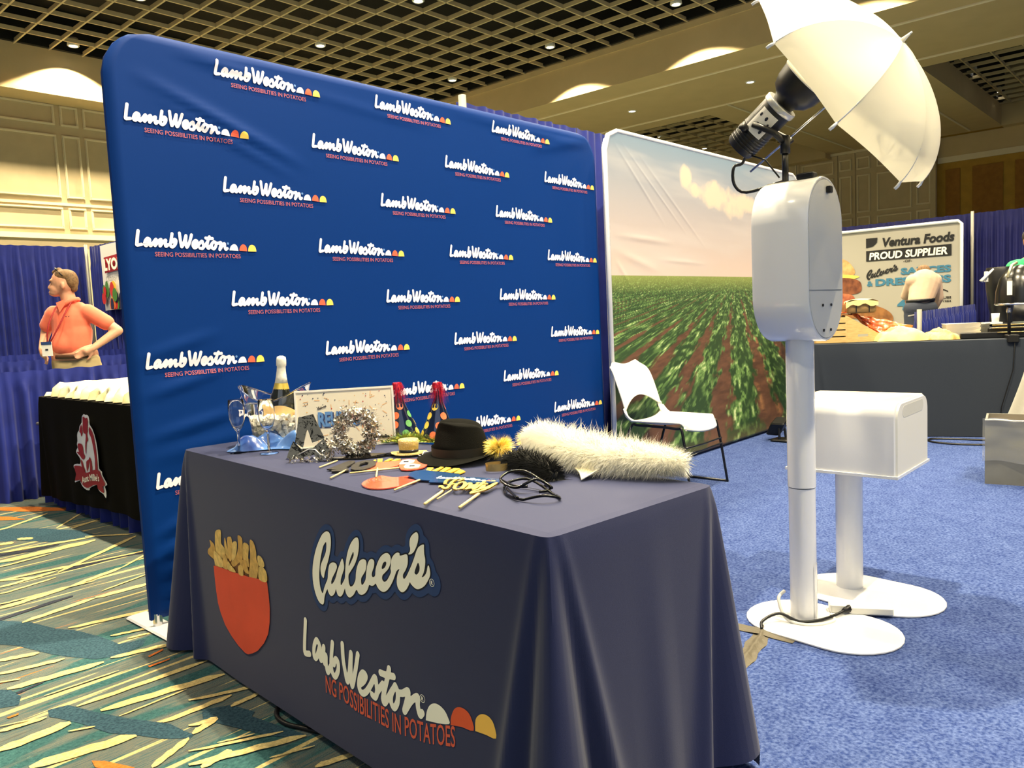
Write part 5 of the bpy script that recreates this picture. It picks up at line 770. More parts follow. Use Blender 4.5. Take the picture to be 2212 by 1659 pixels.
# tagline: letters along the traced base line
path=DATA['TLtag']; cum=[0]
for a,b_ in zip(path,path[1:]): cum.append(cum[-1]+math.dist(a,b_))
def along(s):
    s=max(0,min(cum[-1],s))
    for i in range(len(path)-1):
        if s<=cum[i+1]+1e-9: t=(s-cum[i])/(cum[i+1]-cum[i] or 1); return [path[i][j]+(path[i+1][j]-path[i][j])*t for j in (0,1)],[(path[i+1][j]-path[i][j])/(cum[i+1]-cum[i] or 1) for j in (0,1)]
vs_,fs_,a_,b_=text2d('NG POSSIBILITIES IN POTATOES',.008); hh=max(v[1] for v in vs_); mb=MB(); S=cum[-1]/(b_-a_)
HT=.047
mb.add([(lambda q:PF(q[0][0],q[0][1]+v[1]/hh*HT,0,.0030))(along((v[0]-a_)*S)) for v in vs_],fs_)
mb.build('printed_tagline',M_tagT,cl,fixn=False)

# ---------------- black table at left ----------------
bt=thing('draped_table','table under a black cover with a red and white emblem, left edge of the photo','table',(1.78,4.2,0))
BL=lambda u,s,z:(1.78+s,4.15+u,z)
cloth(1.80,.75,.76,BL,.0,.03,lambda q,c,i:.10+.02*math.sin(q*3),lambda q,t,i,c:.008*t*math.sin(q*22),nper=260,nz=14).build('cover_fabric',M_blk,bt,'auto')
for u in (.15,1.65):
    for s in (.1,.65): MB().tube([BL(u,s,0),BL(u,s,.72)],.014,8).build('leg',M_black,bt)
EF=lambda k:(lambda y,z,h=0:(1.768-k,y,z))
for i,p in enumerate(DATA['emblem']):
    mb=MB(); mb.poly([smooth(p,2,True)],EF(.012+.003*min(i,1)+(.002 if i==7 else 0))); mb.build('emblem_base' if i==0 else 'emblem_shape',M_white if i==0 else mat('emblem_red',(140,20,22),.6),bt,fixn=False)
a,b_,c=DATA['emtext']; mb=MB()
vs_,fs_,x0,x1=text2d("Aunt Millie's",.02,0); hh=max(v[1] for v in vs_)
mb.add([(1.768-.020,a[0]+(b_[0]-a[0])*(v[0]-x0)/(x1-x0),a[1]+(b_[1]-a[1])*(v[0]-x0)/(x1-x0)+.010*math.sin(PI*(v[0]-x0)/(x1-x0))+v[1]/hh*.042) for v in vs_],fs_); mb.build('emblem_words',M_cream,bt,fixn=False)
pc=MB()
def hump(u,v):
    y=4.18+1.66*u; x=1.80+.62*v; e=min(u,1-u,v,1-v)*14; h=.09*min(1,max(0,e))**.5
    h*=(.72+.28*math.sin(y*38+2*math.sin(x*9))*.8+.18*noise.noise(Vector((x*9,y*16,0)))); return (x-.02*math.sin(y*50)*(v<.03),y,.765+max(0,h))
pc.grid(hump,150,40)
tag(at_base(pc.build('wrapped_bread',mat('wrap_cream',(240,228,190),.35,spec=.5,noise_s=14,c2=(222,204,150),bump=.3,bump_s=30),None,True,fixn=False),(1.8,4.2,.765)),'lumpy pale cream wrapped bread heaped on the black table at left','food')

# ---------------- photo booth ----------------
def stadium(cx_,cy_,wx,ly,n=14,rot=0):
    r=wx/2; L=ly/2-r; pts=[]
    for k in range(n+1): a=k*PI/n; pts.append((r*math.cos(a),L+r*math.sin(a)))
    for k in range(n+1): a=PI+k*PI/n; pts.append((r*math.cos(a),-L+r*math.sin(a)))
    c,s=math.cos(rot),math.sin(rot); return [(cx_+x*c-y*s,cy_+x*s+y*c) for x,y in pts]
def plate(cx_,cy_,wx,ly,z0,z1,rot):
    return MB().rings([[(x,y,z) for x,y in stadium(cx_,cy_,wx-i,ly-i,14,rot)] for z,i in ((z0,.004),(z0+.002,0),(z1-.003,0),(z1,.006))])
BP=(2.725,1.10)
pb=thing('photo_booth','white upright photo booth on an oval base, with the umbrella light above it','photo booth',(BP[0],BP[1],0))
plate(2.698,1.025,.352,.54,.009,.018,math.radians(-7)).build('base',M_white,pb,'auto')
MB().lathe([(.046,.014),(.046,.495)],(*BP,0),28).build('post',M_white,pb,'auto'); MB().lathe([(.048,.499),(.048,1.06)],(*BP,0),28).build('post',M_white,pb,'auto')
MB().grid(lambda u,v:(BP[0]+.0475*math.cos(-1.9+1.2*u),BP[1]+.0475*math.sin(-1.9+1.2*u),.03+.19*v),10,3).build('access_cover',M_white,pb,True,fixn=False)
bw,bh,by0,by1=.315,.555,1.005,1.205; bcz=1.292
def racetrack(y,ins,n=18):
    r=bw/2-ins; L=bh/2-bw/2; pts=[]
    for k in range(n+1): a=k*PI/n; pts.append((BP[0]+.0+r*math.cos(a),y,bcz+L+r*math.sin(a)))
    for k in range(n+1): a=PI+k*PI/n; pts.append((BP[0]+r*math.cos(a),y,bcz-L+r*math.sin(a)))
    return pts
MB().rings([racetrack(by1,.02),racetrack(by1-.006,.004),racetrack(by1-.015,0),racetrack(by0+.004,0),racetrack(by0,.003),racetrack(by0,.008),racetrack(by0+.006,.009)]).build('housing',M_white,pb,'auto')
zc=bcz-.105
def clipped(lo,hi,y):
    return [(x,y,z) for x,_,z in racetrack(y,.011,30) if lo<=z<=hi]
def seg_plate(lo,hi,nm):
    r=bw/2-.011; L=bh/2-bw/2; pts=[]
    def hw(z):
        t=abs(z-bcz)-L; return r if t<=0 else math.sqrt(max(0,r*r-t*t))
    zs=np.linspace(lo,hi,40); ring1=[(BP[0]+hw(z),z) for z in zs]+[(BP[0]-hw(z),z) for z in zs[::-1]]
    MB().rings([[(x,by0+.010,z) for x,z in ring1],[(x,by0-.001,z) for x,z in ring1]]).build(nm,M_whitem,pb)
seg_plate(zc+.0025,bcz+bh/2-.0115,'back_plate'); seg_plate(bcz-bh/2+.0115,zc-.0025,'lower_plate')
for dx,dz in ((-.04,-.05),(.035,-.05),(-.035,-.135),(.03,-.135)):
    MB().lathe([(.005,0),(.005,.003)],(0,0,0),10,lambda a,b,c,dx=dx,dz=dz:(BP[0]+dx+a,by0-.002-c,zc+dz+b)).build('screw',M_black,pb)
MB().rbox((-.012,-.012,0),(.012,.012,.016),.004,lambda a,b,c:(BP[0]+.015+a,by0-.001-c,bcz+bh/2-.045+b)).build('button',M_black,pb)
MB().rbox((-.02,-.03,0),(.02,.03,.02),.006,lambda a,b,c:(BP[0]-.03+a,by0+.05+b,bcz+bh/2-.006+c)).build('top_socket',M_black,pb)
# stem and strobe
SX=2.80
st=thing('studio_strobe','black studio flash head with a silver ring, tilted up above the booth','flash',(2.745,1.15,1.555))
MB().tube([(2.745,1.15,1.555),(2.748,1.15,1.70)],.011,10).build('stem',M_blackm,st,True)
SA=V(0,-math.cos(math.radians(37)),math.sin(math.radians(37))); SXv=V(1,0,0); SN=SXv.cross(SA)
SC=V(2.745,1.213,1.797)
def SF(a,b,c): p=SC+SXv*a+SN*b+SA*c; return tuple(p)
MB().tube([(2.748,1.15,1.67),(2.75,1.15,1.73)],.017,10).build('tilt_joint',M_black,st,True)
MB().tube([SF(-.062,.0,-.03),(2.70,1.17,1.74),(2.748,1.15,1.705)],.011,8).tube([SF(.062,.0,-.03),(2.80,1.15,1.72),(2.748,1.15,1.705)],.011,8).build('yoke',M_black,st,True)
MB().lathe([(.050,-.135),(.056,-.125),(.057,.045),(.054,.052)],(0,0,0),32,SF).build('body',M_black,st,'auto')
for k in range(7): MB().lathe([(.0578,-.115+.011*k),(.0585,-.112+.011*k),(.0578,-.109+.011*k)],(0,0,0),32,SF,caps=False).build('vent_rib',M_blackm,st)
MB().lathe([(.060,.050),(.062,.054),(.062,.068),(.060,.072)],(0,0,0),32,SF).build('mount_ring',mat('silver_grey',(196,196,192),.3,metal=.6),st,'auto')
MB().lathe([(.040,.072),(.045,.085),(.070,.105),(.083,.135),(.089,.175),(.090,.18),(.087,.18),(.079,.14),(.066,.112),(.03,.09)],(0,0,0),36,SF,caps=False).build('reflector_dish',M_black,st,'auto'); dish_=bpy.data.objects['reflector_dish']
MB().lathe([(.086,.179),(.078,.14),(.065,.113),(.02,.092)],(0,0,0),36,SF,caps=False).build('dish_lining',mat('silver_lining',(214,212,190),.35,metal=.4),dish_,'auto')
MB().lathe([(.0905,.176),(.0925,.180),(.0905,.184),(.087,.181)],(0,0,0),36,SF).build('dish_rim',M_whitem,dish_,'auto')
def cyl(r,f0,f1,c0,c1,h): 
    return lambda a,b,hh=0:SF((r+h)*math.sin(f0+(f1-f0)*a),-(r+h)*math.cos(f0+(f1-f0)*a)*1,c0+(c1-c0)*b)
# control label on the side facing the photographer
vw=V(-1,-.4,-.1); fa=math.atan2(vw.dot(SXv),-vw.dot(SN))
LF=cyl(.0575,fa-.62,fa+.62,-.055,.035,.0015); mb=MB(); mb.grid(lambda u,v:LF(u,v),12,4).build('control_label',mat('label_silver',(216,214,208),.5),st,fixn=False)
LG=cyl(.0575,fa-.62,fa+.62,-.055,.035,.003); mb=MB()
for cx_,cy_,r in ((.25,.25,.07),(.62,.38,.08),(.8,.75,.06),(.45,.75,.07),(.2,.6,.05)): mb.add([LG(cx_+r*math.cos(j*PI/5),cy_+r*1.2*math.sin(j*PI/5)) for j in range(10)],[tuple(range(10))])
mb.build('label_mark',M_dkl,st,fixn=False)
MB().tube([SF(-.058,-.01,-.06),SF(-.085,-.012,-.055)],.014,12).build('knob',M_black,st,True)
MB().tube([tuple(q) for q in smooth([SF(0,.04,-.135),SF(0,.05,-.16),V(2.73,1.335,1.65),V(2.73,1.335,1.59),V(2.735,1.29,1.555),V(2.74,1.16,1.575)],4)],.0055,8).build('flash_cord',M_black,st,True)
MB().tube([SF(0,.02,-.135),V(2.74,1.22,1.66),V(2.742,1.17,1.59)],.003,6).build('sync_cord',M_black,st,True)
# umbrella
UC=V(2.832,.983,1.857); az,el=math.radians(-90.735),math.radians(32.27); UA=V(math.cos(el)*math.cos(az),math.cos(el)*math.sin(az),math.sin(el)); UH=UA.cross(V(0,0,1)).normalized(); UV=UH.cross(UA)
UR,UD,UP=.421,.227,.259
um=thing('photo_umbrella','large white shoot-through photo umbrella with ball-tipped ribs, at the flash head','umbrella',tuple(UC-UA*.37))
M_umb=bpy.data.materials.new('umbrella_fabric'); M_umb.use_nodes=True; _n=M_umb.node_tree; _b=_n.nodes['Principled BSDF']; _b.inputs['Base Color'].default_value=rgb(244,240,222); _b.inputs['Roughness'].default_value=.55
_t=_n.nodes.new('ShaderNodeBsdfTranslucent'); _t.inputs[0].default_value=rgb(244,236,206); _m=_n.nodes.new('ShaderNodeMixShader'); _m.inputs[0].default_value=.45
_n.links.new(_b.outputs[0],_m.inputs[1]); _n.links.new(_t.outputs[0],_m.inputs[2]); _n.links.new(_m.outputs[0],_n.nodes['Material Output'].inputs[0])
def UF(r,z,th): return tuple(UC+UA*z+(UH*math.cos(th)+UV*math.sin(th))*r)
def ribp(t): return UR*math.sin(t*1.45)/math.sin(1.45), UD*(math.cos(t*1.45)-math.cos(1.45))/(1-math.cos(1.45))
for k in range(8):
    a0=UP-k*PI/4; a1=a0-PI/4
    def fn(u,v,a0=a0,a1=a1):
        r,z=ribp(v); th=a0+(a1-a0)*u; ch=math.cos(PI/8)/math.cos((u-.5)*PI/4); bul=math.sin(PI*u)
        rr=r*(ch+(1-ch)*.25) -.0*bul; sag=.010*bul*v**6
        return UF(rr-sag*UR,z-.010*bul*math.sin(PI*v)+.006*bul*v**6,th)
    MB().grid(fn,13,22).build('canopy_panel',M_umb,um,True,fixn=False)
    pts=[UF(ribp(j/14)[0],ribp(j/14)[1]-.003,a0) for j in range(15)]; rb_=MB().tube(pts,.0022,6).build('rib',M_white,um,True)
    r,z=ribp(1); MB().tube([UF(r-.004,z+.004,a0),UF(r+.004,z-.012,a0),UF(r+.006,z-.024,a0)],[.004,.0055,.005],8).build('rib_tip',M_white,rb_,True)
    MB().tube([tuple(UC+UA*(-.02)),UF(ribp(.55)[0],ribp(.55)[1]-.004,a0)],.0016,5).build('stretcher',M_chrome,um)
MB().tube([UC-UA*.40,UC+UA*(UD+.03)],.004,10).build('shaft',M_chrome,um,True)
MB().tube([UC+UA*(UD-.004),UC+UA*(UD+.014),UC+UA*(UD+.036)],[.010,.006,.003],10).build('ferrule',M_whitem,um,True)
MB().tube([UC-UA*.03,UC-UA*.01],.010,10).build('runner',M_whitem,um,True)

# printer stand
pp=thing('printer_stand','white cabinet with rounded top on a short post, behind the photo booth post','printer',(3.14,1.08,0))
plate(3.104,.99,.365,.53,.009,.018,math.radians(-6)).build('base',M_white,pp,'auto')
MB().lathe([(.050,.014),(.050,.50)],(3.14,1.08,0),28).build('post',M_white,pp,'auto'); MB().lathe([(.062,.482),(.062,.50)],(3.14,1.08,0),28).build('post_collar',M_white,pp,'auto')
def px_(y,ins=0,z0=.508,z1=.775,x0=2.985,x1=3.385,r=.055):
    pts=[(x0+ins,y,z0),(x1-ins,y,z0)]
    for k in range(9): a=k*PI/16; pts.append((x1-ins-r+r*math.cos(a),y,z1-ins-r+r*math.sin(a)))
    for k in range(9): a=PI/2+k*PI/16; pts.append((x0+ins+r+r*math.cos(a),y,z1-ins-r+r*math.sin(a)))
    return pts
MB().rings([px_(1.262,.004),px_(1.258),px_(.868),px_(.864,.004)]).build('cabinet_shell',M_white,pp,'auto')
MB().rings([px_(.864,.006),px_(.857,.008)]).build('end_panel',M_whitem,pp,'auto')
sl_=[(3.185+x*1,.8565,.735+z) for x,z in [(.11*s+.022*math.cos(a),.022*math.sin(a)) for s,aa in ((1,-90),(-1,90)) for a in [math.radians(aa+k*15) for k in range(13)]]]
MB().rings([sl_,[(x,y+.004,z) for x,y,z in sl_]]).build('paper_slot',mat('slot_grey',(206,204,192),.5),pp)
MB().box((2.978,.853,.498),(3.392,1.268,.508)).build('floor_plate',M_white,pp)

# cord, power strip, tape, uplight
cd=MB().tube(smooth([(2.855,.985,.035),(2.80,1.0,.03),(2.72,1.035,.024),(2.66,1.09,.024),(2.63,1.15,.05),(2.58,1.19,.03),(2.54,1.175,.018)],5),.0055,8)
cdt=thing('floor_cord','thick black power cord looping round the foot of the booth post','cord',(2.66,1.1,.015)); cd.build('cable',M_black,cdt,True)
MB().tube([(2.87,.985,.03),(2.845,.985,.036),(2.82,.995,.032)],[.013,.014,.007],8).build('plug',M_black,cdt,True)
wc=thing('white_cord','white flat cord looped around the foot of the booth post','cord',(2.7,1.14,.015)); MB().tube(smooth([(2.80,1.03,.02),(2.74,1.0,.02),(2.66,1.05,.02),(2.645,1.13,.03),(2.66,1.165,.09),(2.70,1.16,.11)],5),.006,8).build('cable',M_whitem,wc,True)
ps=thing('power_strip','white power strip lying between the two oval bases','power strip',(2.86,.98,.015),math.radians(-62))
def PS(a,b,c): x,y=2.873,.975; t=math.radians(-62); return (x+a*math.cos(t)-b*math.sin(t),y+a*math.sin(t)+b*math.cos(t),.016+c)
MB().rbox((-.02,-.028,0),(.13,.028,.030),.008,PS).build('strip_body',M_whitem,ps); MB().rbox((-.085,-.022,0),(-.022,.022,.034),.008,PS).build('adapter',M_whitem,ps)
tp=MB(); tpts=[(2.575,1.185),(2.50,1.16),(2.42,1.145),(2.33,1.13),(2.24,1.118),(2.14,1.095),(2.03,1.07),(1.90,1.045)]
def tpf(u,v):
    i=u*(len(tpts)-1); k=min(int(i),len(tpts)-2); t=i-k; x=tpts[k][0]*(1-t)+tpts[k+1][0]*t; y=tpts[k][1]*(1-t)+tpts[k+1][1]*t
    w_=.030+.004*math.sin(u*30); s=(v-.5)*2; return (x-.25*w_*s,y+w_*s,.0095+.009*math.exp(-(s/.32)**2)+.0012*math.sin(u*60+s*4))
tp.grid(tpf,70,15); tag(at_base(tp.build('gaffer_tape',mat('tape_brown',(80,74,60),.6,bump=.4,bump_s=60),None,True,fixn=False),(2.3,1.12,.009)),'strip of brown-grey gaffer tape over a cord on the blue carpet','tape')
tp2=MB(); tp2.grid(lambda u,v:(2.50+.055*v,1.05+.24*u,.0105+.005*math.exp(-((u-.5)/.14)**2)),20,4); tag(at_base(tp2.build('gaffer_tape',M_whitem,None,fixn=False),(2.52,1.15,.009)),'short crosswise piece of brown-grey tape at the edge of the booth base','tape'); bpy.data.objects['gaffer_tape.001'].data.materials[0]=mat('tape_brown',(80,74,60))
up=thing('uplight','small black uplight on the carpet in front of the field backdrop','light',(6.30,2.70,.008))
MB().rbox((6.22,2.62,.008),(6.38,2.78,.03),.02).build('foot_plate',M_black,up)
MB().rbox((-.075,-.075,-.07),(.075,.075,.07),.02,lambda a,b,c:(6.30+a*.8-c*.35,2.74+b*.8-c*.5,.13+c*.8+a*.3)).build('lamp_head',M_black,up); MB().tube([(6.24,2.70,.02),(6.24,2.70,.15)],.01,6).tube([(6.37,2.70,.02),(6.37,2.72,.15)],.01,6).build('bracket',M_black,up)

# ---------------- chair ----------------
ch=thing('stacking_chair','white plastic stacking chair on a thin black sled frame, before the field backdrop','chair',(4.43,2.62,0))
CX=4.43; M_chair=mat('chair_white',(226,224,212),.4)
def seatf(u,v):
    x=(u-.5)*2; y=v; hw=.235*(1-.10*(1-y)**2) if y>.12 else .235*(.9+.0*y); 
    z=.435+.018*x*x-.022*math.exp(-((y-.65)/.3)**2)*(1-x*x)-.045*max(0,(.14-y)/.14)**2
    r=min(1,((1-abs(x))*8)); yy=2.37+.47*y
    if y>.9: z+=.5*(y-.9)**1.0*abs(x)**6
    return (CX+x*hw*(1-.12*max(0,.1-y)/.1*1),yy,z)
def shell(fn,nu,nv,th,nrm,keep=None):
    vs=[];fs=[]
    for s in (0,1):
        for j in range(nv):
            for i in range(nu):
                p=Vector(fn(i/(nu-1),j/(nv-1)))-Vector(nrm)*th*s; vs.append(tuple(p))
    N=nu*nv; cells=[(i,j) for j in range(nv-1) for i in range(nu-1) if keep is None or keep((i+.5)/(nu-1),(j+.5)/(nv-1))]; cs=set(cells)
    for i,j in cells:
        a=j*nu+i; fs.append((a,a+1,a+nu+1,a+nu)); fs.append((N+a,N+a+nu,N+a+nu+1,N+a+1))
        for (di,dj),(p,q) in (((0,-1),(a,a+1)),((1,0),(a+1,a+nu+1)),((0,1),(a+nu+1,a+nu)),((-1,0),(a+nu,a))):
            if (i+di,j+dj) not in cs: fs.append((p,q,N+q,N+p))
    return MB().add(vs,fs)
def seat2(u,v):
    x,y,z=seatf(u,v); e=abs(u-.5)*2
    if v<.22: y+=.06*(e**4)*(1-v/.22)
    return (x,y,z)
shell(seat2,25,27,.010,(0,0,1)).build('seat',M_chair,ch,True)
def backf(u,v):
    x=(u-.5)*2; z=.505+.335*v
    top=.0 if v<.6 else .06*((v-.6)/.4)**2*(abs(x)**3)
    hw=.215*(1-.16*max(0,(v-.45)/.55)**2.2); y=2.86+.10*v+.03*v*v-.035*(1-x*x)*(-1)-.02
    zz=z-top-(.0)
    if v<.30: zz+=.085*(1-x*x)**1.2*(1-v/.30)
    return (CX+x*hw,y,zz)
shell(backf,27,27,.010,(0,-1,.1)).build('backrest',M_chair,ch,True)
for s in (-1,1):
    MB().tube(smooth([(CX+s*.20,2.80,.44),(CX+s*.212,2.835,.47),(CX+s*.21,2.855,.52)],3),[.026,.022]+[.02]*5,8,flat=.4).build('seat_horn',M_chair,ch,True)
    MB().tube([(CX+s*.208,2.852,.485),(CX+s*.207,2.862,.525)],.012,8).build('back_joint',M_black,ch,True)
    MB().tube(smooth([(CX+s*.24,2.92,.009),(CX+s*.245,2.88,.20),(CX+s*.225,2.80,.405),(CX+s*.215,2.74,.418),(CX+s*.215,2.48,.412),(CX+s*.222,2.43,.38),(CX+s*.24,2.375,.009)],4),.0085,8).build('leg_frame',M_blackm,ch,True)
    MB().tube([(CX+s*.24,2.372,.014),(CX+s*.24,2.92,.014)],.0085,8).build('floor_runner',M_blackm,ch,True)
for z,y in ((.30,2.405),(.265,2.40)): MB().tube([(CX-.225,y,z),(CX,y+.02,z-.012),(CX+.225,y,z)],.006,6).build('front_rod',M_blackm,ch,True)
MB().tube([(CX-.24,2.92,.014),(CX+.24,2.92,.014)],.0085,8).build('rear_rod',M_blackm,ch,True)
# ---------------- long charcoal table at right with food packaging ----------------
RD=V(.3889,-.9213,0); RN=V(.9213,.3889,0); RO=V(6.645,2.564,0); RZ=.79
def rf(s,b,z): p=RO+RD*s+RN*b; return (p.x,p.y,z)
rt=thing('draped_table','long table under a plain charcoal cover across the right side of the photo','table',tuple(RO))
cloth(2.9,.76,RZ,lambda u,s,z:rf(2.9-u,s,z),.0,.03,lambda q,c,i:.012,lambda q,t,i,c:.006*t*math.sin(q*9),nper=220,nz=12).build('cover_fabric',M_navy2,rt,'auto')
for s in (.25,2.7):
    for b in (.1,.65): MB().tube([rf(s,b,.009),rf(s,b,RZ-.04)],.014,8).build('leg',M_black,rt)
# crate
M_wood=mat('crate_wood',(214,182,120),.6,noise_s=20,c2=(196,160,100),stretch=(1,1,8))
cr=thing('wooden_crate','slatted light wood crate on the charcoal table, with orange plastic over its top','crate',rf(-.05,.12,RZ))
x0,x1,b0,b1=.01,.27,.10,.58
for k in range(4): 
    z=RZ+.004+k*.056; MB().box((x0,b0,z),(x1-.012,b0+.010,z+.046),rf).build('slat',M_wood,cr)
for k in range(4): 
    z=RZ+.004+k*.056; MB().box((x0,b1,z),(x1-.012,b1+.010,z+.046),rf).build('slat',M_wood,cr)
# end panel with a hand hole, facing right-front
def endp(sx,nm):
    # panel runs along b at s=sx
    lp_=[(0,0),(.5,0),(.5,.225),(0,.225)]; hole=[(.25+.055*c*1.0+ (.03 if c>0 else -.03),.075+.014*s_) for c,s_ in [(math.cos(a*PI/6),math.sin(a*PI/6)) for a in range(12)]]
    MB().poly([lp_,hole],lambda a,b,h:rf(sx+h,b0+a,RZ+.003+b),.012).build(nm,M_wood,cr)
endp(x1-.012,'end_panel'); endp(x0,'end_panel')
MB().box((x0+.02,b0+.02,RZ+.006),(x1-.02,b1-.02,RZ+.19),rf).build('inner_shade',mat('crate_shade',(40,30,18),.8),cr)  # dark box added inside so the gaps and hand hole look shaded
# the near end turned toward the viewer
MB().box((x1,b0-.004,RZ+.003),(x1+.23,b0+.008,RZ+.19),rf)
side=MB(); lp_=[(0,0),(.27,0),(.27,.06),(.0,.225)]; hole=[(.13+(.035 if c>0 else -.035)+.008*c,.055+.012*s_) for c,s_ in [(math.cos(a*PI/6),math.sin(a*PI/6)) for a in range(12)]]
side.poly([lp_,hole],lambda a,b,h:rf(x1+a*.98,b0+.02+a*.35-h,RZ+.003+b),.012); side.build('side_panel',M_wood,cr)
M_orp=mat('orange_plastic',(222,112,52),.12,spec=.8,noise_s=14,c2=(196,84,36),bump=.6,bump_s=28,coat=.5)
ob=MB()
def orf(u,v):
    s=.27+.52*u; z=RZ+.25-.13*u**1.1-.16*v*min(1,max(0,(s-.34)/.16))*(1-.3*u)+.022*noise.noise(Vector((u*9,v*9,3)))
    return rf(s+.03*noise.noise(Vector((u*5,v*7,0))),.34-.14*v+.04*noise.noise(Vector((u*8,v*5,7))),max(RZ+.035,z))
ob.grid(orf,46,26); ob.grid(lambda u,v:rf(-.10+.40*u,.14+.42*v,RZ+.250+.02*noise.noise(Vector((u*9,v*9,5)))),24,16)
tag(at_base(ob.build('plastic_bag',M_orp,None,True,fixn=False),rf(.2,.2,RZ+.1)),'shiny orange plastic bag draped over the crate','bag')
tag(at_base(MB().grid(lambda u,v:rf(-.10+.28*u-.02*v,.14+.02*math.sin(u*3),RZ+.25+.28*v),10,8).build('clear_sheet',mat('frosted_sheet',(226,220,226),.3,trans=.35),None,True,fixn=False),rf(0,.14,RZ+.25)),'pale upright plastic sheet standing behind the crate','sheet')
M_paper=mat('kraft_cream',(214,194,132),.55,noise_s=10,c2=(200,178,114),bump=.5,bump_s=18); M_fold=mat('kraft_dark',(150,118,70),.6,bump=.4,bump_s=25)
bx=thing('wrapped_box','cream paper-wrapped box lying on the orange plastic on the crate','box',rf(.36,.2,RZ+.25))
MB().rbox((.27,.12,RZ+.245),(.50,.34,RZ+.345),.02,rf).build('box_body',M_fold,bx,True); mb=MB(); mb.grid(lambda u,v:rf(.262+.25*u,.108+.245*v,RZ+.338+.022*math.sin(PI*u)+.01*math.sin(v*7+u*9)),14,10); mb.grid(lambda u,v:rf(.262+.25*u,.106-.004*v,RZ+.338+.02*math.sin(PI*u)-.05*v*(1-.4*math.sin(u*8)**2)),14,5); mb.build('paper_flap',M_paper,bx,True,fixn=False)
[MB().box((q,.113,RZ+.25),(q+.007,.119,RZ+.31),rf).build('strap',M_black,bx) for q in (.34,.44)]
def pack(label,s0,s1,b,h,mm,name='paper_package',sag=0):
    mb=MB()
    def f(u,v):
        e=max(0,1-abs(2*u-1)**1.9)*max(0,1-abs(2*v-1)**3); z=RZ+.004+h*e**.55*(1+.45*noise.noise(Vector((u*5+s0*9,v*4,1))))
        return rf(s0+(s1-s0)*u+.02*math.sin(v*8),b+.30*(v-.5)+.03*math.sin(u*7),z+.016*abs(noise.noise(Vector((u*9+v*5,v*4,2))))*e)
    mb.grid(f,34,22); return tag(at_base(mb.build(name,mm,None,True,fixn=False),rf((s0+s1)/2,b,RZ)),label,'package')
pack('large crumpled cream paper package beside the crate on the charcoal table',.49,.88,.20,.105,M_paper)
pack('smaller crumpled paper package in front of the food trays',.86,1.10,.20,.072,mat('kraft_tan',(206,180,112),.5,noise_s=12,c2=(140,108,54),bump=.6,bump_s=20))
M_tray=mat('tray_white',(222,218,206),.6); M_trayi=mat('tray_grey',(140,142,138),.6)
for i,(s,b,l) in enumerate(((1.06,.30,'stack of white paper food trays, the wider front stack'),(1.24,.36,'small stack of grey-sided paper food trays behind the wider stack'))):
    t=thing('food_tray_stack',l,'trays',rf(s,b,RZ),0,'stacks of paper food trays')
    for k in range(5 if i==0 else 4):
        z=RZ+.004+k*.018; w_=.22 if i==0 else .12
        mb=MB(); P0=[(s,b,z),(s+w_,b,z),(s+w_,b+.16,z),(s,b+.16,z)]; P1=[(s-.02,b-.02,z+.045),(s+w_+.02,b-.02,z+.05+.006*(k%2)),(s+w_+.02,b+.18,z+.045),(s-.02,b+.18,z+.045)]
        mb.add([rf(*p) for p in P0]+[rf(*p) for p in P1],[(0,3,2,1),(0,1,5,4),(1,2,6,5),(2,3,7,6),(3,0,4,7)]); mb.build('tray',M_tray if i==0 else M_trayi,t,fixn=False)
tag(at_base(MB().rbox((1.26,.16,RZ+.004),(1.50,.28,RZ+.022),.006,rf).build('paper_stack',M_paper,None),rf(1.38,.2,RZ)),'flat cream paper stack beside the trays on the charcoal table','paper')
tr_=thing('serving_tray','low black tray rack with metal rails at the right end of the charcoal table','rack',rf(1.7,.4,RZ))
MB().rbox((1.12,.12,RZ+.001),(2.3,.16,RZ+.05),.01,rf).rbox((1.36,.30,RZ+.001),(2.6,.55,RZ+.075),.01,rf).build('rack_body',M_black,tr_)
for z,b in ((.045,.115),(.10,.28),(.075,.29)): MB().tube([rf(1.38,b,RZ+z),rf(2.6,b,RZ+z)],.005,6).build('rail',mat('brass_dull',(150,132,88),.35,metal=.8),tr_,True)
mc=thing('drinks_machine','tall black drinks machine behind the lamp stand at the far right','machine',rf(1.38,1.7,0))
MB().rbox((1.58,1.55,.009),(2.11,1.98,.86),.03,rf).build('machine_base',M_black,mc)
MB().rings([[rf(1.77+ (x)*k2,1.75+y*k2,z) for x,y in stadium(0,0,.24,.28,8)] for z,k2 in ((.86,.8),(.95,.75),(1.0,.85),(1.2,1.05),(1.36,1.1),(1.40,1.0))]).build('machine_tower',M_black,mc,'auto')
MB().rbox((1.585,1.5,1.26),(1.61,1.56,1.36),.004,rf).build('spout_panel',M_whitem,mc); MB().tube([rf(1.55,1.5,1.27),rf(1.65,1.5,1.38)],[.045,.02],10,flat=.4).build('white_lid',M_whitem,mc,True); MB().box((1.57,1.45,.86),(1.72,1.6,.875),rf).build('cup_shelf',M_whitem,mc)
MB().tube([rf(1.67,1.5,.876),rf(1.67,1.5,.96)],[.03,.036],10).build('cup',M_whitem,mc,True)
ls=thing('domed_lamp_stand','black domed head with a white tag on a thin black pole at the charcoal table','stand',rf(1.46,.03,RZ))
MB().tube([rf(1.45,.06,RZ+.0),rf(1.44,.06,RZ+.42)],.012,10).build('pole',M_blackm,ls,True); MB().lathe([(.016,0),(.018,.02),(.016,.04)],rf(1.445,.06,RZ+.20),10).build('pole_collar',M_chrome,ls,True)
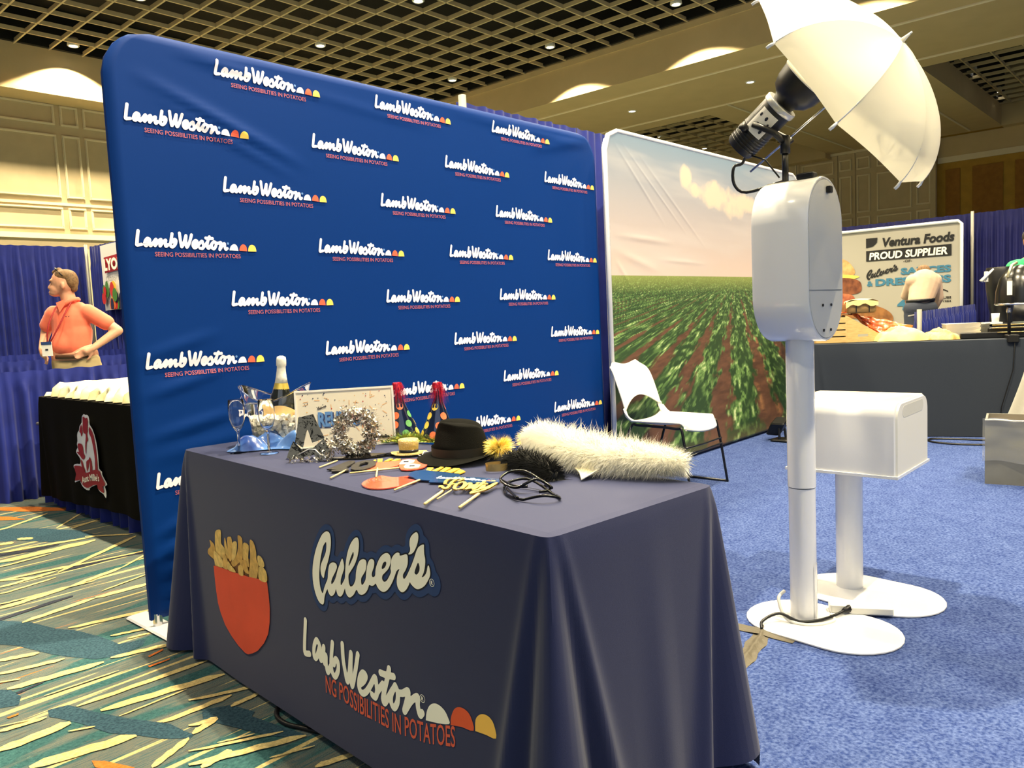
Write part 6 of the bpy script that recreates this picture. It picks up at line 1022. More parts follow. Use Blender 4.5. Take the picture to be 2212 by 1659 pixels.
MB().lathe([(.17,.0),(.165,.10),(.14,.2),(.09,.27),(.03,.30),(.001,.305)],rf(1.53,.10,RZ+.27),30).build('dome',mat('dome_black',(16,16,14),.25),ls,'auto'); MB().lathe([(.172,-.008),(.175,.0),(.17,.008)],rf(1.53,.10,RZ+.27),30).build('dome_rim',M_chrome,ls,True)
MB().box((1.40,-.082,RZ+.34),(1.435,-.078,RZ+.45),rf).build('tag',M_whitem,ls); MB().tube([rf(1.41,-.05,RZ+.48),rf(1.45,.0,RZ+.57),rf(1.5,.08,RZ+.59)],.012,8).build('handle',mat('handle_steel',(190,186,150),.3,metal=.7),ls,True)
MB().rbox((1.42,-.03,RZ-.03),(1.50,.09,RZ+.03),.008,rf).build('clamp',M_black,ls)
wr=thing('hanging_wire','thin black wire hanging down the front of the charcoal table from the lamp stand','cable',rf(1.46,0,RZ)); MB().tube([rf(1.46,.02,RZ+.03),rf(1.47,-.02,RZ-.03),rf(1.46,-.022,.55),rf(1.38,-.026,.25),rf(1.36,-.03,.02)],.004,6).build('wire',M_black,wr,True)
fc_=thing('floor_cable','black cable loop on the blue carpet at the foot of the charcoal table','cable',(6.75,1.5,.008)); MB().tube(smooth([(7.05,1.05,.014),(6.95,1.35,.014),(6.88,1.65,.014),(6.80,1.72,.014),(6.70,1.66,.014),(6.67,1.50,.014),(6.72,1.32,.014),(6.80,1.20,.014)],4),.009,6).build('cable',M_black,fc_,True)

# grey covered table and box at the right edge
M_grey=mat('cloth_grey',(150,146,132),.8,sheen=.2,bump=.15,bump_s=300)
gt=thing('draped_table','grey cloth-covered small table cut off by the right edge of the photo','table',(6.15,1.0,0))
mb=MB()
def gf(u,v):
    a=-PI*.15+PI*1.6*u+PI*.5; z=.74*v; r=.36+.24*(1-v)**1.3+.03*math.sin(a*9)*(1-v)
    return (6.45+r*math.cos(a)*1.0,.56+r*math.sin(a)*1.05,max(.01,z))
mb.grid(lambda u,v:(6.42+(.38+(.17+.035*math.sin(2*PI*u*11))*(1-v)**1.2)*math.cos(2*PI*u),.58+(.40+(.20+.035*math.sin(2*PI*u*11+1))*(1-v)**1.2)*math.sin(2*PI*u),.012+.73*v),110,16,True)
mb.lathe([(.001,.743),(.38,.742)],(6.42,.58,0),40); mb.build('cover_fabric',M_grey,gt,'auto',fixn=False); MB().tube([(6.42,.58,0),(6.42,.58,.72)],.04,10).build('table_post',M_black,gt)
gb=thing('open_box','grey open-topped storage box wrapped in clear film at the right edge','box',(5.42,.84,.008))
def gbf(a,b,c): t=math.radians(-80.5); x=a*math.cos(t)-b*math.sin(t); y=a*math.sin(t)+b*math.cos(t); return (5.36+x,1.045+y,.008+c)
M_gb=mat('box_grey',(104,104,98),.5,noise_s=6,noise_a=.1)
W_,D_,H_=.62,.34,.385
for a0,b0,a1,b1 in ((0,0,W_,.012),(0,D_-.012,W_,D_),(0,.012,.012,D_-.012),(W_-.012,.012,W_,D_-.012)): MB().box((a0,b0,0),(a1,b1,H_),gbf).build('box_side',M_gb,gb)
MB().box((.012,.012,0),(W_-.012,D_-.012,.01),gbf).build('box_bottom',M_gb,gb)
mb=MB(); mb.grid(lambda u,v:gbf(.01+.6*u,.02+.3*v,.335+.03*noise.noise(Vector((u*8,v*6,0)))),24,12); mb.build('brown_contents',mat('contents_brown',(150,116,58),.6,noise_s=20,noise_a=.3),gb,True,fixn=False)
mb=MB(); 
def film(u,v):
    return gbf(-.012+.66*u,-.010-.012*noise.noise(Vector((u*4,v*3,9)))-.006,.14+.26*v+.008*math.sin(u*14))
mb.grid(film,40,18); mb.grid(lambda u,v:gbf(-.012,-.01+.36*u,.15+.25*v+.006*math.sin(u*9)),10,8)
M_film=bpy.data.materials.new('clear_film'); M_film.use_nodes=True; _n=M_film.node_tree; _b=_n.nodes['Principled BSDF']; _b.inputs['Base Color'].default_value=rgb(170,170,164); _b.inputs['Roughness'].default_value=.08; _b.inputs['Alpha'].default_value=.30; _b.inputs['Coat Weight'].default_value=1
mb.build('film_wrap',M_film,gb,True,fixn=False)
MB().tube([gbf(a,-.008,H_+.004+.004*math.sin(a*30)) for a in np.linspace(0,W_,14)],.006,6).build('film_edge',mat('film_edge_white',(220,216,200),.3),gb,True)

# ---------------- people ----------------
R2=V(.6683,-.7439,0); B2=V(-.7409,-.6716,0)   # right and toward-viewer directions on the floor
def local(o): 
    o=Vector(o); return lambda x,y,z:o+R2*x+B2*y+V(0,0,z)
M_coral=mat('polo_coral',(236,112,80),.75,sheen=.2,noise_s=12,noise_a=.06); M_khaki=mat('trousers_khaki',(164,146,104),.8); M_hair=mat('hair_brown',(112,84,52),.7,noise_s=60,noise_a=.35)
PO=(2.64,7.70,0); L=local(PO)
p1=thing('person','person in a coral polo shirt and lanyard, hands on hips, looking to the left','person',PO)
def Lc(a,ra,b,rb,fl=None): return ('c',L(*a),ra,L(*b),rb) if fl is None else ('c',L(*a),ra,L(*b),rb,(R2,fl))
MR=Matrix((tuple(R2),tuple(B2),(0,0,1))).transposed()
def hand(L,w,dirv,palm_n,s=1):
    """palm and five fingers; w wrist, dirv finger direction, palm_n palm normal (local xyz)"""
    w,d,nn=Vector(w),Vector(dirv).normalized(),Vector(palm_n).normalized(); sd=d.cross(nn).normalized(); e=[]
    G=lambda p:L(*p)
    e.append(('c',G(w),.026,G(w+d*.05*s),.034))
    for k,(o,l) in enumerate(((-.027,.072),(-.009,.082),(.009,.078),(.026,.060))):
        a=w+d*.075*s+sd*o; m=a+d*l*.5+nn*.004; t=a+d*l-nn*.012*(1 if k<3 else 1.4)
        e+= [('c',G(w+d*.03+sd*o*.8),.013,G(a),.0115),('c',G(a),.0105,G(m),.0095),('c',G(m),.0095,G(t),.0075)]
    a=w+d*.02-sd*.03; m=a+d*.03-sd*.028; e+=[('c',G(a),.015,G(m),.012),('c',G(m),.012,G(m+d*.03-sd*.012),.009)]
    return e
hd=[('e',L(-.035,.02,1.635),(.100,.078,.118),MR),('e',L(-.085,.035,1.575),(.060,.056,.058),MR),('e',L(-.10,.04,1.545),(.045,.045,.035),MR),
 ('c',L(-.122,.045,1.625),.015,L(-.148,.053,1.592),.011),('e',L(-.140,.05,1.588),(.014,.014,.010),MR),('e',L(-.112,.045,1.655),(.028,.040,.012),MR),('e',L(-.132,.046,1.552),(.022,.026,.009),MR),('e',L(-.132,.046,1.533),(.020,.022,.010),MR),
 ('e',L(.0,.098,1.60),(.018,.010,.032),MR),('e',L(-.02,-.062,1.60),(.018,.010,.032),MR),
 Lc((.0,.0,1.42),.066,(-.02,.01,1.57),.058)]
arm=[Lc((.185,.0,1.36),.052,(.375,-.06,1.185),.045),Lc((.375,-.06,1.185),.045,(.215,.10,1.035),.028),
 Lc((-.185,.0,1.36),.052,(-.275,-.05,1.19),.043),Lc((-.275,-.05,1.19),.043,(-.235,.10,1.05),.027)]
arm+=hand(L,(.215,.10,1.035),(-.75,.35,-.35),(-.3,-.8,.1))+hand(L,(-.235,.10,1.05),(.45,.25,-.85),(.6,-.6,0))
torso=[Lc((0,0,1.10),.12,(0,-.01,1.28),.13,.72),Lc((-.13,0,1.345),.05,(.13,0,1.345),.05)]
legs_=[Lc((-.09,0,.92),.095,(-.10,-.02,.50),.065),Lc((-.10,-.02,.50),.062,(-.10,-.03,.08),.042),Lc((.10,0,.92),.095,(.12,-.02,.50),.065),Lc((.12,-.02,.50),.062,(.12,-.03,.08),.042),Lc((-.10,-.03,.05),.045,(-.12,.12,.03),.034),Lc((.12,-.03,.05),.045,(.11,.12,.03),.034),Lc((-.08,0,.98),.12,(.08,0,.98),.12)]
remesh('body',hd+arm+torso+legs_,M_skin,p1,.008,3)
# polo
remesh('polo_shirt',[Lc((-.02,.02,1.09),.152,(-.005,.0,1.30),.165,.72),Lc((-.055,.06,1.10),.115,(-.03,.04,1.16),.115,.8),Lc((-.14,-.005,1.36),.070,(.14,-.005,1.36),.070),Lc((-.08,-.0,1.39),.06,(.08,.0,1.40),.06),Lc((.15,0,1.365),.072,(.290,-.035,1.262),.070),Lc((-.15,0,1.365),.072,(-.235,-.02,1.262),.064),Lc((.0,.0,1.39),.075,(-.005,.01,1.43),.070),Lc((.0,.01,1.09),.156,(.01,.0,1.18),.158,.8)],M_coral,p1,.010,3)
mb=MB(); mb.tube(smooth([L(-.085,.05,1.43),L(-.06,.09,1.415),L(.0,.095,1.44),L(.055,.07,1.475),L(.08,.0,1.485),L(.03,-.07,1.475),L(-.06,-.05,1.46),L(-.085,.05,1.43)],3),.011,8,flat=1.6); mb.build('collar',M_coral,p1,True)
mb=MB(); mb.add([L(-.07,.10,1.455),L(-.03,.125,1.37),L(.02,.115,1.44),L(.0,.10,1.48)],[(0,1,2,3)]); mb.build('collar_flap',M_coral,p1)
remesh('trousers',[Lc((-.05,.0,.87),.138,(.08,.0,.87),.138,.9),Lc((-.09,0,.92),.115,(-.10,-.02,.50),.082),Lc((-.10,-.02,.50),.08,(-.10,-.03,.10),.066),Lc((.10,0,.92),.115,(.12,-.02,.50),.082),Lc((.12,-.02,.50),.08,(.12,-.03,.10),.066)],M_khaki,p1,.012,3)
MB().lathe([(.178,-.018),(.182,0),(.178,.018)],(0,0,0),30,lambda a,b,c:L(.01+a*1.02,b*.86,.975+c)).build('belt',mat('belt_brown',(70,44,26),.5),p1,True)
for x in (-.10,.12): MB().rings([[L(x+a*.8,.06+b,z) for a,b in stadium(0,0,.11,.30,8)] for z in (.0,.05)]).build('shoe',M_black,p1,True)
remesh('hair',[('e',L(-.015,.013,1.688),(.100,.082,.066),MR),('e',L(.038,.010,1.65),(.052,.072,.085),MR),('c',L(-.105,.02,1.728),.020,L(-.06,.02,1.745),.026),('c',L(.05,.01,1.58),.034,L(.04,.01,1.62),.05)],M_hair,p1,.007,2)
mb=MB(); mb.box((-.004,-.004,-.004),(.004,.004,.004)); 
MB().lathe([(.001,-.004),(.011,0),(.001,.004)],(0,0,0),10,lambda a,b,c:L(-.112+c,.066+a*.4,1.622+b*.6)).build('eye',M_dkl,p1,True); MB().tube([L(-.122,.066,1.643),L(-.092,.078,1.648)],.004,6).build('eyebrow',M_hair,p1,True)
MB().tube(smooth([L(-.045,.085,1.742),L(-.075,.05,1.762),L(-.09,.0,1.762),L(-.085,-.03,1.755)],3),.008,6).tube([L(-.045,.085,1.742),L(.01,.097,1.69)],.004,6).build('sunglasses',M_black,p1,True)
M_lan=mat('lanyard_red',(150,34,34),.6)
MB().tube(smooth([L(.055,.06,1.475),L(.035,.125,1.39),L(-.02,.185,1.24),L(-.095,.195,1.115)],3),.009,6,flat=.5).tube(smooth([L(-.06,.09,1.44),L(-.085,.14,1.36),L(-.11,.19,1.24),L(-.125,.195,1.115)],3),.009,6,flat=.5).build('lanyard',M_lan,p1,True)
nb_=MB().box((-.045,0,-.065),(.045,.006,.06),lambda a,b,c:L(-.125+a-.02*c,.205+b,1.055+c)).build('name_badge',M_whitem,p1); MB().box((-.045,0,.036),(.045,.003,.06),lambda a,b,c:L(-.125+a-.02*c,.212+b,1.055+c)).build('badge_header',M_cv,nb_)
MB().box((-.012,0,0),(.012,.003,.014),lambda a,b,c:L(-.125+a,.212+b,1.04+c)).build('badge_word',M_dkl,nb_)
mb=MB()
for s in (-1,1): mb.add([L(.045+s*.012,.145,1.322),L(.045+s*.020,.144,1.335),L(.045+s*.006,.146,1.33),L(.045+s*.014,.146,1.318)],[(0,1,2,3)])
mb.build('chest_emblem',M_dkl,p1)
# bent-over man
PO2=(12.04,3.06,0); L=local(PO2)
M_beige=mat('shirt_beige',(188,160,136),.8,noise_s=8,noise_a=.06); M_jeans=mat('jeans_dark',(40,46,60),.8)
p2=thing('person','person in a beige shirt bending over before the supplier banner, seen from behind','person',PO2)
Lc2=lambda a,ra,b,rb,fl=None:('c',L(*a),ra,L(*b),rb) if fl is None else ('c',L(*a),ra,L(*b),rb,(R2,fl))
body=[Lc2((-.10,0,1.02),.13,(.02,-.14,1.36),.15,.8),('e',L(.08,-.26,1.50),(.085,.10,.095),MR),Lc2((.05,-.18,1.42),.06,(.07,-.24,1.48),.06),Lc2((.17,-.14,1.34),.06,(.235,-.16,1.12),.045),Lc2((.235,-.16,1.12),.042,(.19,-.22,.92),.03),Lc2((-.10,-.14,1.40),.06,(-.12,-.30,1.15),.045),
 Lc2((-.18,0,.9),.10,(-.20,.02,.48),.07),Lc2((-.20,.02,.48),.065,(-.20,.04,.06),.045),Lc2((-.0,0,.9),.10,(.04,.0,.48),.07),Lc2((.04,.0,.48),.065,(.04,.02,.06),.045),Lc2((-.12,0,.96),.13,(-.04,0,.96),.13)]
body+=hand(L,(.19,-.22,.92),(-.2,-.2,-1),(-1,0,0))+hand(L,(-.12,-.30,1.15),(.3,-.5,-.8),(0,-1,0))
remesh('body',body,M_skin,p2,.011,2)
remesh('shirt',[Lc2((-.09,.0,1.10),.165,(.03,-.10,1.34),.20,.78),Lc2((-.13,-.12,1.37),.10,(.17,-.13,1.37),.10),Lc2((.19,-.13,1.35),.085,(.245,-.16,1.12),.070),Lc2((.245,-.16,1.12),.068,(.21,-.21,.98),.052),Lc2((-.14,-.12,1.37),.085,(-.15,-.30,1.17),.06)],M_beige,p2,.012,2)
remesh('trousers',[Lc2((-.15,.0,.98),.165,(-.03,.0,.98),.165,.9),Lc2((-.17,0,.9),.14,(-.20,.02,.48),.10),Lc2((-.20,.02,.48),.095,(-.20,.04,.08),.075),Lc2((-.0,0,.9),.14,(.04,.0,.48),.10),Lc2((.04,.0,.48),.095,(.04,.02,.08),.075)],M_jeans,p2,.014,2)
MB().lathe([(.178,-.02),(.182,0),(.178,.02)],(0,0,0),24,lambda a,b,c:L(-.09+a*1.05,b*.9,1.10+c+a*.03)).build('belt',M_black,p2,True)
remesh('hair',[('e',L(.085,-.25,1.515),(.09,.095,.085),MR)],M_hair,p2,.012,1)
for x in (-.20,.04): MB().rings([[L(x+a*.8,-.04+b,z) for a,b in stadium(0,0,.11,.30,8)] for z in (.0,.05)]).build('shoe',M_black,p2,True)
# green shirt at the right edge
PO3=(10.43,1.60,0); L=local(PO3)
M_green=mat('shirt_green',(34,150,92),.75,noise_s=8,noise_a=.1); M_skd=mat('skin_brown',(150,100,66),.55)
p3=thing('person','person in a green shirt cut off by the right edge of the photo','person',PO3)
Lc3=lambda a,ra,b,rb,fl=None:('c',L(*a),ra,L(*b),rb) if fl is None else ('c',L(*a),ra,L(*b),rb,(R2,fl))
body=[('e',L(.02,0,1.72),(.085,.10,.125),MR),('c',L(.02,0,1.50),.06,L(.02,0,1.62),.058),Lc3((0,0,1.0),.14,(0,0,1.40),.15,.7),Lc3((-.19,0,1.43),.055,(-.20,.02,1.17),.045),Lc3((-.20,.02,1.17),.042,(-.02,.20,1.14),.03),Lc3((.19,0,1.43),.055,(.22,.02,1.17),.045),Lc3((.22,.02,1.17),.042,(.12,.20,1.14),.03),Lc3((-.09,0,.92),.10,(-.1,0,.06),.05),Lc3((.09,0,.92),.10,(.1,0,.06),.05),('e',L(-.02,.105,1.71),(.016,.022,.022),MR),('e',L(-.065,0,1.71),(.012,.02,.032),MR),('e',L(.105,0,1.71),(.012,.02,.032),MR)]
body+=hand(L,(-.02,.20,1.14),(.6,.4,0),(0,0,-1))+hand(L,(.12,.20,1.14),(-.6,.4,0),(0,0,-1))
remesh('body',body,M_skd,p3,.011,2)
remesh('shirt',[Lc3((0,0,.98),.165,(0,0,1.36),.185,.75),Lc3((-.14,0,1.42),.095,(.14,0,1.42),.095),Lc3((-.18,0,1.42),.085,(-.22,.01,1.24),.075),Lc3((.18,0,1.42),.085,(.23,.01,1.24),.075)],M_green,p3,.012,2)
remesh('trousers',[Lc3((-.06,0,.92),.15,(.06,0,.92),.15),Lc3((-.09,0,.9),.12,(-.1,0,.08),.075),Lc3((.09,0,.9),.12,(.1,0,.08),.075)],M_black,p3,.014,2)
remesh('hair',[('e',L(.02,-.015,1.76),(.09,.10,.095),MR)],mat('hair_dark',(34,26,20),.7),p3,.012,1)
# ---------------- things on the front table ----------------
Z0=TZ+.0015
def flat(mb,poly,h=.0030,z=Z0,hole=None):
    return mb.poly([poly]+([hole] if hole else []),lambda a,b,t:(a,b,z+t),h)
def flute(label,x,y):
    t=thing('champagne_flute',label,'glass',(x,y,Z0),0,'empty champagne flutes by the ice bucket')
    prof=[(.031,0),(.031,.0015),(.012,.004),(.0045,.010),(.0040,.065),(.006,.074),(.018,.090),(.026,.115),(.0275,.14),(.025,.18),(.0238,.18),(.0262,.14),(.0247,.115),(.0165,.092),(.004,.080),(.001,.079)]
    MB().lathe(prof[:4]+[(.0045,.010)],(x,y,Z0),28).build('foot',M_glass,t,True)
    MB().lathe([(.0045,.010),(.0040,.065),(.0055,.072)],(x,y,Z0),14).build('stem',M_glass,t,True)
    MB().lathe([(.0055,.072),(.018,.090),(.026,.115),(.0275,.14),(.025,.18),(.0244,.1808),(.0238,.18),(.0262,.14),(.0247,.115),(.0165,.092),(.004,.080),(.0006,.0795)],(x,y,Z0),32,caps=False).build('bowl',M_glass,t,True)
    return t
flute('empty clear champagne flute at the left corner of the table, left one',1.336,2.475)
flute('empty clear champagne flute standing in front of the ice bucket, right one',1.377,2.354)
BK=V(1.515,2.52,Z0+.004)
ib=thing('ice_bucket','clear flared ice bucket with a wavy rim full of crushed ice','bucket',tuple(BK))
cA=(R2,B2)
def bkt(r_in,off=0):
    def f(u,v):
        a=2*PI*u; base=.086+.020*v**1.5-r_in; ex=(.022*v**3)*abs(math.cos(a))**3
        h=.170*v+(.040*abs(math.cos(a))**2-.012*abs(math.sin(a))**2)*v**3
        p=BK+R2*((base+ex)*math.cos(a))+B2*((base)*math.sin(a))+V(0,0,off+h); return tuple(p)
    return f
mb=MB(); mb.grid(bkt(0),64,16,True); mb.grid(lambda u,v:bkt(.003,.003)(u,1-v),64,16,True)
n=64; top=[bkt(0)(i/n,1) for i in range(n)]+[bkt(.003,.003)(i/n,1) for i in range(n)]; mb.add(top,[(i,(i+1)%n,n+(i+1)%n,n+i) for i in range(n)]); mb.add([bkt(0)(i/n,0) for i in range(n)],[tuple(range(n))]); mb.add([bkt(.003,.003)(i/n,0) for i in range(n)],[tuple(range(n))])
mb.build('bucket_wall',M_glass,ib,True)
mb=MB(); mb.tube([bkt(.0015)(i/48,1) for i in range(49)],.0028,6); mb.build('bucket_rim',M_glass,ib,True)
for s in (-1,1): mb=MB(); mb.tube(smooth([tuple(BK+R2*s*.118+V(0,0,.178)),tuple(BK+R2*s*.128+V(0,0,.150)),tuple(BK+R2*s*.110+V(0,0,.128)),tuple(BK+R2*s*.098+V(0,0,.140))],3),.004,6); mb.build('handle',M_glass,ib,True)
ice=MB(); rnd=random.Random(5)
for k in range(700):
    a=rnd.random()*2*PI; r=.084*math.sqrt(rnd.random()); z=.008+.09*rnd.random()**.7+.012*rnd.random(); c=BK+R2*(r*math.cos(a))+B2*(r*math.sin(a)*.95)+V(0,0,z); s=rnd.uniform(.004,.0085)
    M=Matrix.Rotation(rnd.random()*6,3,V(rnd.random()-.5,rnd.random()-.5,rnd.random()-.5+.01).normalized())
    ice.box((-s,-s,-s),(s,s*.8,s*.7),lambda a_,b_,c_,M=M,c=c:tuple(c+M@V(a_,b_,c_)))
io=ice.build('crushed_ice',mat('ice_white',(246,242,232),.25,noise_s=90,c2=(224,220,206)),None,fixn=False); tag(at_base(io,tuple(BK)),'crushed white ice filling the lower half of the clear bucket','ice',None,'stuff')
bo=thing('champagne_bottle','champagne bottle with white foil neck and gold collar standing in the ice bucket','bottle',tuple(BK+V(0,0,.02)))
bt_=Matrix.Rotation(math.radians(-4),3,B2); BB=BK+R2*.010+B2*.0+V(0,0,.012)
BF=lambda a,b,c:tuple(BB+bt_@(R2*a+B2*b+V(0,0,c)))
MB().lathe([(.001,0),(.040,.0),(.044,.006),(.044,.120),(.041,.145),(.030,.178),(.022,.200)],(0,0,0),32,BF).build('bottle_glass',mat('bottle_dark',(20,22,12),.08,coat=1),bo,True)
MB().lathe([(.0315,.172),(.0262,.190),(.0228,.203)],(0,0,0),28,BF,caps=False).build('gold_collar',mat('foil_gold',(226,196,90),.3,metal=.5),bo,True)
MB().lathe([(.0232,.200),(.0185,.225),(.0160,.245),(.0150,.262),(.0175,.266),(.0172,.285),(.0150,.296),(.006,.300),(.0005,.3005)],(0,0,0),28,BF).build('foil_neck',mat('foil_white',(242,238,222),.35,bump=.3,bump_s=60),bo,True)
mb=MB(); mb.grid(lambda u,v:BF(.0446*math.sin((u-.5)*2.4),.0446*math.cos((u-.5)*2.4),.055+.055*v+.022*math.sin(PI*u)*v),18,6); mb.build('label',mat('label_tan',(226,190,128),.5),bo,True,fixn=False)
# satin cloth
sm_=MB()
def satin(u,v):
    x=-.115+.29*u; y=-.07+.14*v; e=min(1,min(u,1-u)*6)*min(1,min(v,1-v)*5); z=.003+e*(.030+.018*math.sin(u*13+v*5)+.014*math.sin(v*11-u*8)+.010*noise.noise(Vector((u*7,v*9,4))))
    return tuple(V(1.44,2.47,Z0)+R2*(x+.01*math.sin(v*6))+B2*(y+.012*math.sin(u*9))+V(0,0,max(.002,z)))
sm_.grid(satin,70,36); tag(at_base(sm_.build('satin_cloth',mat('satin_blue',(26,58,136),.2,spec=.8,sheen=.2,c2=(92,140,208),noise_s=9),None,True,fixn=False),(1.44,2.47,Z0)),'crumpled light blue satin cloth under the ice bucket','cloth')
# sprinkle board
SB0,SB1=V(1.462,2.320,Z0),V(1.722,2.112,Z0); sd=(SB1-SB0); SW=sd.length; sd.normalize(); sn_=V(-sd.y,sd.x,0)*-1; SH=.198
lean=V(-sn_.x*-.12,-sn_.y*-.12,1).normalized()
def SBF(a,b,h): return tuple(SB0+sd*a+V(0,0,b)-sn_*(b*.10)*-1*(-1)+sn_*h)
sb=thing('sprinkle_board','cream framed board with confetti sprinkles and blue lettering behind the silver foil pieces','sign',tuple((SB0+SB1)/2))
MB().box((0,0,-.010),(SW,SH,0),lambda a,b,c:SBF(a,b,c)).build('board_panel',mat('board_cream',(248,238,212),.5),sb)
mb=MB(); w_=.006
for a0,b0,a1,b1 in ((0,0,SW,w_),(0,SH-w_,SW,SH),(0,w_,w_,SH-w_),(SW-w_,w_,SW,SH-w_)): mb.box((a0,b0,-.011),(a1,b1,.003),lambda a,b,c:SBF(a,b,c))
mb.build('board_frame',mat('frame_cream',(250,246,232),.4),sb)
rnd=random.Random(11)
for nm,c,n in (('navy_dot',(24,36,80),46),('red_dot',(206,66,54),24),('amber_dot',(240,190,110),26)):
    mb=MB()
    for k in range(n):
        a,b=rnd.uniform(.015,SW-.015),rnd.uniform(.015,SH-.012)
        if b<.12 and .03<a<SW-.05: continue
        r=rnd.uniform(.0012,.0022); mb.add([SBF(a+r*math.cos(j*PI/4),b+r*math.sin(j*PI/4),.0012) for j in range(8)],[tuple(range(8))])
    mb.build('confetti_'+nm,mat(nm,c,.6),sb,fixn=False)['kind']='stuff'
mb=MB()
for k in range(26):
    a,b=rnd.uniform(.02,SW-.02),rnd.uniform(.02,SH-.02); t=rnd.random()*PI; mb.stroke([(a,b),(a+.016*math.cos(t),b+.016*math.sin(t))],.0022,lambda x,y,h:SBF(x,y,.001))
mb.build('confetti_stick',mat('stick_orange',(246,196,132),.6),sb,fixn=False)['kind']='stuff'
mb=MB(); add_text(mb,'REUNION',lambda a,b,h:SBF(a,b,.0030),.075,.245,.075,.125,bold=.04); mb.build('board_letter',mat('board_blue',(104,150,206),.5),sb,fixn=False)
mb=MB(); add_text(mb,'REUNION',lambda a,b,h:SBF(a,b,.0018),.079,.249,.072,.122,bold=.05); mb.build('letter_shadow',mat('board_navy',(60,76,120),.5),sb,fixn=False)
mb=MB(); cv_script(mb,lambda a,b,h:SBF(a,b,.002),.075,.105,.130,.145); add_text(mb,'of',lambda a,b,h:SBF(a,b,.002),.165,.178,.055,.063,bold=.01)
put_mask(mb,LWT,lambda a,b,h:SBF(SW-.085+a*.17,.022+b*.2,.002))
mb.build('board_script',M_dkl,sb,fixn=False)
# silver foil pieces
M_foil=mat('foil_silver',(226,218,202),.22,metal=1,bump=.9,bump_s=60)
M_foils=mat('foil_mirror',(96,90,76),.08,metal=1,bump=1.0,bump_s=14)
AO=V(1.362,2.100,Z0)
def AF(px,py,h): return tuple(AO+R2*((px-670)/700)+V(0,0,(994-py)/700*1.0)+B2*(h+ -.035*(994-py)/100*1.0))
al_=thing('foil_tiara','silver foil letter shape with a folded mirror base, left of the foil wreath','party prop',tuple(AO))
zp=lambda l:[(460+x/5.267,760+y/5.267) for x,y in l]
MB().poly([zp([(990,740),(1160,710),(1200,800),(1290,990),(1150,1030),(1100,880),(1085,900),(1040,1080),(950,1020),(980,850)])],AF,.006).build('foil_top',M_foils,al_)
MB().poly([zp([(940,1000),(1030,1090),(1170,1080),(1290,985),(1370,1140),(1350,1200),(1230,1225),(1180,1160),(900,1210),(860,1200),(890,1110)])],lambda a,b,h:AF(a,b,h+.012),.004).build('foil_base',M_foils,al_)
MB().tube([AF(*q,.002) for q in zp([(1000,745),(1160,730)])],.0035,6).tube([AF(*q,.022) for q in zp([(1000,1150),(1130,1090),(1200,1100),(1260,1160),(1350,1170)])],.0022,6).build('foil_edge',mat('foil_bright',(244,240,228),.15,metal=.6),al_,True)['kind']='stuff'
def crumple(name,par,cfun,n,s,mm,seed=0,lab=None):
    rnd=random.Random(seed); mb=MB()
    for k in range(n):
        c=Vector(cfun(rnd)); a,b,d=[Vector((rnd.uniform(-1,1),rnd.uniform(-1,1),rnd.uniform(-1,1)))*s*rnd.uniform(.5,1.2) for _ in range(3)]
        mb.add([c+a,c+b,c+d,c-(a+b)*.4],[(0,1,2),(0,3,1),(1,3,2)])
    o=mb.build(name,mm,par,fixn=False); o['kind']='stuff'; return o
crumple('crumpled_foil',al_,lambda r:AF(r.uniform(628,722),r.uniform(982,998),r.uniform(.0,.03)),140,.007,M_foil,1)
crumple('crumpled_foil',al_,lambda r:AF(700+r.gauss(20,12),970+r.gauss(0,10),r.uniform(-.01,.03)),120,.008,M_foil,2)
WO=V(1.500,2.035,Z0+.075)
wr_=thing('foil_wreath','round crumpled silver foil wreath in front of the cream board','party prop',tuple(WO-V(0,0,.07)))
def WFn(r_,a,k): return tuple(WO+R2*(r_*math.cos(a))+V(0,0,r_*1.08*math.sin(a))+B2*(k-.15*r_*math.sin(a)))
mb=MB(); mb.grid(lambda u,v:(lambda a,b:WFn(.053+.018*math.cos(b)+.006*noise.noise(Vector((math.cos(a)*9,math.sin(a)*9,b*3))),a,.018*math.sin(b)))(2*PI*u,2*PI*v),70,18,True); o=mb.build('wreath_core',M_foil,wr_,False,fixn=False)
crumple('crumpled_foil',wr_,lambda r:WFn(.053+r.gauss(0,.0105),r.random()*2*PI,.012+r.uniform(-.008,.014)),1300,.0095,M_foil,3)
crumple('bright_foil',wr_,lambda r:WFn(.053+r.gauss(0,.011),r.random()*2*PI,.016+r.uniform(-.004,.014)),260,.008,mat('foil_bright',(244,240,228),.15,metal=.6),4)
mb=MB(); rnd=random.Random(8)
for k in range(120):
    a=rnd.uniform(-.6,PI*.9); r0=.062; r1=.085+.012*rnd.random(); mb.strand(WFn(r0,a,.01),WFn((r0+r1)/2,a+.03,.015),WFn(r1,a+rnd.uniform(-.1,.1),.01),.0004,(0,0,1))
mb.build('foil_fringe',M_foils,wr_,fixn=False)['kind']='stuff'
sf=MB(); sf.poly([[(1.375,2.075),(1.42,2.02),(1.46,1.96),(1.55,1.92),(1.60,1.93),(1.56,1.97),(1.50,2.00),(1.44,2.06)]],lambda a,b,t:(a,b,Z0+.004+t+.004*math.sin(a*60)),.002)
tag(at_base(sf.build('foil_headband','x' and M_foils,None),(1.45,2.0,Z0)),'flat mirror-silver band lying in front of the foil wreath','party prop')
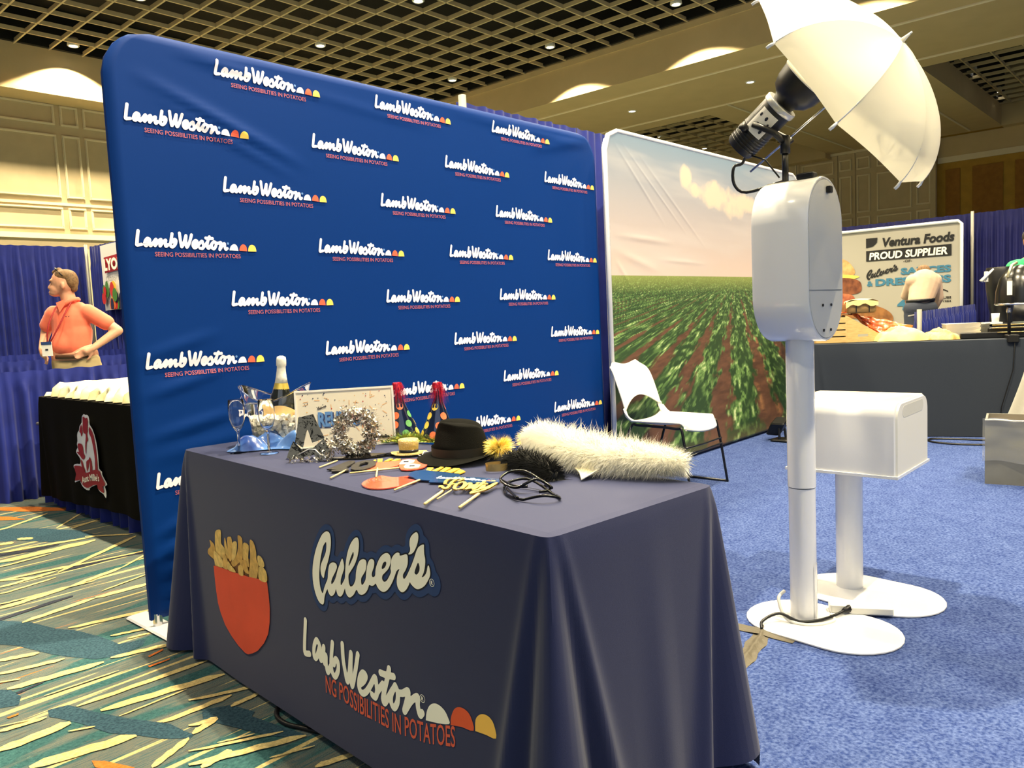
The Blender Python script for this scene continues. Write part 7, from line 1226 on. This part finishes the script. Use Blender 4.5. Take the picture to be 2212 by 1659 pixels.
# party hats
M_hat=mat('hat_navy_foil',(14,30,62),.18,metal=.5,coat=1)
dots=[(206,54,54),(240,206,84),(70,150,176),(90,150,84),(196,100,120),(232,112,70)]
def tinsel(name,par,c,n,R_,mm,seed,up=.3,w_=.0009,drop=0):
    rnd=random.Random(seed); mb=MB(); c=Vector(c)
    for k in range(n):
        d=Vector((rnd.gauss(0,1),rnd.gauss(0,1),rnd.gauss(up,1))).normalized(); l=R_*rnd.uniform(.5,1.05); b=c+d*l*.55+V(0,0,drop*.0); e=c+d*l-V(0,0,drop*l)
        mb.strand(c+d*R_*.12,b,e,w_,d.orthogonal().normalized())
    o=mb.build(name,mm,par,fixn=False); o['kind']='stuff'; return o
def hat(label,x,y,seed,tilt):
    t=thing('party_hat',label,'hat',(x,y,Z0),0,'navy polka dot party hats with red tinsel tops')
    H_,Rb=.175,.068; T=Matrix.Rotation(tilt,3,B2)
    HF=lambda a,b,c:tuple(V(x,y,Z0+.004)+T@(R2*a+B2*b+V(0,0,c)))
    MB().lathe([(Rb,0),(Rb*.5,H_*.5),(.002,H_)],(0,0,0),40,HF,caps=False).build('cone',M_hat,t,True)
    rnd=random.Random(seed); k=0
    for row in range(5):
        h=.022+row*.031; r=Rb*(1-h/H_); nn=max(2,int(2*PI*r/.047))
        for j in range(nn):
            a=2*PI*(j+.5*(row%2))/nn+.3*seed; mb=MB(); R_=.0125 if row<4 else .008
            def df(q,rr):
                hh=h+rr*math.sin(q); r2=Rb*(1-hh/H_)+.0009; aa=a+rr*math.cos(q)/max(r2,.006); return HF(r2*math.cos(aa),r2*math.sin(aa),hh)
            mb.add([df(0,0)]+[df(q*PI/7,R_) for q in range(14)],[(0,1+q,1+(q+1)%14) for q in range(14)])
            c=dots[(k*2+seed)%6]; mb.build('polka_dot',mat('dot_%d'%((k*2+seed)%6),c,.4),t,fixn=False); k+=1
    mb=MB(); rnd=random.Random(seed+20)
    for q in range(300):
        a=rnd.random()*2*PI; l=rnd.uniform(.03,.085); s=Vector(HF(.0,0,H_+.006*rnd.random())); o1=R2*math.cos(a)+B2*math.sin(a)
        mb.strand(s,s+o1*.016+V(0,0,.018),s+o1*(.020+.026*rnd.random())-V(0,0,l-.008),.0007,o1.cross(V(0,0,1)))
    mb.build('tinsel_top',mat('tinsel_red',(226,44,58),.22,metal=.4,noise_s=120,c2=(150,20,60)),t,fixn=False)['kind']='stuff'
    return t
hat('navy polka dot party hat with a red tinsel top, left one beside the cream board',1.80,2.17,1,math.radians(3))
hat('navy polka dot party hat with a red tinsel top, right one behind the fedora',1.835,2.02,3,math.radians(-2))
gtn=MB(); rnd=random.Random(4)
for (x,y) in ((1.71,2.15),(1.74,2.10),(1.78,2.05),(1.79,2.00),(1.75,2.08),(1.83,1.97)):
    for k in range(300):
        d=Vector((rnd.gauss(0,1),rnd.gauss(0,1),abs(rnd.gauss(.4,.7)))).normalized(); l=rnd.uniform(.03,.058); c=V(x+rnd.gauss(0,.014),y+rnd.gauss(0,.014),Z0+.006); gtn.strand(c,c+d*l*.5,c+d*l,.0011,d.orthogonal())
tag(at_base(gtn.build('tinsel_garland',mat('tinsel_green',(44,110,40),.22,metal=.75,noise_s=60,c2=(176,160,50)),None,fixn=False),(1.78,2.09,Z0)),'green and gold tinsel around the bottoms of the party hats','tinsel',None,'stuff')
# tiny gold hat
M_gg=mat('gold_glitter',(238,200,84),.35,metal=.45,noise_s=420,c2=(255,244,190),bump=.8,bump_s=400)
mh=thing('mini_top_hat','tiny gold glitter hat with a black band beside the black fedora','hat',(1.585,1.885,Z0))
MHF=lambda a,b,c:tuple(V(1.585,1.885,Z0+.001)+R2*a+B2*b+V(0,0,c))
MB().lathe([(.030,.0),(.056,.004),(.057,.006),(.030,.009)],(0,0,0),32,lambda a,b,c:MHF(a,b*.8,c+.012*max(0,abs(a)/.057-.4)**2)).build('brim',M_gg,mh,True)
MB().lathe([(.0315,.006),(.030,.018)],(0,0,0),32,lambda a,b,c:MHF(a,b*.85,c)).build('band',mat('band_black',(18,16,22),.3),mh,True)
MB().lathe([(.030,.018),(.033,.044),(.031,.050),(.02,.052),(.001,.048)],(0,0,0),32,lambda a,b,c:MHF(a,b*.85,c)).build('crown',M_gg,mh,True)
MB().tube(smooth([MHF(.03,.03,.004),MHF(.045,.05,.003),MHF(.05,.02,.01),MHF(.06,.0,.006)],3),.0014,6).build('elastic',M_whitem,mh,True)
# fedora
FO=V(1.625,1.69,Z0); fd=thing('fedora_hat','black felt fedora hat on the table in front of the right party hat','hat',tuple(FO))
M_felt=mat('felt_black',(15,15,12),.9,spec=.1,bump=.2,bump_s=400)
def FF(a,b,c): return tuple(FO+R2*a+B2*b+V(0,0,c))
mb=MB()
def brim(u,v):
    a=2*PI*u; r=.088+(.048)*v; fr=math.cos(a+2.2); z=.020-.016*v+.018*v*v*max(0,math.cos(a-.6-PI*.0))**2*0+(.012*v*v*(-math.cos(a)*-.2)); 
    zz=.018-.015*v*(.6+.4*math.cos(a-2.5)); return FF(r*math.cos(a)*(1.0),r*math.sin(a)*1.14,max(.002,zz)+ .020*v*v*max(0,math.cos(a-.35))**1.5)
mb.grid(brim,64,8,True); mb.grid(lambda u,v:(lambda p:(p[0],p[1],p[2]-.0025))(brim(u,1-v)),64,8,True); mb.build('brim',M_felt,fd,True,fixn=False)
def crown(u,v):
    a=2*PI*u; 
    if v<.72: t=v/.72; r=.087-.020*t; z=.016+.090*t+.012*t*(-math.cos(a))
    else:
        t=(v-.72)/.28; r=.067*math.cos(t*PI/2)**.75; z=.106+.012*(-math.cos(a))*(1-t)+.010*math.sin(t*PI/2)
    x,y=r*math.cos(a),r*math.sin(a)*1.16
    # centre crease and front pinch
    if v>.5: z-=.034*math.exp(-(y/.030)**2)*min(1,(v-.5)/.4)*(.55+.45*max(0,-x/.08))
    pin=.012*math.exp(-((x+.045)/.03)**2)*max(0,min(1,(v-.25)/.3)); y-=math.copysign(min(abs(y),pin),y)
    return FF(x,y,z)
mb=MB(); mb.grid(crown,64,34,True); mb.build('crown',M_felt,fd,True,fixn=False)
mb=MB()
for z0 in (.018,.026,.034): mb.grid(lambda u,v,z0=z0:FF((.0895-.0009*(z0-.018)*100*.1)*math.cos(2*PI*u),(.0895)*1.155*math.sin(2*PI*u),z0+.008*v),64,2,True)
mb.build('band',mat('band_felt',(24,22,16),.7),fd,True,fixn=False)
# pom-poms, ring, feathers
M_gt=mat('tinsel_gold',(244,206,60),.3,metal=.25,noise_s=50,c2=(255,244,150))
hb=thing('pompom_headband','headband with two gold tinsel pom-poms beside the fedora','headband',(1.72,1.56,Z0))
tinsel('pompom',hb,(1.648,1.555,Z0+.040),1500,.051,M_gt,31,.1,.0011); tinsel('pompom',hb,(1.785,1.56,Z0+.040),1200,.045,M_gt,32,.1,.0011)
MB().tube(smooth([(1.648,1.555,Z0+.012),(1.70,1.59,Z0+.008),(1.785,1.56,Z0+.010)],4),.0022,6).build('band',M_gt,hb,True)
gr=thing('gold_ring_band','dull gold curved band lying below the left pom-pom','party prop',(1.525,1.455,Z0)); mb=MB()
mb.grid(lambda u,v:(lambda a:tuple(V(1.535,1.462,Z0+.002)+R2*(.030*math.cos(a))+B2*(.022*math.sin(a))+V(0,0,.020*v)))(-.5+5.6*u),30,3); mb.build('band',mat('gold_dull',(196,168,104),.35,metal=.6),gr,True,fixn=False)
def plume(name,label,path,rad,n,lmin,lmax,mm,seed,flat_=.7,cw=None,w_=.0011,cat='feather boa'):
    t=thing(name,label,cat,(path[len(path)//2][0],path[len(path)//2][1],Z0)); p=smooth(path,8); rnd=random.Random(seed)
    m=len(p); rr=[rad*(.35+.65*math.sin(PI*min(1,max(0,(i+2)/(m+3))))**.6) for i in range(m)]
    MB().tube([(a,b,max(c,Z0+rr[i]*flat_*.62)) for i,(a,b,c) in enumerate(p)],[r*.60 for r in rr],10).build('core',mm,t,True)
    mb=MB()
    for k in range(n):
        i=rnd.randrange(m-1); q=Vector(p[i]); q.z=max(q.z,Z0+rr[i]*.5); tt=(Vector(p[i+1])-Vector(p[i])).normalized(); o=tt.orthogonal().normalized(); a=rnd.random()*2*PI
        d=Matrix.Rotation(a,3,tt)@o; d=(d+tt*rnd.uniform(-.7,.9)).normalized(); l=rnd.uniform(lmin,lmax)*rr[i]/rad
        if rnd.random()<.08: l*=1.35
        s=q+d*rr[i]*.35; mid=s+d*l*.55; e=s+d*l+V(0,0,-.25*l+rnd.uniform(-.1,.25)*l)
        for v_ in (mid,e): v_.z=max(v_.z,Z0+.001)
        s.z=max(s.z,Z0+.001); mb.strand(s,mid,e,w_*rnd.uniform(.6,1.3),d.cross(tt).normalized())
    mb.build('plume',mm,t,fixn=False)['kind']='stuff'; return t
M_bw=mat('feather_white',(255,252,236),.6,sheen=.4); M_bb=mat('feather_black',(22,22,18),.7)
plume('feather_boa','long fluffy cream white feather boa lying along the right back edge of the table',[(1.735,1.505,.79),(1.70,1.43,.797),(1.66,1.33,.79),(1.64,1.22,.782),(1.645,1.12,.777),(1.665,1.03,.775),(1.685,.975,.768)],.055,15000,.032,.066,M_bw,51)
plume('feather_clip','black feather piece lying under the left end of the white boa','',) if False else plume('feather_clip','black feather piece lying under the left end of the white boa',[(1.60,1.475,.745),(1.575,1.40,.752),(1.55,1.32,.748),(1.515,1.24,.742)],.034,4200,.025,.05,M_bb,52,cat='feather')
stc=thing('feather_mask','cream eye mask with pointed corners tucked in front of the white boa','mask',(1.575,1.20,Z0)); mb=MB()
mb.poly([smooth([(1.60,1.245),(1.625,1.20),(1.60,1.165),(1.54,1.178),(1.575,1.21)],1,True)],lambda a,b,t:(a,b,Z0+.004+t+.55*max(0,a-1.54)*.35),.003); mb.build('mask_face',mat('mask_cream',(238,228,190),.4),stc)
MB().tube([(1.54,1.178,Z0+.004),(1.60,1.165,Z0+.022),(1.625,1.20,Z0+.024)],.002,6).build('mask_edge',M_whitem,stc,True)
# studded black glasses
gls=thing('studded_glasses','two interlocked black studded novelty glasses in front of the white boa','glasses',(1.42,1.22,Z0))
for k,pts in enumerate(DATA['gl']):
    zz=[.020,.006,.014,.010,.008][k]; base=[(a,b,Z0+zz+(.010*math.sin(i*1.3) if k<2 else 0)+ (.012 if k<2 and i in (2,3) else 0)) for i,(a,b) in enumerate(pts)]
    closed=k<2; p=smooth(base,4,closed); 
    if closed: p=p+[p[0]]
    MB().tube([(a,b,max(c,Z0+.0035)) for a,b,c in p],.0034,6).build('rim' if closed else 'temple',mat('glasses_black',(5,5,5),.2,spec=.4),gls,True)
    if closed:
        mb=MB()
        for q in p[::5]: mb.lathe([(.0001,.0025),(.0016,.0),(.0001,-.0025)],(q[0],q[1],max(q[2],Z0+.003)+.003),6)
        mb.build('stud',M_chrome,gls)
# flat photo props
def prop(name,label,cat='photo prop'): return lambda c:thing(name,label,cat,(c[0],c[1],Z0))
M_stick=mat('stick_wood',(232,206,142),.6); M_pr=mat('prop_red',(238,100,72),.35,noise_s=20,noise_a=.04); M_py=mat('prop_yellow',(246,200,62),.5); M_pb=mat('prop_blue',(44,78,124),.4); M_pk=mat('prop_black_glitter',(22,20,18),.5,noise_s=500,c2=(48,44,38),bump=.6,bump_s=400); M_pg=mat('prop_gold',(244,214,96),.35,metal=.15)
ST=DATA['sticks']
def stick(par,k,z=.0045,r=.0026): (a,b),(c,d)=ST[k]; return MB().tube([(a,b,Z0+z),(c,d,Z0+z)],r,6).build('stick',M_stick,par,True)
t=prop('number_prop','black glitter number cutout on a wooden stick, left end of the props')(DATA['blk4'][0]); flat(MB(),DATA['blk4'],.004,Z0+.002).build('digit_four',M_pk,t); flat(MB(),DATA['blk0'],.004,Z0+.0035,DATA['blk0h']).build('digit_zero',M_pk,t); stick(t,1)
t=prop('fry_pouch_prop','orange red fry pouch cutout with yellow fries behind the black number')(DATA['redA'][0]); flat(MB(),DATA['redA'],.003).build('pouch',M_pr,t); stick(t,3,.0055)
for f in DATA['friesA']: flat(MB(),f,.003,Z0+.0005).build('paper_fry',M_py,t)
t=prop('eyes_prop','orange red cutout with two cream ovals, touching the fedora brim')(DATA['redgl'][0]); flat(MB(),DATA['redgl'],.003,Z0+.0015).build('cutout',M_pr,t)
for e,mk in zip(DATA['eyes'],DATA['marks']): flat(MB(),e,.001,Z0+.0045).build('oval',M_cream,t); flat(MB(),mk,.0008,Z0+.0056).build('oval_mark',M_dkl,t)
stick(t,2,.006)
t=prop('lips_prop','large glossy orange red oval cutout in front of the other props')(DATA['redlip'][0]); flat(MB(),smooth(DATA['redlip'],2,True),.003).build('cutout',mat('prop_red_gloss',(240,96,68),.12,coat=.8),t); stick(t,4,.0055)
t=prop('fry_pouch_prop','blue fry pouch cutout with yellow fries and a printed white script')(DATA['blue'][0]); flat(MB(),DATA['blue'],.003,Z0+.0032).build('pouch',mat('prop_blue_gloss',(44,78,124),.12,coat=.8),t)
for f in DATA['friesB']: flat(MB(),f,.003,Z0+.0012).build('paper_fry',M_py,t)
o_,e_,u_=[V(*q,0) for q in DATA['blueLW']]; ex=(e_-o_)/.5; uy=(u_-o_)/.075
BWF=lambda a,b,h:tuple(V(0,0,Z0+.0068)+o_+ex*a+uy*b)
mb=MB()
put_mask(mb,LWT,BWF)
mb.poly([DATA['LWdome'][0]],BWF); mb.build('printed_script',M_lw,t,fixn=False); mb=MB(); mb.poly([DATA['LWdome'][1]],BWF); mb.build('printed_orange_dome',M_or,t,fixn=False); mb=MB(); mb.poly([DATA['LWdome'][2]],BWF); mb.build('printed_yellow_dome',M_ye,t,fixn=False)
t=prop('script_word_prop','gold script word cutout on wooden sticks at the front of the table')(DATA['forty'][0][0]); mb=MB()
put_mask(mb,mask_mesh('fo',DATA['forty'],.0082,.0012),lambda a,b,h:(a,b,Z0+.012))
mb.build('script_word',M_pg,t,fixn=False); mb=MB()
put_mask(mb,mask_mesh('fo',0,0,0),lambda a,b,h:(a,b,Z0+.0085))
mb.build('script_word_back',mat('prop_gold_dark',(150,120,50),.5),t,fixn=False)
for k,r in ((5,.0036),(6,.002),(7,.0036)): stick(t,k,.006,r)
t=prop('loose_stick','thin wooden stick lying alone left of the black number')(ST[0][0]); stick(t,0,.003,.0024); 
# cable on the patterned carpet below the table
t=thing('floor_cable','black cable curling out from under the navy table cover onto the patterned carpet','cable',(1.18,1.95,0)); MB().tube(smooth([(1.30,2.15,.006),(1.20,2.10,.006),(1.160,2.05,.007),(1.150,1.99,.007),(1.165,1.93,.007),(1.20,1.84,.007),(1.30,1.75,.007)],5),.007,8).build('cable',M_black,t,True)
# furniture: report the count only
